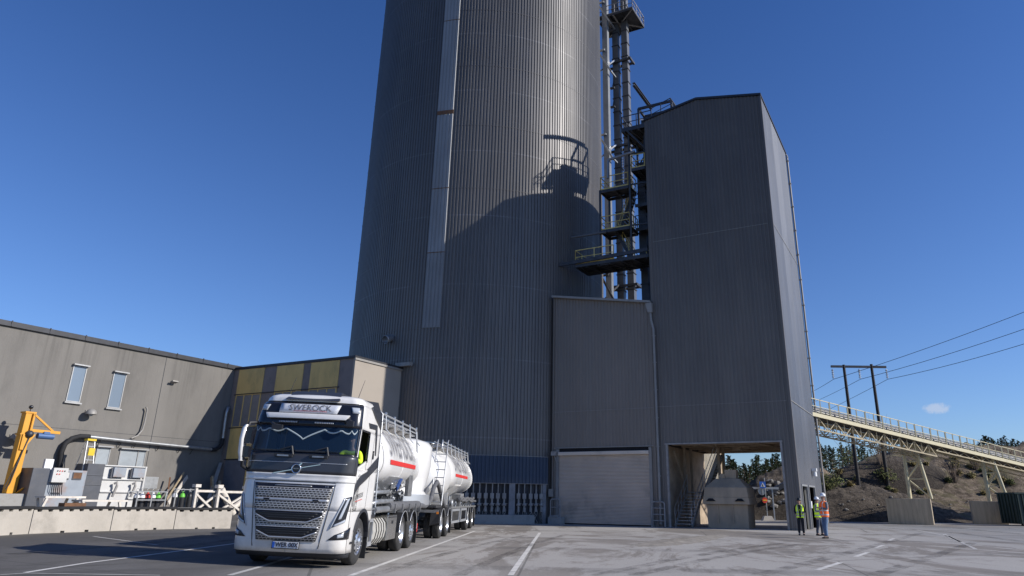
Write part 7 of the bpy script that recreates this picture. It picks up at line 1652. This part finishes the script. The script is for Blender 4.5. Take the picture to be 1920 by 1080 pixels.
def hand_chains(w, e, sgn, curl=.6):
    # palm continues the forearm; five fingers, thumb from the side of the palm
    w = Vector(w); d = (w-Vector(e)).normalized(); side = d.cross(Vector((0,0,1)) if abs(d.z) < .9 else Vector((0,1,0))).normalized()*sgn; nrm = d.cross(side).normalized()
    palm = w+d*.05; k = w+d*.09; ch = [[(tuple(w),.026),(tuple(palm),.030)]]
    for i, (o, L) in enumerate(((-.028,.068),(-.009,.078),(.010,.073),(.028,.058))):
        a = k+side*o; b = a+(d*(1-curl*.4)+nrm*curl*.5).normalized()*L*.5; c = b+(d*(1-curl)+nrm*curl).normalized()*L*.5
        ch.append([(tuple(palm),.030),(tuple(a),.010),(tuple(b),.009),(tuple(c),.007)])
    t0 = w+d*.025-side*.034; t1 = t0-side*.02+d*.028+nrm*.01; t2 = t1+d*.025+nrm*.012
    ch.append([(tuple(palm),.030),(tuple(t0),.012),(tuple(t1),.010),(tuple(t2),.008)])
    return ch
def person(label, px, py, h, face, top, vest, legs, helmet, larm, rarm, bend=0, z0=None, group=None, feet=((-.11,0),(.11,-.04)), turn=0.):
    p = gpt(px, py); z0 = gz(p.x) if z0 is None else z0; s = h/1.80
    t = bpy.data.objects.new('person', None); COL.objects.link(t); OFF[t.name] = Vector((0,0,0)); t.location = (p.x, p.y, z0); t.rotation_euler = (0,0,face); t.scale = (s,s,s); tag(t, label, 'person', group)
    def arm(sg, el, wr):
        sh = (sg*.19, .01, 1.43); return [[((0,.01,1.36),.12),((sg*.10,.01,1.44),.075),(sh,.062),(tuple(Vector(sh).lerp(Vector(el),.5)),.050),(el,.043),(tuple(Vector(el).lerp(Vector(wr),.6)),.036),(wr,.027)]]+hand_chains(wr, el, sg)
    ch = [[((0,0,.96),.125),((0,.0,1.08),.115),((0,.0,1.22),.13),((0,.01,1.36),.12),((0,.015,1.47),.06),((0,.01,1.53),.052),((0,-.005,1.60),.07),((0,-.01,1.68),.082),((0,.0,1.75),.070)]]
    for sg, ft in ((-1, feet[0]), (1, feet[1])):
        ch.append([((0,0,.96),.125),((sg*.09,.0,.88),.095),((sg*.10+(ft[0]-sg*.11)*.5,-.03+ft[1]*.5,.50),.062),((ft[0],ft[1]+.01,.28),.056),((ft[0],ft[1]+.02,.09),.038),((ft[0],ft[1]-.10,.035),.032)])
    ch += arm(-1, *larm); ch += arm(1, *rarm)
    skin_obj('body', ch, m_skin, t)
    # trousers
    tr_ = [[((0,0,.99),.135),((0,0,.93),.13)]]
    for sg, ft in ((-1, feet[0]), (1, feet[1])):
        tr_.append([((0,0,.93),.13),((sg*.09,.0,.86),.105),((sg*.10+(ft[0]-sg*.11)*.5,-.03+ft[1]*.5,.50),.078),((ft[0],ft[1]+.01,.28),.070),((ft[0],ft[1]+.02,.09),.066)])
    skin_obj('trousers', tr_, legs, t)
    # jacket or shirt with sleeves
    jk = [[((0,.0,.98),.135),((0,.0,1.08),.132),((0,.0,1.22),.145),((0,.01,1.36),.135),((0,.015,1.46),.07)]]
    for sg, (el, wr) in ((-1, larm), (1, rarm)):
        sh = (sg*.19,.01,1.43); e = Vector(el); w = Vector(wr); jk.append([((0,.01,1.36),.135),((sg*.10,.01,1.44),.085),(sh,.074),(tuple(Vector(sh).lerp(e,.5)),.062),(el,.054),(tuple(e.lerp(w,.6)),.047),(tuple(e.lerp(w,.92)),.040)])
    skin_obj('jacket', jk, top, t)
    # vest: open sided tabard around the torso
    def ringv(z, rx, ry, cy=0, n=24): return [Vector((math.cos(2*PI*k/n)*rx, cy+math.sin(2*PI*k/n)*ry, z)) for k in range(n)]
    mb = MB(); mb.loft([ringv(.86,.195,.165),ringv(.98,.19,.165),ringv(1.10,.185,.16),ringv(1.24,.20,.172),ringv(1.36,.205,.165,.01),ringv(1.44,.19,.13,.01),ringv(1.50,.10,.085,.015)], caps=False)
    v = mb.build('vest', vest, t)
    for z, rx, ry in ((.95,.194,.168),(1.12,.188,.163)):
        mb = MB(); mb.loft([ringv(z-.027,rx+.004,ry+.004),ringv(z+.027,rx+.003,ry+.003)], caps=False); mb.build('reflective_band', m_refl, v)
    for sg in (-1,1):
        for fb in (-1,):
            mb = MB(); mb.tube([(sg*.11,-.158,.96),(sg*.11,-.168,1.24),(sg*.105,-.155,1.38),(sg*.09,-.09,1.47)], .018, 6); mb.build('reflective_strap', m_refl, v)
    if vest is m_hi and top is m_navy:
        mb = MB(); mb.hexa([(-.045,-.185,.87),(.045,-.185,.87),(.045,-.13,.87),(-.045,-.13,.87),(-.075,-.16,1.48),(.075,-.16,1.48),(.075,-.06,1.50),(-.075,-.06,1.50)]); mb.build('jacket_front', top, t)
    # shoes
    for ft in feet:
        mb = MB(); rings = []
        for y, w, hh in ((.09,.035,.09),(.06,.045,.11),(-.02,.048,.10),(-.10,.052,.06),(-.16,.045,.045),(-.19,.02,.03)):
            rings.append([Vector((ft[0]+w*math.cos(a)*1.0, ft[1]+y, max(.0,hh/2+hh/2*math.sin(a)))) for a in [2*PI*k/10 for k in range(10)]])
        mb.loft(rings); mb.build('shoe', m_shoe, t)
    # head details
    mb = MB(); mb.loft([[Vector((-.012,-.082,1.665)),Vector((.012,-.082,1.665)),Vector((0,-.086,1.67))],[Vector((-.018,-.085,1.625)),Vector((.018,-.085,1.625)),Vector((0,-.112,1.63))],[Vector((-.012,-.08,1.61)),Vector((.012,-.08,1.61)),Vector((0,-.09,1.612))]]); mb.build('nose', m_skin, t)
    for sg in (-1,1):
        mb = MB(); mb.sphere((sg*.03,-.078,1.665), .010, 4); mb.build('eye', m_eye, t)
        mb = MB(); mb.sphere((sg*.083,.0,1.65), .028, 5, (.4,.8,1.2)); mb.build('ear', m_skin, t)
    mb = MB(); mb.cbox((0,-.082,1.585), (.045,.012,.012)); mb.build('mouth', m_lip, t)
    mb = MB(); mb.sphere((0,.018,1.69), .095, 7, (.93,1.02,.95)); mb.v = [Vector((q.x, q.y, max(q.z, 1.60 if q.y > .02 else 1.70))) for q in mb.v]; mb.build('hair', m_hair, t)
    mb = MB(); mb.lathe((0,.0,1.70), (0,0,1), [(.118,0),(.120,.03),(.112,.075),(.085,.115),(.045,.135),(0,.14)], 20)
    mb.hexa([(-.09,-.17,1.70),(.09,-.17,1.70),(.10,-.08,1.705),(-.10,-.08,1.705),(-.085,-.165,1.712),(.085,-.165,1.712),(.095,-.08,1.72),(-.095,-.08,1.72)])
    for x in (-.03,0,.03): mb.tube([(x,-.10,1.775),(x,-.03,1.838),(x,.05,1.835),(x,.10,1.775)], .007, 5)
    mb.build('helmet', helmet, t)
    return t
hang = lambda sg, f=0: ((sg*.27,.03,1.16),(sg*.27,-.06+f,.93))
pz = lambda: None
person('worker in a yellow vest over black clothes with a dark helmet, facing the yard', 1504, 1003.5, 1.70, -.35, m_navy, m_hi, m_navy, m_helb, ((-.26,.05,1.17),(-.20,-.18,1.02)), ((.27,.05,1.17),(.17,-.20,1.10)), feet=((-.12,-.02),(.10,.0)))
person('worker in a yellow vest and white helmet standing behind the orange vest', 1538, 1004.5, 1.76, .9, m_greyc, m_hi, m_jeand, m_hel, ((-.25,.02,1.17),(-.10,-.24,1.15)), ((.25,.02,1.17),(.10,-.24,1.17)), feet=((-.12,.06),(.12,-.10)))
person('worker in an orange vest, blue jeans and white helmet with folded arms', 1551, 1009.5, 1.90, -1.25, m_greyc, m_orv, m_jean, m_hel, ((-.25,-.04,1.18),(.06,-.25,1.20)), ((.25,-.04,1.18),(-.06,-.24,1.23)), feet=((-.12,.03),(.12,-.12)))
# driver: upper body behind the wheel
dr = bpy.data.objects.new('person', None); COL.objects.link(dr); OFF[dr.name] = Vector((0,0,0)); dr.matrix_world = F_T @ Matrix.Translation((.93,.75,1.16)); tag(dr, 'lorry driver in a yellow vest seated at the open side window', 'person')
ch = [[((0,.35,.90),.13),((0,.30,1.05),.13),((0,.24,1.25),.125),((0,.20,1.42),.06),((0,.18,1.48),.05),((0,.16,1.56),.07),((0,.15,1.64),.08),((0,.16,1.70),.068)]]
for sg in (-1,1):
    el = (sg*.30,.02,1.12) ; wr = (sg*.20,-.22,1.22); ch.append([((0,.24,1.25),.125),((sg*.10,.23,1.36),.07),((sg*.19,.22,1.35),.06),((sg*.26,.12,1.22),.05),(el,.042),(wr,.028)]); ch += hand_chains(wr, el, sg, .9)
    ch.append([((0,.35,.90),.13),((sg*.10,.25,.88),.09),((sg*.13,-.10,.92),.065),((sg*.13,-.16,.62),.05)])
skin_obj('body', ch, m_skin, dr)
jk = [[((0,.35,.90),.145),((0,.30,1.05),.145),((0,.24,1.25),.14),((0,.205,1.40),.075)]]
for sg in (-1,1): jk.append([((0,.24,1.25),.14),((sg*.10,.23,1.36),.082),((sg*.19,.22,1.35),.072),((sg*.26,.12,1.22),.062),((sg*.30,.02,1.12),.054),((sg*.24,-.13,1.18),.043)])
skin_obj('jacket', jk, m_hi, dr)
skin_obj('trousers', [[((0,.35,.90),.14),((0,.30,.9),.13)]]+[[((0,.30,.9),.13),((sg*.10,.25,.88),.10),((sg*.13,-.10,.92),.078),((sg*.13,-.16,.62),.065)] for sg in (-1,1)], m_navy, dr)
mb = MB(); mb.sphere((0,.175,1.66), .092, 7, (.93,1.02,.98)); mb.v = [Vector((q.x, q.y, max(q.z, 1.58 if q.y > .18 else 1.67))) for q in mb.v]; mb.build('hair', m_hair, dr)
mb = MB(); mb.sphere((0,.06,1.60), .018, 5, (.8,1.2,1.2)); mb.build('nose', m_skin, dr)
